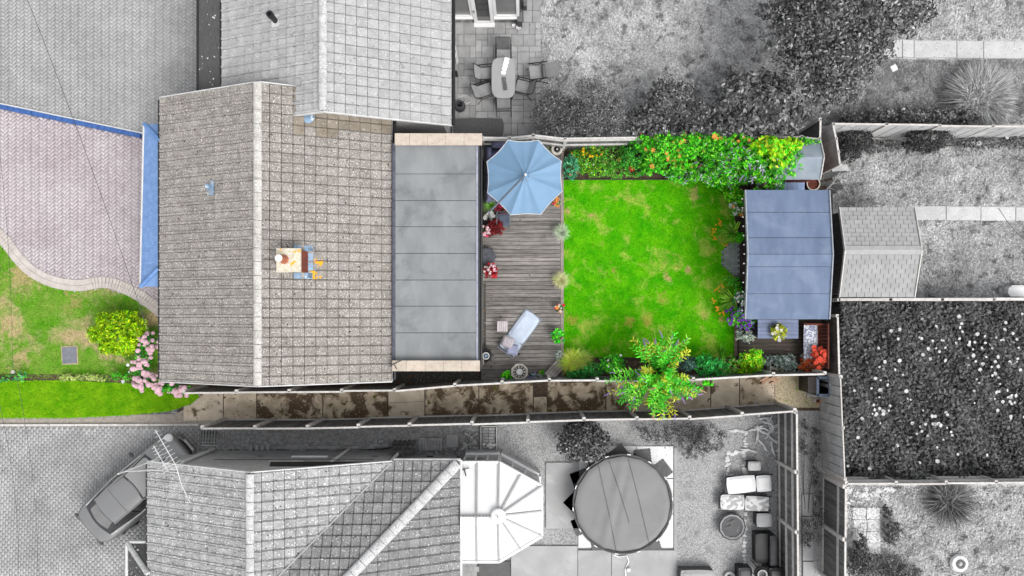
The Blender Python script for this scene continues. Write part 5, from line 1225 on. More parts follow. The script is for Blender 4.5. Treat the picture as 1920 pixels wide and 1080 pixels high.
plant('orange_honeysuckle', 'sprawling green climber with orange and yellow blooms over the north fence', 'shrub', (1260, 290, .06), [(1240, 276, 1.45, 38, 24, .5), (1290, 276, 1.5, 40, 24, .5), (1335, 278, 1.5, 32, 24, .5), (1205, 268, 1.4, 20, 12, .4), (1380, 268, 1.6, 30, 14, .4), (1225, 310, .8, 28, 18, .4), (1270, 312, .8, 36, 18, .4)], 8000, .115, G_BRIGHT + G_MID, [('lily', f_orange, 34, dict(sc=1.25)), ('lily', f_yor2, 26, dict(sc=1.2)), ('tiny', f_white, 14, {})], stem=.02)
arching('butterfly_bush', 'large butterfly bush with lilac flower spikes overhanging the lawn corner', (1385, 312, .06), [(1330, 318, 1.0, 46, 24, .5), (1385, 300, 1.7, 48, 34, .5), (1430, 322, 1.7, 40, 28, .5), (1470, 306, 1.9, 34, 30, .4), (1290, 330, .7, 40, 16, .35), (1440, 348, 1.5, 28, 18, .35), (1365, 332, 1.1, 42, 20, .45)], 130, G_BRIGHT + G_MID + G_SILV[:1], .15, fl=((f_lilac, .3), (f_spent, .25)), fill=5200)
plant('lime_shrub', 'yellow-green broad-leaved shrub against the fence beside the small shed', 'shrub', (1455, 285, .06), [(1440, 276, 2.0, 34, 16, .4), (1462, 296, 2.05, 24, 20, .35), (1480, 274, 1.95, 22, 12, .35)], 2200, .17, G_LIME + G_BRIGHT[:2], stem=.02)
plant('climber', 'green climber spilling over the white-topped fence corner', 'climber', (1520, 268, .05), [(1505, 266, 1.9, 18, 7, .2), (1525, 266, 1.95, 12, 5, .15)], 700, .06, G_MID, stem=.01)
# --- east bed
plant('bright_shrub', 'bright green leafy plant at the lawn corner with tiny white blooms', 'shrub', (1378, 365, .06), [(1372, 362, .5, 18, 14, .35), (1388, 372, .5, 12, 14, .3)], 1300, .1, G_BRIGHT + G_LIME[:1], [('tiny', f_white, 12, {})])
plant('white_daisies', 'mound of white daisies with orange blooms beside the garden room wall', 'flowers', (1383, 392, .06), [(1383, 392, .45, 16, 14, .3)], 700, .06, G_MID, [('daisy', f_white, 34, dict(sc=1.2)), ('lily', f_orange, 7, dict(sc=1.2))])
f_yor = plain('petal_amber', 252, 176, 40, bump=0, transl=.2)
def crocosmia(label, px_, py_, n=44):
    T = thing('crocosmia', label, 'flowers', P(px_, py_, .06)); q = P(px_, py_, .1)
    V, cc = blades(q, int(n * 1.6), .72, .085, (.55, 1.25), [C(170, 235, 70), C(190, 240, 110), C(130, 215, 50)], 3, .1, .4)
    k = (V[:, 2, 0] - q.x < .08) & (np.abs(V[:, 2, 1] - q.y) < .45); V = V - np.array(ORG[T]); link('leaf_blades', arr_mesh('leaf_blades', V[k], cc[k], LEAF), T)
    for i in range(7):
        a = random.uniform(2.2, 4.1); e = q + Vector((math.cos(a) * .85, math.sin(a) * .6, .35)); MB().tube([q, (q + e) / 2 + Vector((0, 0, .3)), e], .008, 4).build('stem', M('stem_green', C(110, 160, 50), C(90, 140, 40)), T)
        for j in range(4): inst('flower', fmesh('lily', f_yor), T, e + Vector((random.uniform(-.1, .1), random.uniform(-.1, .1), .02)), random.uniform(0, 6), (.6,) * 3)
    return T
crocosmia('arching crocosmia with orange flowers above the brick apron', 1378, 438); crocosmia('arching crocosmia with orange flowers below the brick apron', 1376, 562)
plant('leafy_clump', 'small green clump beside the upper edge of the brick apron', 'plant', (1383, 448, .06), [(1382, 446, .3, 12, 10, .2)], 350, .09, G_BRIGHT)
plant('leafy_clump', 'low green foliage beside the lower edge of the brick apron', 'plant', (1376, 535, .06), [(1374, 528, .3, 16, 12, .2), (1384, 548, .3, 12, 14, .2)], 700, .08, G_MID)
plant('silver_daisies', 'silvery white daisies beside the garden room corner', 'flowers', (1387, 566, .06), [(1386, 566, .5, 12, 16, .3)], 500, .06, G_TEAL, [('daisy', f_white, 30, dict(sc=1.2))])
plant('purple_clematis', 'mass of purple flowers below the garden room roof corner', 'flowers', (1385, 600, .06), [(1382, 598, .6, 20, 16, .35), (1402, 606, .7, 18, 10, .3), (1374, 588, .5, 12, 10, .3)], 1500, .07, G_BRIGHT + G_MID, [('bloom', f_purple, 90, dict(sc=.9, top=0))])
plant('silver_bush', 'pale silver-leaved bush beside the dark table', 'shrub', (1397, 628, .06), [(1397, 628, .5, 16, 12, .3)], 1100, .07, G_SILV + [C(220, 226, 190)])
# --- south bed
def tuft(name, label, cat, px_, py_, n, ln, cols, h=.06, wd=.012, tilt=(.1, 1.2), pot=None, **k):
    T = thing(name, label, cat, P(px_, py_, h)); q = P(px_, py_, h)
    if pot:
        pm, pr_, ph = pot; MB().lathe(q, [(pr_ * .7, 0), (pr_, ph), (pr_ * 1.08, ph), (pr_ * 1.08, ph + .03), (pr_ * .9, ph + .03), (pr_ * .85, ph - .03), (.01, ph - .03)], 18).build('pot', pm, T); q = q + Vector((0, 0, ph - .02))
    blade_part('blades', T, q, n, ln, wd, cols, tilt=tilt, **k); return T
tuft('feather_grass', 'yellow-green feathery grass at the deck end of the south bed', 'grass', 1072, 678, 700, .5, [C(220, 235, 80), C(170, 225, 60), C(240, 240, 130)], tilt=(.4, 1.3), h=.45, spread=.14)
tuft('feather_grass', 'second paler feathery grass tuft in the south bed beside the dark shrub', 'grass', 1093, 676, 500, .42, [C(210, 235, 100), C(170, 220, 90), C(235, 240, 140)], tilt=(.4, 1.3), h=.4, spread=.12)
plant('silver_tuft', 'small silvery tuft at the deck corner above the timber trough', 'plant', (1050, 668, .25), [(1050, 666, .55, 9, 8, .2)], 300, .08, G_SILV, aspect=.2)
plant('dark_shrub', 'dark blue-green shrub behind the south fence cap rail', 'shrub', (1108, 694, .06), [(1085, 702, .9, 22, 9, .4), (1112, 694, 1.0, 20, 14, .45)], 2200, .07, G_DARK)
plant('white_flowered_bush', 'bright green bush with a few white blooms against the south fence', 'shrub', (1148, 690, .06), [(1148, 684, 1.1, 22, 19, .45)], 1500, .085, G_BRIGHT[:2] + G_DARK[:2] + G_MID, [('daisy', f_white, 8, dict(sc=1.0))])
arching('buddleia', 'tall airy buddleia arching over the alley fence with pale lilac spikes', (1222, 696, .06), [(1235, 652, 2.1, 58, 30, .45), (1180, 706, 2.0, 56, 26, .4), (1240, 712, 2.3, 54, 26, .4), (1172, 740, 2.0, 42, 26, .4), (1225, 756, 2.1, 38, 26, .4), (1280, 726, 2.0, 46, 28, .4), (1240, 774, 1.9, 28, 18, .3)], 165, [C(90, 225, 50), C(120, 240, 60), C(60, 200, 40), C(160, 235, 80), C(90, 215, 60), C(215, 222, 70)], .18, fl=((f_lilac, .3), (f_spent, .16)))
plant('blue_shrub', 'dusky blue-green shrub between the buddleia and the ferny plant', 'shrub', (1290, 684, .06), [(1286, 682, 1.0, 22, 15, .4)], 1100, .07, [C(80, 118, 104), C(104, 146, 128), C(60, 92, 86)])
plant('ferny_shrub', 'glossy deep green ferny shrub in the south bed', 'shrub', (1325, 686, .06), [(1322, 684, 1.0, 26, 19, .4), (1345, 690, 1.0, 18, 14, .35)], 1500, .12, G_DARK[:2] + [C(60, 200, 90), C(80, 220, 100)], aspect=.3)
plant('straggly_shrub', 'straggly green shrub with dry pinkish stems beside the fence cap', 'shrub', (1362, 690, .06), [(1362, 684, .9, 26, 17, .35), (1350, 700, .9, 18, 9, .3)], 1300, .08, G_MID + [C(200, 170, 130)], aspect=.3)
plant('euonymus', 'bright yellow-green rosette shrub by the garden room deck', 'shrub', (1408, 680, .06), [(1408, 676, .8, 22, 22, .45), (1392, 690, .6, 18, 14, .35)], 1700, .1, G_LIME + G_BRIGHT[:2])
tuft('spiky_leaves', 'upright sword-leaved plant standing in the lawn edge near the ferny shrub', 'plant', 1351, 658, 14, .45, [C(80, 180, 40), C(120, 200, 60)], wd=.06, tilt=(.2, .9))
plant('fence_foliage', 'green shoots hanging over the alley side of the fence cap below the ferny shrub', 'climber', (1328, 712, .06), [(1328, 716, 1.5, 12, 7, .25)], 250, .1, G_BRIGHT, stem=.008)
# --- deck pots
def potted(label, px_, py_, r, hgt, pm, blobs_r, n, size, cols, fl=(), z=DZ, cat='potted plant', **kw):
    q = P(px_, py_, z); T = thing('potted_plant', label, cat, q)
    MB().lathe(q, [(r * .68, 0), (r, hgt), (r * 1.1, hgt), (r * 1.1, hgt + .03), (r * .92, hgt + .03), (r * .85, hgt - .03), (.01, hgt - .03)], 18).build('pot', pm, T)
    B = [(q.x, q.y, z + hgt + blobs_r * .5, blobs_r, blobs_r, blobs_r * .8)]
    F, p, d = foliage('foliage', T, B, n, size, cols, **kw); stems(T, q + Vector((0, 0, hgt - .05)), B, .01, m_barkbr)
    for f in fl: flowers(T, p, d, *f[:3], **(f[3] if len(f) > 3 else {}))
    return T
tuft('spiky_potted_plant', 'spiky green plant in a pale pot behind the parasol pole', 'potted plant', 921, 387, 90, .4, [C(130, 200, 70), C(90, 170, 40), C(170, 210, 110)], h=DZ, wd=.022, pot=(m_potgrey, .17, .3))
potted('red and pink begonias in a dark pot under the parasol rim', 941, 396, .14, .28, m_black, .15, 260, .06, G_MID, [('bloom', f_hot, 6, dict(sc=1.3)), ('bloom', f_red, 6, dict(sc=1.2))])
potted('crimson feathery acer in a pot beside the extension eave', 929, 430, .18, .3, m_black, .30, 1500, .09, [C(130, 34, 40), C(104, 26, 34), C(160, 50, 50)], aspect=.22)
potted('pink and white geraniums next to the crimson acer', 912, 434, .15, .34, m_dkgrey, .19, 320, .06, G_MID, [('pom', f_pink, 16, dict(sc=1.1)), ('bloom', f_hot, 7, {}), ('daisy', f_white, 8, {})])
potted('white lilies in a small pot below the parasol pole', 919, 409, .11, .3, m_dkgrey, .13, 160, .07, G_DARK, [('lily', f_white, 9, dict(sc=1.2))])
potted('red acer and geraniums overflowing a pot below the wicker chair', 922, 510, .17, .32, m_black, .25, 1000, .08, [C(170, 24, 40), C(140, 20, 36), C(196, 44, 54)], [('pom', f_pink, 12, dict(sc=1.0)), ('bloom', f_red, 8, {}), ('daisy', f_white, 9, {})], aspect=.3)
potted('orange and red blooms in a pale pot at the parasol edge by the lawn', 1044, 381, .14, .22, m_potgrey, .15, 260, .07, G_MID, [('lily', f_orange, 6, {}), ('bloom', f_red, 4, {})])
tuft('pampas_pot', 'silvery feather grass tuft in a pot on the deck edge nearer the parasol', 'potted plant', 1052, 437, 620, .34, [C(206, 222, 190), C(180, 206, 160), C(228, 234, 216)], h=DZ, wd=.008, tilt=(.05, 1.4), pot=(m_potgrey, .11, .22))
tuft('pampas_pot', 'cream feather grass tuft in a pot midway along the deck edge', 'potted plant', 1051, 526, 700, .36, [C(226, 226, 160), C(204, 212, 130), C(240, 238, 196)], h=DZ, wd=.008, tilt=(.05, 1.4), pot=(m_potgrey, .11, .22))
potted('small red, orange and white blooms in a pot on the deck edge', 1050, 579, .1, .18, m_dkgrey, .14, 220, .06, G_MID, [('bloom', f_red, 4, {}), ('lily', f_orange, 4, {}), ('daisy', f_white, 8, {})])
potted('bright green leafy herb in a pot on the deck edge beside the lounger foot', 1046, 630, .14, .22, m_terra, .24, 420, .12, G_BRIGHT[:2] + [C(60, 190, 80)])
potted('leafy green hosta in a pot beside the stone fountain', 951, 704, .13, .2, m_dkgrey, .2, 240, .12, G_BRIGHT)
potted('small green plant in a terracotta pot between the fountain and the trough', 1015, 697, .09, .16, m_terra, .1, 120, .07, G_BRIGHT)
potted('blue-violet flowers in a low pot beside the fountain', 998, 704, .1, .14, m_dkgrey, .14, 200, .06, G_TEAL, [('tiny', f_lilac, 14, dict(sc=1.2)), ('tiny', f_purple, 6, {})])
plant('silver_leaf_plant', 'small silvery trailing plant on the deck below the blue-violet pot', 'plant', (1012, 708, .25), [(1012, 708, .4, 10, 6, .12)], 220, .07, G_SILV)
# white ringed planter behind the parasol
q = P(1044, 282, .3); T = thing('ring_planter', 'round white-rimmed planter with small figure behind the parasol', 'planter', P(1044, 283, 0))
MB().lathe((q.x, q.y, 0), [(.14, 0), (.19, .4), (.2, .45), (.13, .46), (.12, .40), (.01, .4)], 20).build('bowl', m_stone, T); MB().lathe((q.x, q.y, .40), [(.08, 0), (.1, .05), (.07, .07), (.005, .07)], 16).build('dark_water', m_black, T); MB().ell((q.x, q.y, .5), (.04, .04, .07), 8, 6).build('figurine', m_stone, T)
tuft('sprig', 'small spiky green sprig beside the ring planter', 'plant', 1035, 281, 26, .22, [C(120, 170, 60), C(150, 190, 90)], h=.25, wd=.02)
# --- garden room deck plants
q = P(1457, 622, 1.0); T = thing('plant_bowl', 'bowl of yellow-green foliage with white blooms on the slatted table', 'plant', (q.x, q.y, 1.05))
MB().lathe((q.x, q.y, 1.05), [(.1, 0), (.17, .1), (.18, .12), (.15, .12), (.01, .08)], 18).build('bowl', m_stone, T)
F, p, d = foliage('foliage', T, [(q.x, q.y, 1.16, .27, .27, .12)], 1100, .06, [C(210, 214, 30), C(180, 200, 30), C(230, 226, 70), C(150, 180, 20)]); flowers(T, p, d, 'bloom', f_white, 7, dict(sc=1.0)['sc'])
plant('cineraria', 'silver-leaved cineraria spreading behind the pebble planter', 'plant', (1470, 682, .3), [(1470, 678, .6, 26, 14, .25), (1490, 690, .5, 16, 10, .2), (1436, 676, .5, 12, 12, .2)], 1400, .11, G_SILV + [C(150, 176, 160)], aspect=.3)
T = thing('pebble_planter', 'square pale planter box with pebbles and a green succulent', 'planter', P(1459, 689, .3)); q = P(1459, 689, .6)
for dx, dy, w_, h_ in ((-.28, 0, .04, .36), (.28, 0, .04, .36), (0, .17, .52, .04), (0, -.17, .52, .04)): MB().box((q.x + dx, q.y + dy, .46), (w_, h_, .32)).build('side', m_stone, T)
MB().box((q.x, q.y, .5), (.54, .32, .1)).build('soil', m_soil, T)
for i in range(9): inst('pebble', pbm, T, (q.x + random.uniform(-.22, .22), q.y + random.uniform(-.12, .12), .57), random.uniform(0, 3), (1.4, 1.4, 1.2))
blade_part('succulent', T, (q.x + .08, q.y, .56), 60, .2, .03, [C(110, 120, 40), C(90, 100, 30), C(140, 140, 60)], tilt=(.2, 1.2))
plant('orange_heuchera', 'orange-red leaved plant in a round pot at the bench foot', 'potted plant', (1520, 688, .3), [(1520, 684, .75, 22, 14, .2)], 1300, .07, [C(232, 92, 50), C(214, 110, 50), C(240, 80, 60), C(180, 120, 40)])
q = P(1511, 688, .3); tag(MB().lathe(q, [(.14, 0), (.2, .3), (.22, .32), (.17, .32), (.15, .2), (.01, .2)], 18).build('plant_pot', M('pot_bluegrey', C(160, 170, 180), C(130, 140, 150), 6)), 'blue-grey round pot holding the orange-red plant', 'pot')
plant('coral_geranium', 'coral red geranium spilling over the bench end', 'potted plant', (1536, 672, .3), [(1535, 668, .95, 12, 18, .2)], 500, .07, [C(240, 70, 66), C(246, 96, 80), C(120, 140, 60)], [('bloom', f_coral, 26, dict(sc=1.4))])
# --- front garden
T, p, d = plant('globe_bush', 'clipped round lime-green bush on the front lawn', 'bush', (228, 622, .05), [(225, 624, .75, 52, 42, .55)], 7000, .12, [C(170, 214, 0), C(140, 200, 0), C(200, 226, 30), C(104, 176, 10)], stem=.04, aspect=.38, spread=.1)
for i, (lb, bl, n) in enumerate((('pink hydrangea at the bungalow front corner beside the globe bush', [(272, 660, .7, 12, 22, .35), (270, 690, .7, 14, 22, .35), (284, 640, .7, 8, 12, .3)], 34), ('pink hydrangea along the bungalow side below the roof verge', [(285, 716, .7, 26, 12, .35), (320, 724, .65, 24, 10, .3), (348, 730, .6, 14, 8, .28)], 40))):
    plant('hydrangea', lb, 'shrub', (bl[1][0], bl[1][1], .05), bl, 1600, .12, G_DARK + G_MID + [C(70, 170, 30)], [('hyd', f_pink, int(n * 1.9), dict(sc=.95, top=-.1, out=.1))], aspect=.6)
plant('garden_perennial', 'green leafy perennial with pale flower spike at the soil bed end', 'plant', (32, 708, .05), [(36, 706, .3, 16, 8, .2), (0, 712, .2, 16, 5, .12)], 500, .08, G_TEAL + G_MID, [('daisy', f_white, 3, {})])
plant('variegated_edging', 'low pale variegated edging plants along the soil bed', 'plant', (155, 708, .05), [(130, 707, .2, 18, 7, .12), (165, 707, .22, 24, 6, .14), (190, 709, .2, 12, 6, .12)], 1500, .06, [C(190, 210, 110), C(150, 190, 70), C(220, 226, 160)])
plant('bed_tuft', 'dark green tuft with white bloom at the soil bed end near the hydrangeas', 'plant', (232, 706, .05), [(220, 705, .25, 10, 7, .15), (243, 706, .3, 14, 9, .2)], 600, .08, G_MID, [('lily', f_white, 2, {})])
q = P(242, 684, .5); T = thing('garden_stake_light', 'small white solar stake light on the front lawn', 'garden light', P(245, 690, .05)); MB().tube([P(246, 694, .05), q], .008, 5).build('stake', m_metal, T); MB().lathe(q, [(.03, 0), (.05, .04), (.06, .08), (.01, .1)], 10).build('lamp_head', m_white, T)
q = P(27, 697, .6); T = thing('garden_stake_light', 'small grey stake light among the perennials at the soil bed end', 'garden light', P(29, 704, .05)); MB().tube([P(29, 704, .05), q], .008, 5).build('stake', m_metal, T); MB().lathe(q, [(.04, 0), (.06, .05), (.07, .09), (.01, .1)], 10).build('lamp_head', m_potgrey, T)
# --- grey neighbours' planting
def grey(name, label, cat, base, blobs, n, size, cols=GREY_D, stem=.02, **k): return plant(name, label, cat, base, blobs, n, size, cols, smat=m_bark, stem=stem, **k)
grey('privet_shrub', 'fine-leaved dark grey rounded shrub at the patio corner', 'shrub', (1035, 215), [(1035, 212, 1.1, 36, 40, .8), (1072, 222, 1.1, 26, 34, .8), (1060, 246, 1.5, 50, 10, .3)], 8500, .07, aspect=.4)
grey('privet_shrub', 'fine-leaved grey shrub with lighter tips in the middle of the hedge row', 'shrub', (1125, 210), [(1115, 195, 1.3, 42, 44, .8), (1148, 220, 1.2, 26, 36, .7), (1100, 225, 1.2, 30, 30, .7), (1130, 248, 1.5, 40, 10, .3)], 9500, .07, GREY_D + [C(170)], aspect=.35)
grey('hebe_shrub', 'broad-leaved grey shrub with pale flecks behind the climbing blooms', 'shrub', (1255, 215), [(1255, 195, 1.3, 46, 42, .8), (1215, 228, 1.2, 36, 28, .7), (1300, 222, 1.2, 36, 34, .7), (1220, 248, 1.6, 40, 10, .3), (1290, 248, 1.6, 40, 10, .3)], 5500, .12, GREY_D + [C(130)], fl=[('tiny', f_whiteg, 12, dict(sc=1.5))], aspect=.5)
grey('laurel_shrub', 'large-leaved laurel mound in grey behind the butterfly bush', 'shrub', (1415, 205), [(1385, 185, 1.5, 46, 48, .9), (1440, 200, 1.6, 50, 54, .9), (1410, 232, 1.5, 60, 26, .8), (1480, 225, 1.4, 22, 30, .7), (1370, 248, 1.7, 50, 10, .3), (1450, 248, 1.7, 46, 10, .3)], 5600, .17, [C(116), C(98), C(134), C(82), C(150)], aspect=.5)
grey('garden_tree', 'big spreading grey tree overhanging the pale slab path', 'tree', (1560, 90), [(1490, 60, 3.0, 62, 60, 1.2), (1560, 40, 3.4, 80, 66, 1.4), (1640, 30, 3.0, 80, 60, 1.2), (1550, 125, 3.0, 72, 56, 1.2), (1612, 92, 2.8, 48, 46, 1.1), (1500, 120, 2.6, 48, 50, 1.0), (1690, 20, 2.6, 50, 40, .9), (1555, 170, 2.5, 44, 34, .9), (1460, 20, 2.6, 40, 40, .9)], 19000, .12, [C(94), C(76), C(116), C(142), C(60), C(164)], stem=.09, aspect=.5, cl=18)
T = thing('fountain_grass', 'large arching fountain grass clump in grey beside the low hedge', 'grass', P(1832, 190)); 
blade_part('blades', T, P(1828, 190, .05), 6500, 1.0, .03, [C(180), C(150), C(206), C(124), C(224)], tilt=(.25, 1.2), spread=.6, curl=1.0)
grey('low_hedge', 'low trimmed leafy hedge in grey along the pale board fence', 'hedge', (1700, 222), [(1600, 226, .6, 26, 10, .4), (1645, 222, .7, 34, 13, .5), (1700, 221, .75, 36, 14, .5), (1755, 221, .75, 36, 14, .5), (1800, 222, .7, 28, 13, .5)], 6500, .1, GREY_M, aspect=.6)
grey('dark_shrub', 'dark grey shrub at the fence corner beside the rustic panels', 'shrub', (1590, 268), [(1600, 262, .7, 34, 22, .5), (1585, 285, .5, 26, 18, .4)], 3600, .08, [C(80), C(60), C(100), C(44)])
grey('dark_shrub', 'rounded dark grey shrub against the pale board fence', 'shrub', (1740, 262), [(1738, 260, .8, 44, 22, .55), (1725, 276, .5, 30, 14, .4)], 4200, .08, [C(84), C(62), C(106), C(46)])
grey('border_plants', 'straggling grey border plants at the foot of the pale fence', 'plants', (1850, 270), [(1840, 268, .3, 50, 12, .25), (1905, 265, .35, 30, 14, .3), (1650, 275, .3, 40, 12, .25)], 3200, .08, GREY_M, fl=[('bloom', f_whiteg, 6, dict(sc=1.6))])
grey('round_bush', 'round dark bush in grey against the feather-edge fence', 'bush', (1095, 828), [(1094, 826, .9, 46, 36, .6)], 5200, .11, [C(92), C(70), C(120), C(150), C(54)], aspect=.6)
grey('weedy_shrub', 'straggly grey shrub beside the pool by the fence', 'shrub', (1270, 815), [(1260, 812, .5, 70, 20, .35), (1325, 820, .5, 36, 26, .35), (1300, 840, .3, 26, 20, .25)], 4200, .1, [C(104), C(80), C(140), C(60)], aspect=.2)
tuft('dry_grass_clump', 'spiky grey clump on the rough ground below the bramble fence', 'grass', 1775, 938, 900, .95, [C(130), C(90), C(160), C(70)], wd=.03, tilt=(.5, 1.4), spread=.3)
grey('low_weeds', 'dense low weeds in grey at the foot of the narrow-board fence', 'plants', (1650, 1065), [(1640, 1062, .3, 56, 26, .3), (1690, 1075, .3, 40, 20, .25), (1610, 1030, .3, 16, 30, .25)], 4200, .09, GREY_D)
grey('low_weeds', 'small patch of grey weeds between the white slabs', 'plants', (1672, 1000), [(1672, 995, .2, 16, 26, .2), (1664, 960, .2, 8, 16, .15)], 1100, .09, GREY_D)
grey('lane_weeds', 'tufts of dark weeds along the gravel lane', 'plants', (1512, 1000), [(1512, 1000, .2, 10, 30, .2), (1528, 850, .2, 8, 60, .15), (1532, 960, .2, 8, 60, .12), (1508, 820, .2, 6, 40, .1)], 2200, .07, GREY_M)
# bramble / bindweed plot
n = 26000
T = thing('bramble_cover', 'dense dark bindweed leaves dotted with white flowers filling the plot', 'ground cover', P(1750, 730))
poly = pp([(1574, 566), (1960, 566), (1960, 897), (1576, 897)], .7); xs = [q.x for q in poly]; ys_ = [q.y for q in poly]
x = RNG.uniform(min(xs), max(xs), n); y = RNG.uniform(min(ys_), max(ys_), n)
hh = .75 + .18 * np.sin(x * 1.7 + 1) * np.sin(y * 1.3) + .12 * np.sin(x * 4.1 + y * 3) ; p = np.stack([x, y, hh + RNG.normal(0, .08, n)], 1)
nv = nrm(RNG.normal(size=(n, 3)) * .42 + np.array([0, 0, 1])); di = nrm(np.cross(nv, RNG.normal(size=(n, 3)))); ln = .15 * RNG.uniform(.6, 1.3, n)
V = quads(p, di, nv, ln, ln * .55); cc = pal(n, [C(104), C(114), C(95), C(126), C(86)], .11)
o = link('leaves', arr_mesh('leaves', V - np.array(ORG[T]), cc, LEAF), T); o['kind'] = 'stuff'
N = 40; v = []; f = []
for j in range(N + 1):
    for i in range(N + 1):
        xx = min(xs) + (max(xs) - min(xs)) * i / N; yy = min(ys_) + (max(ys_) - min(ys_)) * j / N
        e = 0 if 0 < i < N and 0 < j < N else 1; v.append((xx, yy, .04 if e else .6 + .18 * math.sin(xx * 1.7 + 1) * math.sin(yy * 1.3) + .1 * math.sin(xx * 4.1 + yy * 3)))
for j in range(N):
    for i in range(N): f.append((j * (N + 1) + i, j * (N + 1) + i + 1, (j + 1) * (N + 1) + i + 1, (j + 1) * (N + 1) + i))
MB().add(v, f).build('stem_mat', M('bramble_under', C(90), C(70), 8, bump=.8), T)
random.seed(77); cl_ = [(1850, 630), (1820, 640), (1880, 725), (1850, 720), (1770, 650), (1700, 640), (1840, 670), (1900, 650), (1660, 720), (1900, 760), (1750, 790), (1865, 690), (1650, 780)]
for i in range(150):
    if i < 118: c_ = random.choice(cl_); px_, py_ = random.gauss(c_[0], 22), random.gauss(c_[1], 20)
    else: px_, py_ = random.uniform(1590, 1918), random.uniform(580, 880)
    if not (1588 < px_ < 1930 and 578 < py_ < 885): continue
    q = P(px_, py_, .95); k = random.uniform(.6, 1.35); inst('flower', fmesh('bloom', f_whiteg), T, (q.x, q.y, .95 + .18 * math.sin(q.x * 1.7 + 1) * math.sin(q.y * 1.3) + random.uniform(-.02, .06)), Matrix.Rotation(random.uniform(0, 6), 3, 'Z') @ Matrix.Rotation(random.uniform(-.5, .5), 3, 'X'), (k, k, k))
random.seed(55)
# ------------------------------------------------------------------ car
CAR = thing('parked_car', 'silver saloon car parked at an angle partly under the speckled roof eave', 'car', (0, 0, 0))
LEN, WID = 4.5, 1.74
def hw(x):      # half width along the length, x from -LEN/2 (tail) to LEN/2 (nose)
    t = abs(x) / (LEN / 2); e = max(0, (t - .72) / .28); return WID / 2 * (1 - .05 * t * t) * math.sqrt(max(0.0, 1 - (e * .78) ** 2.4))
def topz(x):
    return np.interp(x, [-2.25, -2.15, -1.5, -1.2, 0, .8, 1.3, 2.0, 2.2, 2.25], [.72, .93, .99, 1.0, .97, .97, .95, .82, .70, .6])
def botz(x): return np.interp(x, [-2.25, -2.1, 2.1, 2.25], [.42, .24, .22, .36])
ns = 40; secs = []
for i in range(ns + 1):
    x = -LEN / 2 + LEN * i / ns; w_ = max(hw(x), .02); zt, zb = topz(x), botz(x); s = []
    for (fy, fz) in ((-.86, 0), (-.98, .12), (-1, .45), (-.985, .72), (-.93, .9), (-.8, .97), (-.4, 1.0), (0, 1.012), (.4, 1.0), (.8, .97), (.93, .9), (.985, .72), (1, .45), (.98, .12), (.86, 0)): s.append((x, w_ * fy, zb + (zt - zb) * fz))
    secs.append(s)
k = len(secs[0]); m = MB(); m.v = [p for s in secs for p in s]
m.f = [(i * k + j, (i + 1) * k + j, (i + 1) * k + (j + 1) % k, i * k + (j + 1) % k) for i in range(ns) for j in range(k)] + [tuple(range(k)), tuple(range(ns * k + k - 1, ns * k - 1, -1))]; m.t = [0] * len(m.f)
body = m.build('body', m_car, CAR, smooth=True)
# cabin: belt line at z~.97 up to roof z~1.42
bx = [-1.62, -1.0, .25, 1.12]; ry = .56; by_ = .74
belt = [(-1.62, .62, .985), (-1.3, .72, .985), (.2, .76, .965), (1.12, .66, .945)]
roofp = [(-.98, .50, 1.36), (-.8, .55, 1.40), (.10, .56, 1.42), (.28, .53, 1.39)]
rf = MB(); v = []; f = []
Nx, Ny = 10, 8
for i in range(Nx + 1):
    t = i / Nx; x = -1.0 + 1.3 * t; z = 1.36 + .06 * math.sin(math.pi * (t * .8 + .15)); wd = .53 + .03 * math.sin(math.pi * t)
    for j in range(Ny + 1): y = (j / Ny * 2 - 1); v.append((x - .05 * (1 - y * y) * (1 if t < .5 else -1) * abs(2 * t - 1), y * wd, z - .045 * y ** 4 + .0))
for i in range(Nx):
    for j in range(Ny): a = i * (Ny + 1) + j; f.append((a, a + Ny + 1, a + Ny + 2, a + 1))
rf.add(v, f).build('roof_panel', m_car, CAR, smooth=True)
def pane(nm, pts, mat, grow=0): return MB().hull(pts, .012).build(nm, mat, CAR)
def curved(nm, a0, a1, b0, b1, mat, bow0, bow1, N=8):
    v = []; f = []
    for i in range(5):
        t = i / 4
        for j in range(N + 1):
            s = j / N; p = Vector(a0).lerp(Vector(a1), s).lerp(Vector(b0).lerp(Vector(b1), s), t); p.x += (bow0 + (bow1 - bow0) * t) * math.sin(math.pi * s); v.append(p)
    for i in range(4):
        for j in range(N): q = i * (N + 1) + j; f.append((q, q + 1, q + N + 2, q + N + 1))
    n0 = len(v); v += [p - Vector((0, 0, .02)) for p in v]; f += [tuple(n0 + i for i in ff[::-1]) for ff in f]
    return MB().add(v, f).build(nm, mat, CAR, smooth=True)
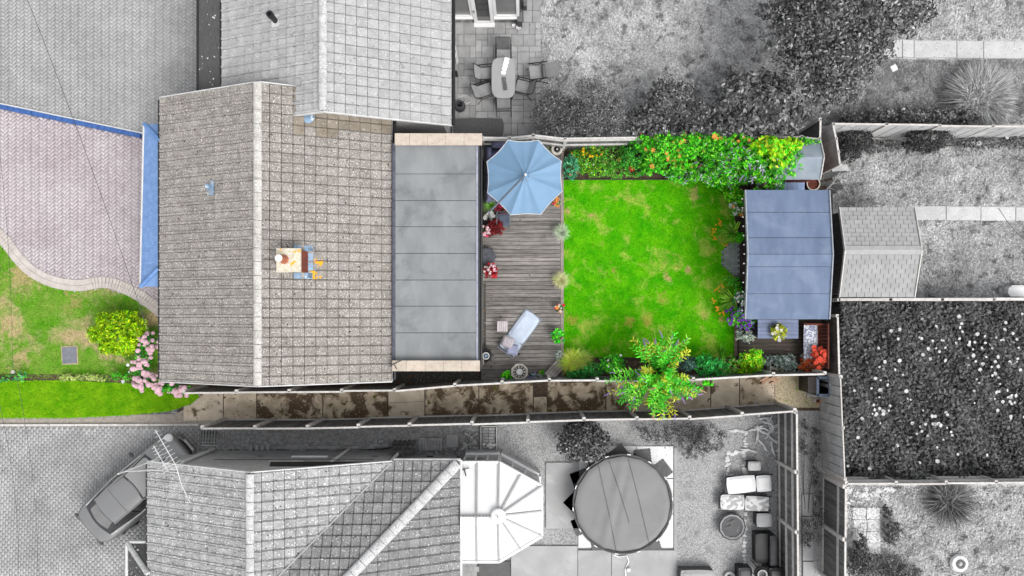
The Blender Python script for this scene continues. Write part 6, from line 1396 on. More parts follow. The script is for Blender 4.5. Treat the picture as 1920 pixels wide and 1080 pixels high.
# dark surrounds then glass set in them
curved('windscreen_surround', (1.14, -.69, .93), (1.14, .69, .93), (.27, -.54, 1.375), (.27, .54, 1.375), m_dkgrey, .16, .05)
curved('windscreen', (1.07, -.62, .975), (1.07, .62, .975), (.34, -.50, 1.365), (.34, .50, 1.365), M('windscreen_glass', C(150), C(138), 1, rough=.1, bump=0, fine=0, spec=.8), .15, .05)
curved('rear_window_surround', (-.98, -.53, 1.345), (-.98, .53, 1.345), (-1.62, -.64, .985), (-1.62, .64, .985), m_dkgrey, -.05, -.12)
curved('rear_window', (-1.06, -.42, 1.325), (-1.06, .42, 1.325), (-1.5, -.46, 1.075), (-1.5, .46, 1.075), M('rear_glass', C(136), C(120), 1, rough=.1, bump=0, fine=0, spec=.8), -.05, -.1)
for s in (-1, 1):
    v = [(-1.6, s * .63, .97), (-.3, s * .765, .965), (-.3, s * .575, 1.36), (-.98, s * .535, 1.33)]; MB().hull([Vector(q) for q in v], .01).build('side_window', m_glassdk, CAR)
    v = [(-.26, s * .766, .965), (1.1, s * .70, .945), (.29, s * .55, 1.365), (-.26, s * .575, 1.36)]; MB().hull([Vector(q) for q in v], .01).build('side_window', m_glassdk, CAR)
    MB().tube([(-1.58, s * .68, .985), (-.3, s * .79, .985), (1.0, s * .745, .955)], .018, 6).build('chrome_trim', m_whiteg, CAR)
    MB().tube([(-1.0, s * .535, 1.365), (.1, s * .565, 1.395), (.3, s * .545, 1.375), (1.13, s * .70, .95)], .025, 6).build('pillar_trim', m_car, CAR)
    MB().ell((.78, s * .97, 1.0), (.07, .11, .07), 10, 6).build('wing_mirror', m_dkgrey, CAR)
    for x in (1.38, -1.35):
        wh = MB().lathe((0, 0, 0), [(.02, -.1), (.31, -.1), (.32, -.06), (.32, .06), (.31, .1), (.02, .1)], 24); wh.v = [(vx + x, vz + s * .77, vy + .32) for vx, vy, vz in wh.v]; wo2 = wh.build('wheel', m_rubber, CAR)
        wh = MB().lathe((0, 0, 0), [(.01, -.02), (.2, -.02), (.21, .0), (.01, .02)], 20); wh.v = [(vx + x, s * (.87) + vz, vy + .32) for vx, vy, vz in wh.v]; wh.build('rim', m_metal, wo2)
    MB().ell((2.0, s * .60, .76), (.2, .17, .06), 12, 6).build('headlight', m_white, CAR)
    MB().ell((-2.17, s * .58, .82), (.06, .18, .08), 12, 6).build('tail_light', m_slingdk, CAR)
curved('bumper', (2.20, -.66, .62), (2.20, .66, .62), (2.20, -.66, .56), (2.20, .66, .56), m_whiteg, .1, .1)
MB().box((2.24, 0, .64), (.05, .7, .1)).build('grille', m_black, CAR); MB().box((2.3, 0, .5), (.02, .5, .1)).build('number_plate', m_white, CAR)
for s in (-1, 1): MB().tube([(1.28, s * .12, .985), (1.12, s * .5, 1.0)], .012, 5).build('wiper', m_black, CAR)
MB().ell((.33, 0, 1.30), (.1, .035, .04), 8, 5).build('interior_mirror', m_dkgrey, CAR)
MB().tube([(-.38, -.53, 1.418), (-.38, 0, 1.425), (-.38, .53, 1.418)], .005, 4).build('roof_seam', m_slingdk, CAR)
c_ = P(259, 915, .7); CAR.location = (c_.x, c_.y, .04); CAR.rotation_euler = (0, 0, R(41))

# ------------------------------------------------------------------ garden room deck: table and bench
TB = thing('slatted_table', 'blue-grey slatted outdoor table beside the garden room', 'table', P(1459, 615, .3)); a, b = P(1421, 592, 1.05), P(1497, 635, 1.05); n = 6
for i in range(n): MB().box(((a.x + b.x) / 2, a.y + (b.y - a.y) * (i + .5) / n, 1.035), (b.x - a.x, (a.y - b.y) / n - .01, .03)).build('slat', m_tablebl, TB)
for x in (a.x + .1, b.x - .1):
    for y in (b.y + .08, a.y - .08): MB().box((x, y, .66), (.07, .07, .72)).build('leg', m_tablebl, TB)
MB().box(((a.x + b.x) / 2, (a.y + b.y) / 2, 1.0), (b.x - a.x - .15, .06, .04)).build('stretcher', m_tablebl, TB)
BN = thing('garden_bench', 'red-brown slatted bench with a patterned white cushion', 'bench', P(1525, 648, .3)); a, b = P(1507, 606, .75), P(1541, 690, .75)
MB().box(((a.x + b.x) / 2, (a.y + b.y) / 2, .70), (b.x - a.x, a.y - b.y, .05)).build('seat', m_redwood, BN)
MB().cushion(((a.x + b.x) / 2 - .08, (a.y + b.y) / 2, .76), (b.x - a.x - .14, a.y - b.y - .02, .09), puff=.2).build('cushion', M('cushion_pattern', C(232, 234, 240), C(150, 158, 186), 16, contrast=(.46, .54), bump=.1, detail=0), BN)
for i in range(13): MB().box((b.x - .02, a.y - .06 - i * (a.y - b.y - .12) / 12, .95), (.03, .07, .46), rot=Matrix.Rotation(.18, 3, 'Y')).build('back_slat', m_redwood, BN)
MB().box((b.x + .03, (a.y + b.y) / 2, 1.19), (.05, a.y - b.y, .06)).build('top_rail', m_redwood, BN)
for y in (a.y - .04, b.y + .04):
    for x in (a.x + .04, b.x - .04): MB().box((x, y, .5), (.06, .06, .4)).build('leg', m_redwood, BN)
    MB().box(((a.x + b.x) / 2, y, .92), (b.x - a.x, .06, .04)).build('armrest', m_redwood, BN)
q = P(1508, 668, .6); tag(MB().lathe((q.x, q.y, .3), [(.05, 0), (.08, .1), (.09, .22), (.05, .3), (.06, .34), (.02, .34)], 14).build('stone_urn', m_potgrey), 'small grey urn standing at the bench corner on the dark deck', 'urn')
q = P(1412, 616, .4); tag(MB().box((q.x, q.y, .55), (.16, .5, .5)).build('black_planter', m_black), 'tall black planter between the silver bush and the slatted table', 'planter')
# storage chest, brown barrel behind the garden room
SB_ = thing('storage_chest', 'blue-grey lidded chest between the small shed and the garden room', 'chest', P(1485, 356, 0)); 
for i, (xa, xb) in enumerate(((1456, 1475), (1475.6, 1494), (1494.6, 1508))):
    a, b = P(xa, 342, .9), P(xb, 366, .9); MB().box(((a.x + b.x) / 2, (a.y + b.y) / 2, .9), (b.x - a.x, a.y - b.y, .05)).build('lid_panel', M('lid_blue', C(164, 186, 222), C(144, 166, 206), 4, rnd=.05), SB_)
a, b = P(1457, 343, .8), P(1507, 365, .8); MB().box(((a.x + b.x) / 2, (a.y + b.y) / 2, .45), (b.x - a.x, a.y - b.y, .85)).build('body', m_dkwood, SB_)
BR = thing('barrel_pot', 'round brown pot with pale rim beside the small shed', 'pot', P(1524, 346, .03)); q = P(1524, 345, .35)
MB().lathe((q.x, q.y, .04), [(.18, 0), (.24, .2), (.24, .36), (.2, .36), (.19, .3), (.01, .3)], 18).build('body', m_redwood, BR); MB().lathe((q.x, q.y, .39), [(.25, 0), (.25, .025), (.21, .025), (.21, 0)], 20).build('rim', m_stone, BR)
# planks and branch by the rustic fence
PK = thing('timber_planks', 'heap of weathered planks between the small shed and the rough lawn', 'planks', P(1556, 330, .02))
for i, (x0_, y0_, x1_, y1_, h) in enumerate(((1536, 322, 1566, 306, .25), (1540, 328, 1572, 312, .2), (1536, 336, 1586, 318, .12), (1560, 316, 1590, 314, .3), (1540, 345, 1575, 340, .06), (1548, 352, 1580, 350, .06), (1552, 362, 1568, 358, .06))):
    MB().bar(P(x0_, y0_, h), P(x1_, y1_, h + .1), .16 if i != 3 else .22, .03).build('plank', m_woodpale if i in (0, 3) else m_wood, PK)
BC = thing('dead_branch', 'bare pale forked branch lying by the garden room corner', 'branch', P(1550, 358, .05))
MB().tube([P(1545, 360, .15), P(1560, 345, .35), P(1576, 322, .5)], [.035, .028, .012], 6).build('limb', M('branch_pale', C(200), C(170), 8), BC)
for e in (((1560, 345, .35), (1575, 342, .4)), ((1553, 352, .25), (1565, 356, .3)), ((1568, 334, .42), (1579, 330, .5))): MB().tube([P(*e[0]), P(*e[1])], [.02, .008], 5).build('twig', M('branch_pale', C(200), C(170)), BC)
for i, (px_, py_) in enumerate(((1598, 378), (1606, 372), (1566, 430), (1564, 500))):
    T = thing('dry_twigs', ('bare twigs sticking up beside the shed gable', 'leaning bare twigs beyond the first ones by the shed gable', 'tangle of dry stems in the gap behind the garden room, upper end', 'tangle of dry stems in the gap behind the garden room, lower end')[i], 'twigs', P(px_, py_, .02))
    blade_part('stems', T, P(px_, py_, .02), 26 if i < 2 else 60, .5, .02, [C(190), C(150), C(110)], tilt=(.2, 1.3), spread=.25)
# water butts at the alley end
WB = thing('water_bin', 'open black bin with grey rim at the alley end', 'bin', P(1545, 725, .04)); a, b = P(1533, 708, .9), P(1556, 741, .9)
for (x, y, w_, h_) in (((a.x + b.x) / 2, a.y, b.x - a.x, .05), ((a.x + b.x) / 2, b.y, b.x - a.x, .05), (a.x, (a.y + b.y) / 2, .05, a.y - b.y), (b.x, (a.y + b.y) / 2, .05, a.y - b.y)):
    MB().box((x, y, .45), (w_, h_, .88)).build('side', m_black, WB); MB().box((x, y, .9), (w_ + .04, h_ + .04, .04)).build('rim', M('rim_blue', C(120, 132, 152), C(96, 108, 128), 5), WB)
MB().box(((a.x + b.x) / 2, (a.y + b.y) / 2, .1), (b.x - a.x, a.y - b.y, .08)).build('bottom', m_black, WB)
B2 = thing('water_bin', 'closed dark bin tucked against the garden fence beside the open black bin', 'bin', P(1525, 722, .04)); a, b = P(1515, 707, .85), P(1531, 736, .85)
MB().box(((a.x + b.x) / 2, (a.y + b.y) / 2, .44), (b.x - a.x, a.y - b.y, .8)).build('body', m_black, B2); MB().box(((a.x + b.x) / 2, (a.y + b.y) / 2, .86), (b.x - a.x + .04, a.y - b.y + .04, .05)).build('lid', M('lid_brown', C(62, 58, 56), C(50, 46, 44), 5), B2)
BS = thing('loose_slabs', 'pale slab and bricks on the gravel below the bins', 'slabs', P(1525, 742, .05))
for px_, py_, d, mt in ((1523, 740, (.42, .2, .06), m_potgrey), (1535, 752, (.22, .14, .06), m_terra), (1529, 750, (.2, .12, .06), m_potgrey)): q = P(px_, py_, .05); MB().box((q.x, q.y, .08), d, .05).build('slab', mt, BS)
WP = thing('kindling_heap', 'small heap of pale split timber against the fence in the alley', 'timber', P(1440, 712, .05))
for i in range(9): q = P(1440 + random.uniform(-12, 14), 711 + random.uniform(-4, 5), .1); a_ = random.uniform(-.6, .9); dd = Vector((math.cos(a_), math.sin(a_), 0)) * .2; MB().bar(q - dd, q + dd + Vector((0, 0, .06)), .05, .03).build('stick', M('stick_tan', C(214, 178, 150), C(180, 140, 116), 6), WP)
# drain cover on the front lawn
DCV = thing('drain_cover', 'square grey slab cover set in the dry front lawn', 'drain cover', P(131, 666, .04)); q = P(131, 666, .05)
MB().box((q.x, q.y, .05), (.6, .68, .03), .05).build('surround', M('surround_sandy', C(196, 180, 150), C(170, 152, 120), 6), DCV); MB().box((q.x, q.y, .062), (.52, .6, .03), .05).build('cover', m_slate, DCV)

# ------------------------------------------------------------------ lower yard
PO = thing('round_pool', 'round grey-covered pool on printed white boards', 'pool', P(1168, 945, .05)); q = P(1168, 946, .85); pr_ = 92 * S(.85)
MB().lathe((q.x, q.y, .05), [(pr_ * .97, 0), (pr_ * 1.0, .3), (pr_ * 1.0, .78), (pr_ * .985, .82)], 16).build('wall', M('pool_wall', C(112), C(92), 4), PO)
v = []; f = []; N = 64; K = 12
random.seed(3)
for r in range(K + 1):
    for k in range(N):
        a = 2 * math.pi * k / N; rr = pr_ * 1.015 * r / K; x, y = rr * math.cos(a), rr * math.sin(a)
        z = .84 + .02 * math.sin(x * 3 + y) * math.sin(y * 2.2) + .016 * math.sin((x * .97 - y * .22) * 14) * math.exp(-((x * .97 - y * .22 + .35) / .4) ** 2) - (.06 if r == K else 0)
        v.append((q.x + x, q.y + y, z))
for r in range(K):
    for k in range(N): f.append((r * N + k, (r + 1) * N + k, (r + 1) * N + (k + 1) % N, r * N + (k + 1) % N))
MB().add(v, f).build('cover', m_pool, PO, smooth=True)
rp = [(q.x + pr_ * 1.01 * math.cos(2 * math.pi * k / 64), q.y + pr_ * 1.01 * math.sin(2 * math.pi * k / 64), .80) for k in range(65)]
MB().tube(rp, .03, 6).build('rim_rope', m_slingdk, PO)
for (xa, ya, xb, yb_) in ((1122, 872, 1156, 1036), (1142, 864, 1180, 980), (1178, 860, 1218, 1022)):
    MB().tube([P(xa, ya, .865), P((xa + xb) / 2 + 1, (ya + yb_) / 2, .872), P(xb, yb_, .865)], .006, 4).build('seam', m_dkgrey, PO)
for k in range(14): a = 2 * math.pi * k / 14 + .1; MB().box((q.x + pr_ * 1.02 * math.cos(a), q.y + pr_ * 1.02 * math.sin(a), .815), (.03, .13, .03), a).build('clip', m_white, PO)
for k in range(12): a = 2 * math.pi * k / 12 + .2; MB().tube([(q.x + pr_ * 1.0 * math.cos(a), q.y + pr_ * 1.0 * math.sin(a), .05), (q.x + pr_ * 1.0 * math.cos(a), q.y + pr_ * 1.0 * math.sin(a), .78)], .025, 6).build('upright', m_slingdk, PO)
UB = thing('underlay_boards', 'white printed underlay boards beneath the round pool', 'boards', P(1176, 930, .03))
m_print = M('board_print', C(238), C(228), 3, bump=.05, specks=[(C(150), 9, .70)])
for xa, ya, xb, yb_ in ((1084, 836, 1192, 896), (1193, 836, 1262, 896), (1084, 897, 1130, 962), (1130, 897, 1262, 962), (1084, 963, 1262, 1026)):
    a, b = P(xa, ya), P(xb, yb_); MB().box(((a.x + b.x) / 2, (a.y + b.y) / 2, .05), (b.x - a.x - .012, a.y - b.y - .012, .03)).build('board', m_print, UB)
a, b = P(1263, 838), P(1268, 1030); MB().box(((a.x + b.x) / 2, (a.y + b.y) / 2, .06), (b.x - a.x, a.y - b.y, .06)).build('edge_strip', m_slabc, UB)
lbs = ['dark foam mat under the pool edge, ' + s for s in ('at the top beside the bush', 'nearest the bush and slab', 'on the concrete pad side', 'pointing at the conservatory', 'below the concrete pad', 'on the terrace side', 'at the far terrace corner', 'by the edge strip', 'at the corner by the fence side')]
for lb, (px_, py_, rr) in zip(lbs, ((1162, 853, .7), (1128, 868, .3), (1088, 898, .35), (1078, 942, .8), (1090, 985, .4), (1124, 1020, .2), (1224, 1028, .3), (1240, 882, .65), (1205, 858, .1))):
    qm = P(px_, py_, .07); m = MB(); L2 = .3; pts = []
    for s in range(4):
        for k in range(12):
            t = k / 12 * 2 - 1; o_ = .02 if k % 2 else 0; x, y = t * L2, L2 + o_
            for _ in range(s): x, y = y, -x
            c2, s2 = math.cos(rr), math.sin(rr); pts.append((qm.x + x * c2 - y * s2, qm.y + x * s2 + y * c2))
    tag(m.prism(pts, .067, .08).build('foam_mat', m_foam), lb, 'mat')
HS = thing('filter_hose', 'white pool hose curling to a small pump on the terrace', 'hose', P(1178, 1050, .08)); MB().tube([P(1150, 1040, .3), P(1160, 1044, .12), P(1175, 1042, .12), P(1179, 1052, .1), P(1172, 1068, .1), P(1174, 1090, .1)], .025, 6).build('hose', m_white, HS); q = P(1178, 1067, .1); MB().lathe((q.x, q.y, .08), [(.08, 0), (.08, .1), (.05, .12), (.01, .12)], 14).build('pump', m_whiteg, HS)
# bricks, stacks and oddments along the wall
brk = MB().box((0, 0, .035), (.215, .1, .065)).mesh('brick', M('brick_pale_grey', C(176), C(150), 6, rnd=.16, bump=.3))
def brick_set(label, spots): 
    T = thing('brick_row', label, 'bricks', P(spots[0][0], spots[0][1], .02))
    for s in spots: inst('brick', brk, T, P(s[0], s[1], 0) + Vector((0, 0, .02 + (s[3] if len(s) > 3 else 0))), s[2])
brick_set('row of loose pale bricks along the brick wall of the speckled bungalow', [(472 + i * 10.8, 838, 1.57 if i < 4 else 0) for i in range(22)] + [(540 + i * 11.5, 833, 0) for i in range(4)])
brick_set('three-course stack of bricks beside the leaning pallet', [(788 + i * 5.6, 838, 1.57) for i in range(8)] + [(788 + i * 5.6, 827, 1.57) for i in range(8)] + [(792 + i * 11, 822, 0, .07) for i in range(4)])
brick_set('few loose bricks by the hose on the far side of the pallet', [(702 + i * 11, 834, .1 * i) for i in range(4)] + [(706, 826, 1.5), (716, 827, .2)])
brick_set('tumbled heap of bricks beside the white conservatory', [(870 + random.uniform(0, 24), 812 + random.uniform(0, 30), random.uniform(0, 3), .07 * (i % 3)) for i in range(18)])
TY = thing('brick_tray', 'shallow tray packed with pale bricks and rubble near the conservatory', 'tray', P(916, 822, .02)); a, b = P(902, 799, .1), P(931, 846, .1)
for (x, y, w_, h_) in (((a.x + b.x) / 2, a.y, b.x - a.x, .04), ((a.x + b.x) / 2, b.y, b.x - a.x, .04), (a.x, (a.y + b.y) / 2, .04, a.y - b.y), (b.x, (a.y + b.y) / 2, .04, a.y - b.y)): MB().box((x, y, .1), (w_, h_, .14)).build('side', m_slabp, TY)
for i in range(2):
    for j in range(7): inst('brick', brk, TY, (a.x + .16 + i * .23, a.y - .1 - j * .11, .05), 0)
for i in range(8): MB().ell(P(random.uniform(904, 928), random.uniform(832, 846), .16), (.07, .06, .05), 6, 4, .2).build('rubble', m_slabw, TY)
PLT = thing('leaning_pallet', 'dark slatted timber frame leaning on the brick wall', 'pallet', P(765, 838, .02)); g0 = P(757, 826, .05)
for i in range(5): MB().bar((g0.x - .3 + i * .17, g0.y, .05), (g0.x - .3 + i * .17, wy - .05, 1.0), .09, .03).build('slat', m_wood, PLT)
for t in (.15, .5, .85): q = Vector((g0.x + .04, g0.y, .05)).lerp(Vector((g0.x + .04, wy - .05, 1.0)), t); MB().box(q + Vector((0, -.02, .03)), (.82, .09, .03)).build('batten', m_slingdk, PLT)
SLB = thing('leaning_slab', 'square pale slab lying beside the brick stack', 'slab', P(848, 826, .02)); a = P(848, 826, .05); MB().box((a.x, a.y, .06), (.42, .46, .05)).build('slab', m_slabc, SLB)
GT = thing('trellis_gate', 'dark lattice gate at the driveway end of the side passage', 'gate', P(395, 825, .03))
for i in range(6): MB().bar(P(378 + i * 5.5, 808, .1), P(376 + i * 5.5, 836, .9), .03, .03).build('bar', m_slingdk, GT)
for t in range(5): MB().bar(P(377, 811 + t * 6, .15 + t * .2), P(408, 811 + t * 6, .15 + t * .2), .03, .03).build('cross_bar', m_slab, GT)
HO = thing('black_hose', 'coil of black hose beside the leaning pallet', 'hose', P(725, 842, .02)); MB().tube([P(690, 843, .05), P(712, 842, .06), P(730, 840, .08), P(742, 830, .1), P(750, 834, .12), P(742, 842, .1), P(730, 838, .1)], .018, 6).build('hose', m_black, HO)
# clutter at the end of the yard
def lounger2(label, px_, py_, deg, pad, L2, W2, z=.32, fold=.66, frame=m_dkgrey):
    T = thing('garden_lounger', label, 'lounger', (0, 0, 0)); 
    for s in (-1, 1): MB().bar((-L2 / 2 - .04, s * W2 * .46, z - .05), (L2 / 2 + .12, s * W2 * .46, z - .05), .04, .05).build('side_rail', frame, T)
    MB().box((0, 0, z - .04), (L2 + .1, W2 * .85, .02)).build('sling', frame, T)
    x1_ = -L2 / 2 + L2 * fold; MB().cushion(((-L2 / 2 + x1_) / 2, 0, z + .04), (x1_ + L2 / 2, W2, .09), .05, puff=.15).build('pad', pad, T); MB().cushion(((x1_ + L2 / 2) / 2 + .01, 0, z + .06), (L2 / 2 - x1_, W2 * .96, .09), 0, puff=.15).build('head_pad', pad, T)
    for sx in (-.4, .4):
        for s in (-1, 1): MB().tube([(sx * L2, s * W2 * .42, 0), (sx * L2, s * W2 * .42, z - .05)], .02, 6).build('leg', frame, T)
    q = P(px_, py_, z); T.location = (q.x, q.y, .02); T.rotation_euler = (0, 0, R(deg)); return T
lounger2('white padded sun lounger at the cluttered end of the gravel yard', 1403, 907, 3, m_white, 1.6, .62)
m_patch = M('patchwork', C(226), C(176), 7, contrast=(.48, .52), detail=0, bump=.1, specks=[(C(120), 8, .68)])
lounger2('low lounger with patchwork cushion beside the white one', 1395, 942, -3, m_patch, 1.75, .56, z=.28, fold=.5)
FP = thing('fire_pit', 'round stone fire pit with pale crescent of ash on the gravel', 'fire pit', P(1372, 988, .02)); q = P(1372, 987, .25)
MB().lathe((q.x, q.y, .02), [(.46, 0), (.48, .26), (.45, .3), (.40, .28), (.38, .2), (.01, .18)], 11).build('bowl', M('pit_stone', C(168), C(146), 6, bump=.3), FP)
MB().lathe((q.x, q.y, .02), [(.49, .24), (.50, .28), (.46, .3)], 11).build('dark_rim', m_dkgrey, FP)
for i in range(9): a = -1.2 + i * .22; MB().ell((q.x + .26 * math.cos(a), q.y + .24 * math.sin(a), .23), (.08, .07, .03), 7, 4, .15).build('ash', m_slabw, FP)
for dx, dy, a in ((-.12, -.02, .3), (.0, .14, 1.2), (-.02, .18, .4)): MB().bar((q.x + dx - .12 * math.cos(a), q.y + dy - .12 * math.sin(a), .25), (q.x + dx + .12 * math.cos(a), q.y + dy + .12 * math.sin(a), .27), .08, .05).build('log', m_slingdk, FP)
def boxy(name, label, cat, x0_, y0_, x1_, y1_, z, h, m1, m2, inset=.03):
    a, b = P(x0_, y0_, z + h), P(x1_, y1_, z + h); T = thing(name, label, cat, ((a.x + b.x) / 2, (a.y + b.y) / 2, z)); c = ((a.x + b.x) / 2, (a.y + b.y) / 2)
    MB().box((*c, z + h / 2), (b.x - a.x - .04, a.y - b.y - .04, h)).build('body', m1, T); MB().cushion((*c, z + h + .03), (b.x - a.x, a.y - b.y, .09), puff=.25).build('top', m2, T); return T
boxy('small_stool', 'small dark stool with pale top above the white lounger', 'stool', 1402, 865, 1426, 882, .02, .35, m_dkgrey, m_slabp)
boxy('garden_armchair', 'dark rattan armchair with crumpled pale cushion next to the rail fence', 'armchair', 1418, 962, 1447, 988, .02, .4, m_dkgrey, m_slabc)
boxy('rattan_sofa', 'dark grey rattan sofa with smooth grey cushion next to the rail fence', 'sofa', 1416, 1000, 1442, 1056, .02, .42, m_black, M('cushion_charcoal', C(92), C(80), 5))
boxy('sofa_back', 'black sofa backrest section standing between the grey sofa and the rail fence', 'sofa back', 1443, 1004, 1457, 1062, .02, .7, m_black, m_dkgrey)
boxy('black_crate', 'tilted black crate beside the kettle grill', 'crate', 1384, 1064, 1410, 1100, .02, .5, m_black, m_dkgrey)
boxy('bin_pair', 'black lidded bin next to the kettle grill by the fence', 'bin', 1442, 1064, 1466, 1100, .02, .8, m_black, m_black)
boxy('timber_planter', 'grey plank-topped planter box at the yard edge below the pool', 'planter', 1275, 1068, 1338, 1110, .02, .4, m_slingdk, m_slab)
KG = thing('kettle_grill', 'round black kettle grill with pale ring among the dark bins', 'grill', P(1428, 1076, .02)); q = P(1430, 1078, .8); MB().lathe((q.x, q.y, .5), [(.05, 0), (.25, .1), (.3, .28), (.27, .3), (.2, .24), (.01, .22)], 20).build('bowl', m_black, KG); MB().lathe((q.x, q.y, .76), [(.16, 0), (.18, .03), (.13, .03), (.12, 0)], 18).build('ring', m_slabc, KG)
for k in range(3): a = k * 2.1; MB().tube([(q.x + .15 * math.cos(a), q.y + .15 * math.sin(a), .6), (q.x + .25 * math.cos(a), q.y + .25 * math.sin(a), .02)], .015, 6).build('leg', m_dkgrey, KG)
TYR = thing('reel', 'pale coil reel beside the black crate at the yard edge', 'reel', P(1368, 1082, .02)); q = P(1368, 1082, .1); MB().lathe((q.x, q.y, .02), [(.2, 0), (.2, .12), (.13, .12), (.12, .04), (.01, .04)], 20).build('coil', m_slabp, TYR); MB().lathe((q.x, q.y, .06), [(.06, 0), (.06, .12), (.01, .12)], 12).build('hub', m_dkgrey, TYR)
# pale stones and sheeting edging the small beds
random.seed(8)
def stones(label, path, n, s):
    T = thing('stone_edging', label, 'stones', P(*path[0], .02)); cv_ = along([P(x, y) for x, y in path], .001 + sum((P(*path[i + 1]) - P(*path[i])).length for i in range(len(path) - 1)) / n)
    for q, d in cv_: k = s * random.uniform(.6, 1.5); MB().ell((q.x + random.uniform(-.04, .04), q.y + random.uniform(-.04, .04), .04), (k, k * random.uniform(.5, .9), .03), 7, 4, .2).build('stone', m_slabw, T)
stones('pale stones outlining the small square bed above the white lounger', [(1362, 850), (1396, 848), (1396, 893), (1364, 893), (1362, 850)], 40, .07)
stones('pale stones edging the upper bed at the corner of the yard', [(1370, 807), (1398, 807), (1396, 846)], 24, .07)
stones('trail of pale stones between the fire pit and the grey sofa', [(1396, 960), (1396, 1000), (1394, 1064)], 32, .06)
stones('pale stones along the foot of the rail fence', [(1458, 800), (1460, 870), (1462, 960), (1463, 1060)], 60, .05)
SH_ = thing('torn_sheeting', 'crumpled white plastic sheeting and rope in the yard corner', 'sheeting', P(1440, 800, .03))
for i in range(16):
    q = P(random.uniform(1418, 1456), random.uniform(780, 860), .05); pts = [q]; a = random.uniform(0, 6)
    for k in range(5): a += random.uniform(-.7, .7); q = q + Vector((math.cos(a), math.sin(a), 0)) * .13; pts.append(Vector((q.x, q.y, .05 + random.uniform(0, .06))))
    MB().tube(pts, [.02, .05, .03, .05, .03, .015], 5).build('strand', m_slabw, SH_)
random.seed(5)
# round target-like drum in the rough garden
DR = thing('cable_drum', 'white rounded drum lid with dark ring on the rough ground', 'drum', P(1800, 1058, .02)); q = P(1800, 1057, .2)
MB().lathe((q.x, q.y, .02), [(.3, 0), (.34, .12), (.3, .2), (.2, .22), (.01, .22)], 10).build('lid', m_slabw, DR); MB().lathe((q.x, q.y, .24), [(.17, 0), (.17, .02), (.08, .02), (.07, 0)], 20).build('ring', m_slingdk, DR); MB().lathe((q.x, q.y, .24), [(.05, 0), (.05, .03), (.01, .03)], 12).build('boss', m_slabp, DR)
WT = thing('white_trough', 'white plastic trough on the grass beside the slim pale fence', 'trough', P(1912, 545, .02)); a, b = P(1890, 536, .3), P(1945, 556, .3); MB().prism([(a.x + .12, a.y), (b.x, a.y), (b.x, b.y), (a.x + .1, b.y), (a.x, b.y + .12), (a.x + .02, a.y - .1)], .02, .3).build('body', m_white, WT); MB().prism([(a.x + .1, a.y + .02), (b.x, a.y + .02), (b.x, a.y - .05), (a.x + .1, a.y - .05)], .302, .33).build('lip', m_whiteg, WT)
# washing line post
LP_ = thing('line_post', 'leaning white post with a small square head beside the tree', 'post', P(1648, 150, .03)); MB().tube([P(1648, 150, .02), P(1676, 128, 1.6)], .025, 8).build('pole', m_slabp, LP_); MB().box(P(1676, 128, 1.62), (.2, .2, .05), .5).build('head', m_white, LP_)
# ------------------------------------------------------------------ aerial and cables
AE = thing('television_aerial', 'twin-boom television aerial on a mast at the speckled gable corner', 'aerial', P(400, 842, .05)); base = P(402, 846, 0)
mz = 4.9; mt = Vector((EX(300), EY(865) + .12, mz)); 
MB().tube([(mt.x, mt.y, 2.2), (mt.x, mt.y, mz)], .025, 8).build('mast', m_whiteg, AE); MB().box((mt.x, mt.y - .1, 2.5), (.2, .25, .05)).build('bracket', m_metal, AE)
mm = M('aerial_metal', C(228), C(196), 8, rough=.4)
for (xa, ya, xb, yb_) in ((291, 806, 330, 873), (288, 836, 316, 885)):
    a, b = P(xa, ya, mz - .1), P(xb, yb_, mz - .1); MB().tube([a, b], .014, 6).build('boom', mm, AE); dd = (b - a).normalized(); pn = Vector((-dd.y, dd.x, 0))
    for i in range(9): c_ = a.lerp(b, (i + .5) / 9); l_ = .09 + .012 * i; MB().tube([c_ - pn * l_, c_ + pn * l_], .006, 4).build('element', mm, AE)
for i in range(7): a = P(313 + i * 3, 940 - i * 1.5, 4.2) ; MB().tube([P(312 + i * 1.5, 935 - i * 4, 4.4), P(346 + i * 1.5, 918 - i * 4, 4.4)], .007, 4).build('reflector_rod', mm, AE)
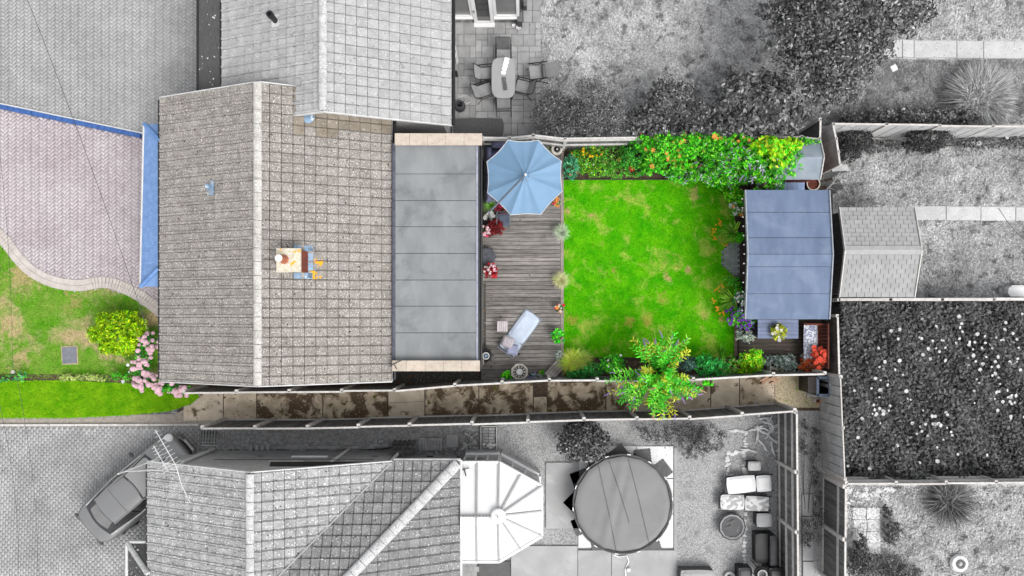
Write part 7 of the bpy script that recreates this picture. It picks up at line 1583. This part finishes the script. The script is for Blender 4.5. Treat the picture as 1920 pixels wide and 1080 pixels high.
MB().tube([P(330, 873, mz - .1), P(340, 908, 4.42), P(356, 942, 4.4)], .014, 5).build('boom', mm, AE); MB().tube([(mt.x, mt.y, 4.6), P(330, 880, mz - .1)], .014, 5).build('strut', mm, AE)
def cable(label, pts, r=.008):
    T = thing('overhead_cable', label, 'cable', (pts[-1].x, pts[-1].y, 0)); cc_ = []
    for i in range(len(pts) - 1):
        for k in range(10):
            t = k / 10; q = pts[i].lerp(pts[i + 1], t); q.z -= .25 * math.sin(math.pi * t); cc_.append(q)
    MB().tube(cc_ + [pts[-1]], r, 5).build('wire', m_dkgrey, T)
cable('black overhead cable crossing both front drives to the bungalow eave', [P(-40, -230, 7.0), P(284, 640, 2.75)])
cable('thin overhead cable over the dry front lawn', [P(-30, 60, 6.5), P(24, 690, 2.6)], .005)
cable('thin cable over the lower drive nearest the car', [P(30, 700, 6), P(72, 1130, 5.5)], .005)
cable('thin cable over the lower drive far from the car', [P(0, 760, 6), P(34, 1130, 5.5)], .005)
cable('short overhead cable dropping over the grass beyond the shingle shed', [P(1872, 390, 4.5), P(1975, 490, 5.0)], .008)

# paving scraps by the conservatory and along the lane
st = sheet('conservatory_path', [(862, 1050), (958, 1050), (958, 1110), (862, 1110)], .03, m_jointdk)
for j in range(5):
    for i in range(3):
        q = P(868 + i * 10.6 + (4 if j % 2 else 0), 1056 + j * 10, 0); MB().box((q.x, q.y, .045 + random.uniform(0, .006)), (.2, .19, .05)).build('paver', m_slab, st)
a, b = P(898, 1052), P(956, 1110); MB().box(((a.x + b.x) / 2, (a.y + b.y) / 2, .04), (b.x - a.x, a.y - b.y, .03)).build('dark_slab', m_slingdk, st)
st = sheet('lane_path', [(1502, 925), (1524, 925), (1526, 1100), (1502, 1100)], .036, m_jointdk)
for j in range(4): a, b = P(1503, 926 + j * 42), P(1523, 966 + j * 42); MB().box(((a.x + b.x) / 2 + .01 * j, (a.y + b.y) / 2, .045 + .004 * (j % 2)), (b.x - a.x, a.y - b.y, .04)).build('slab', m_slabc, st)
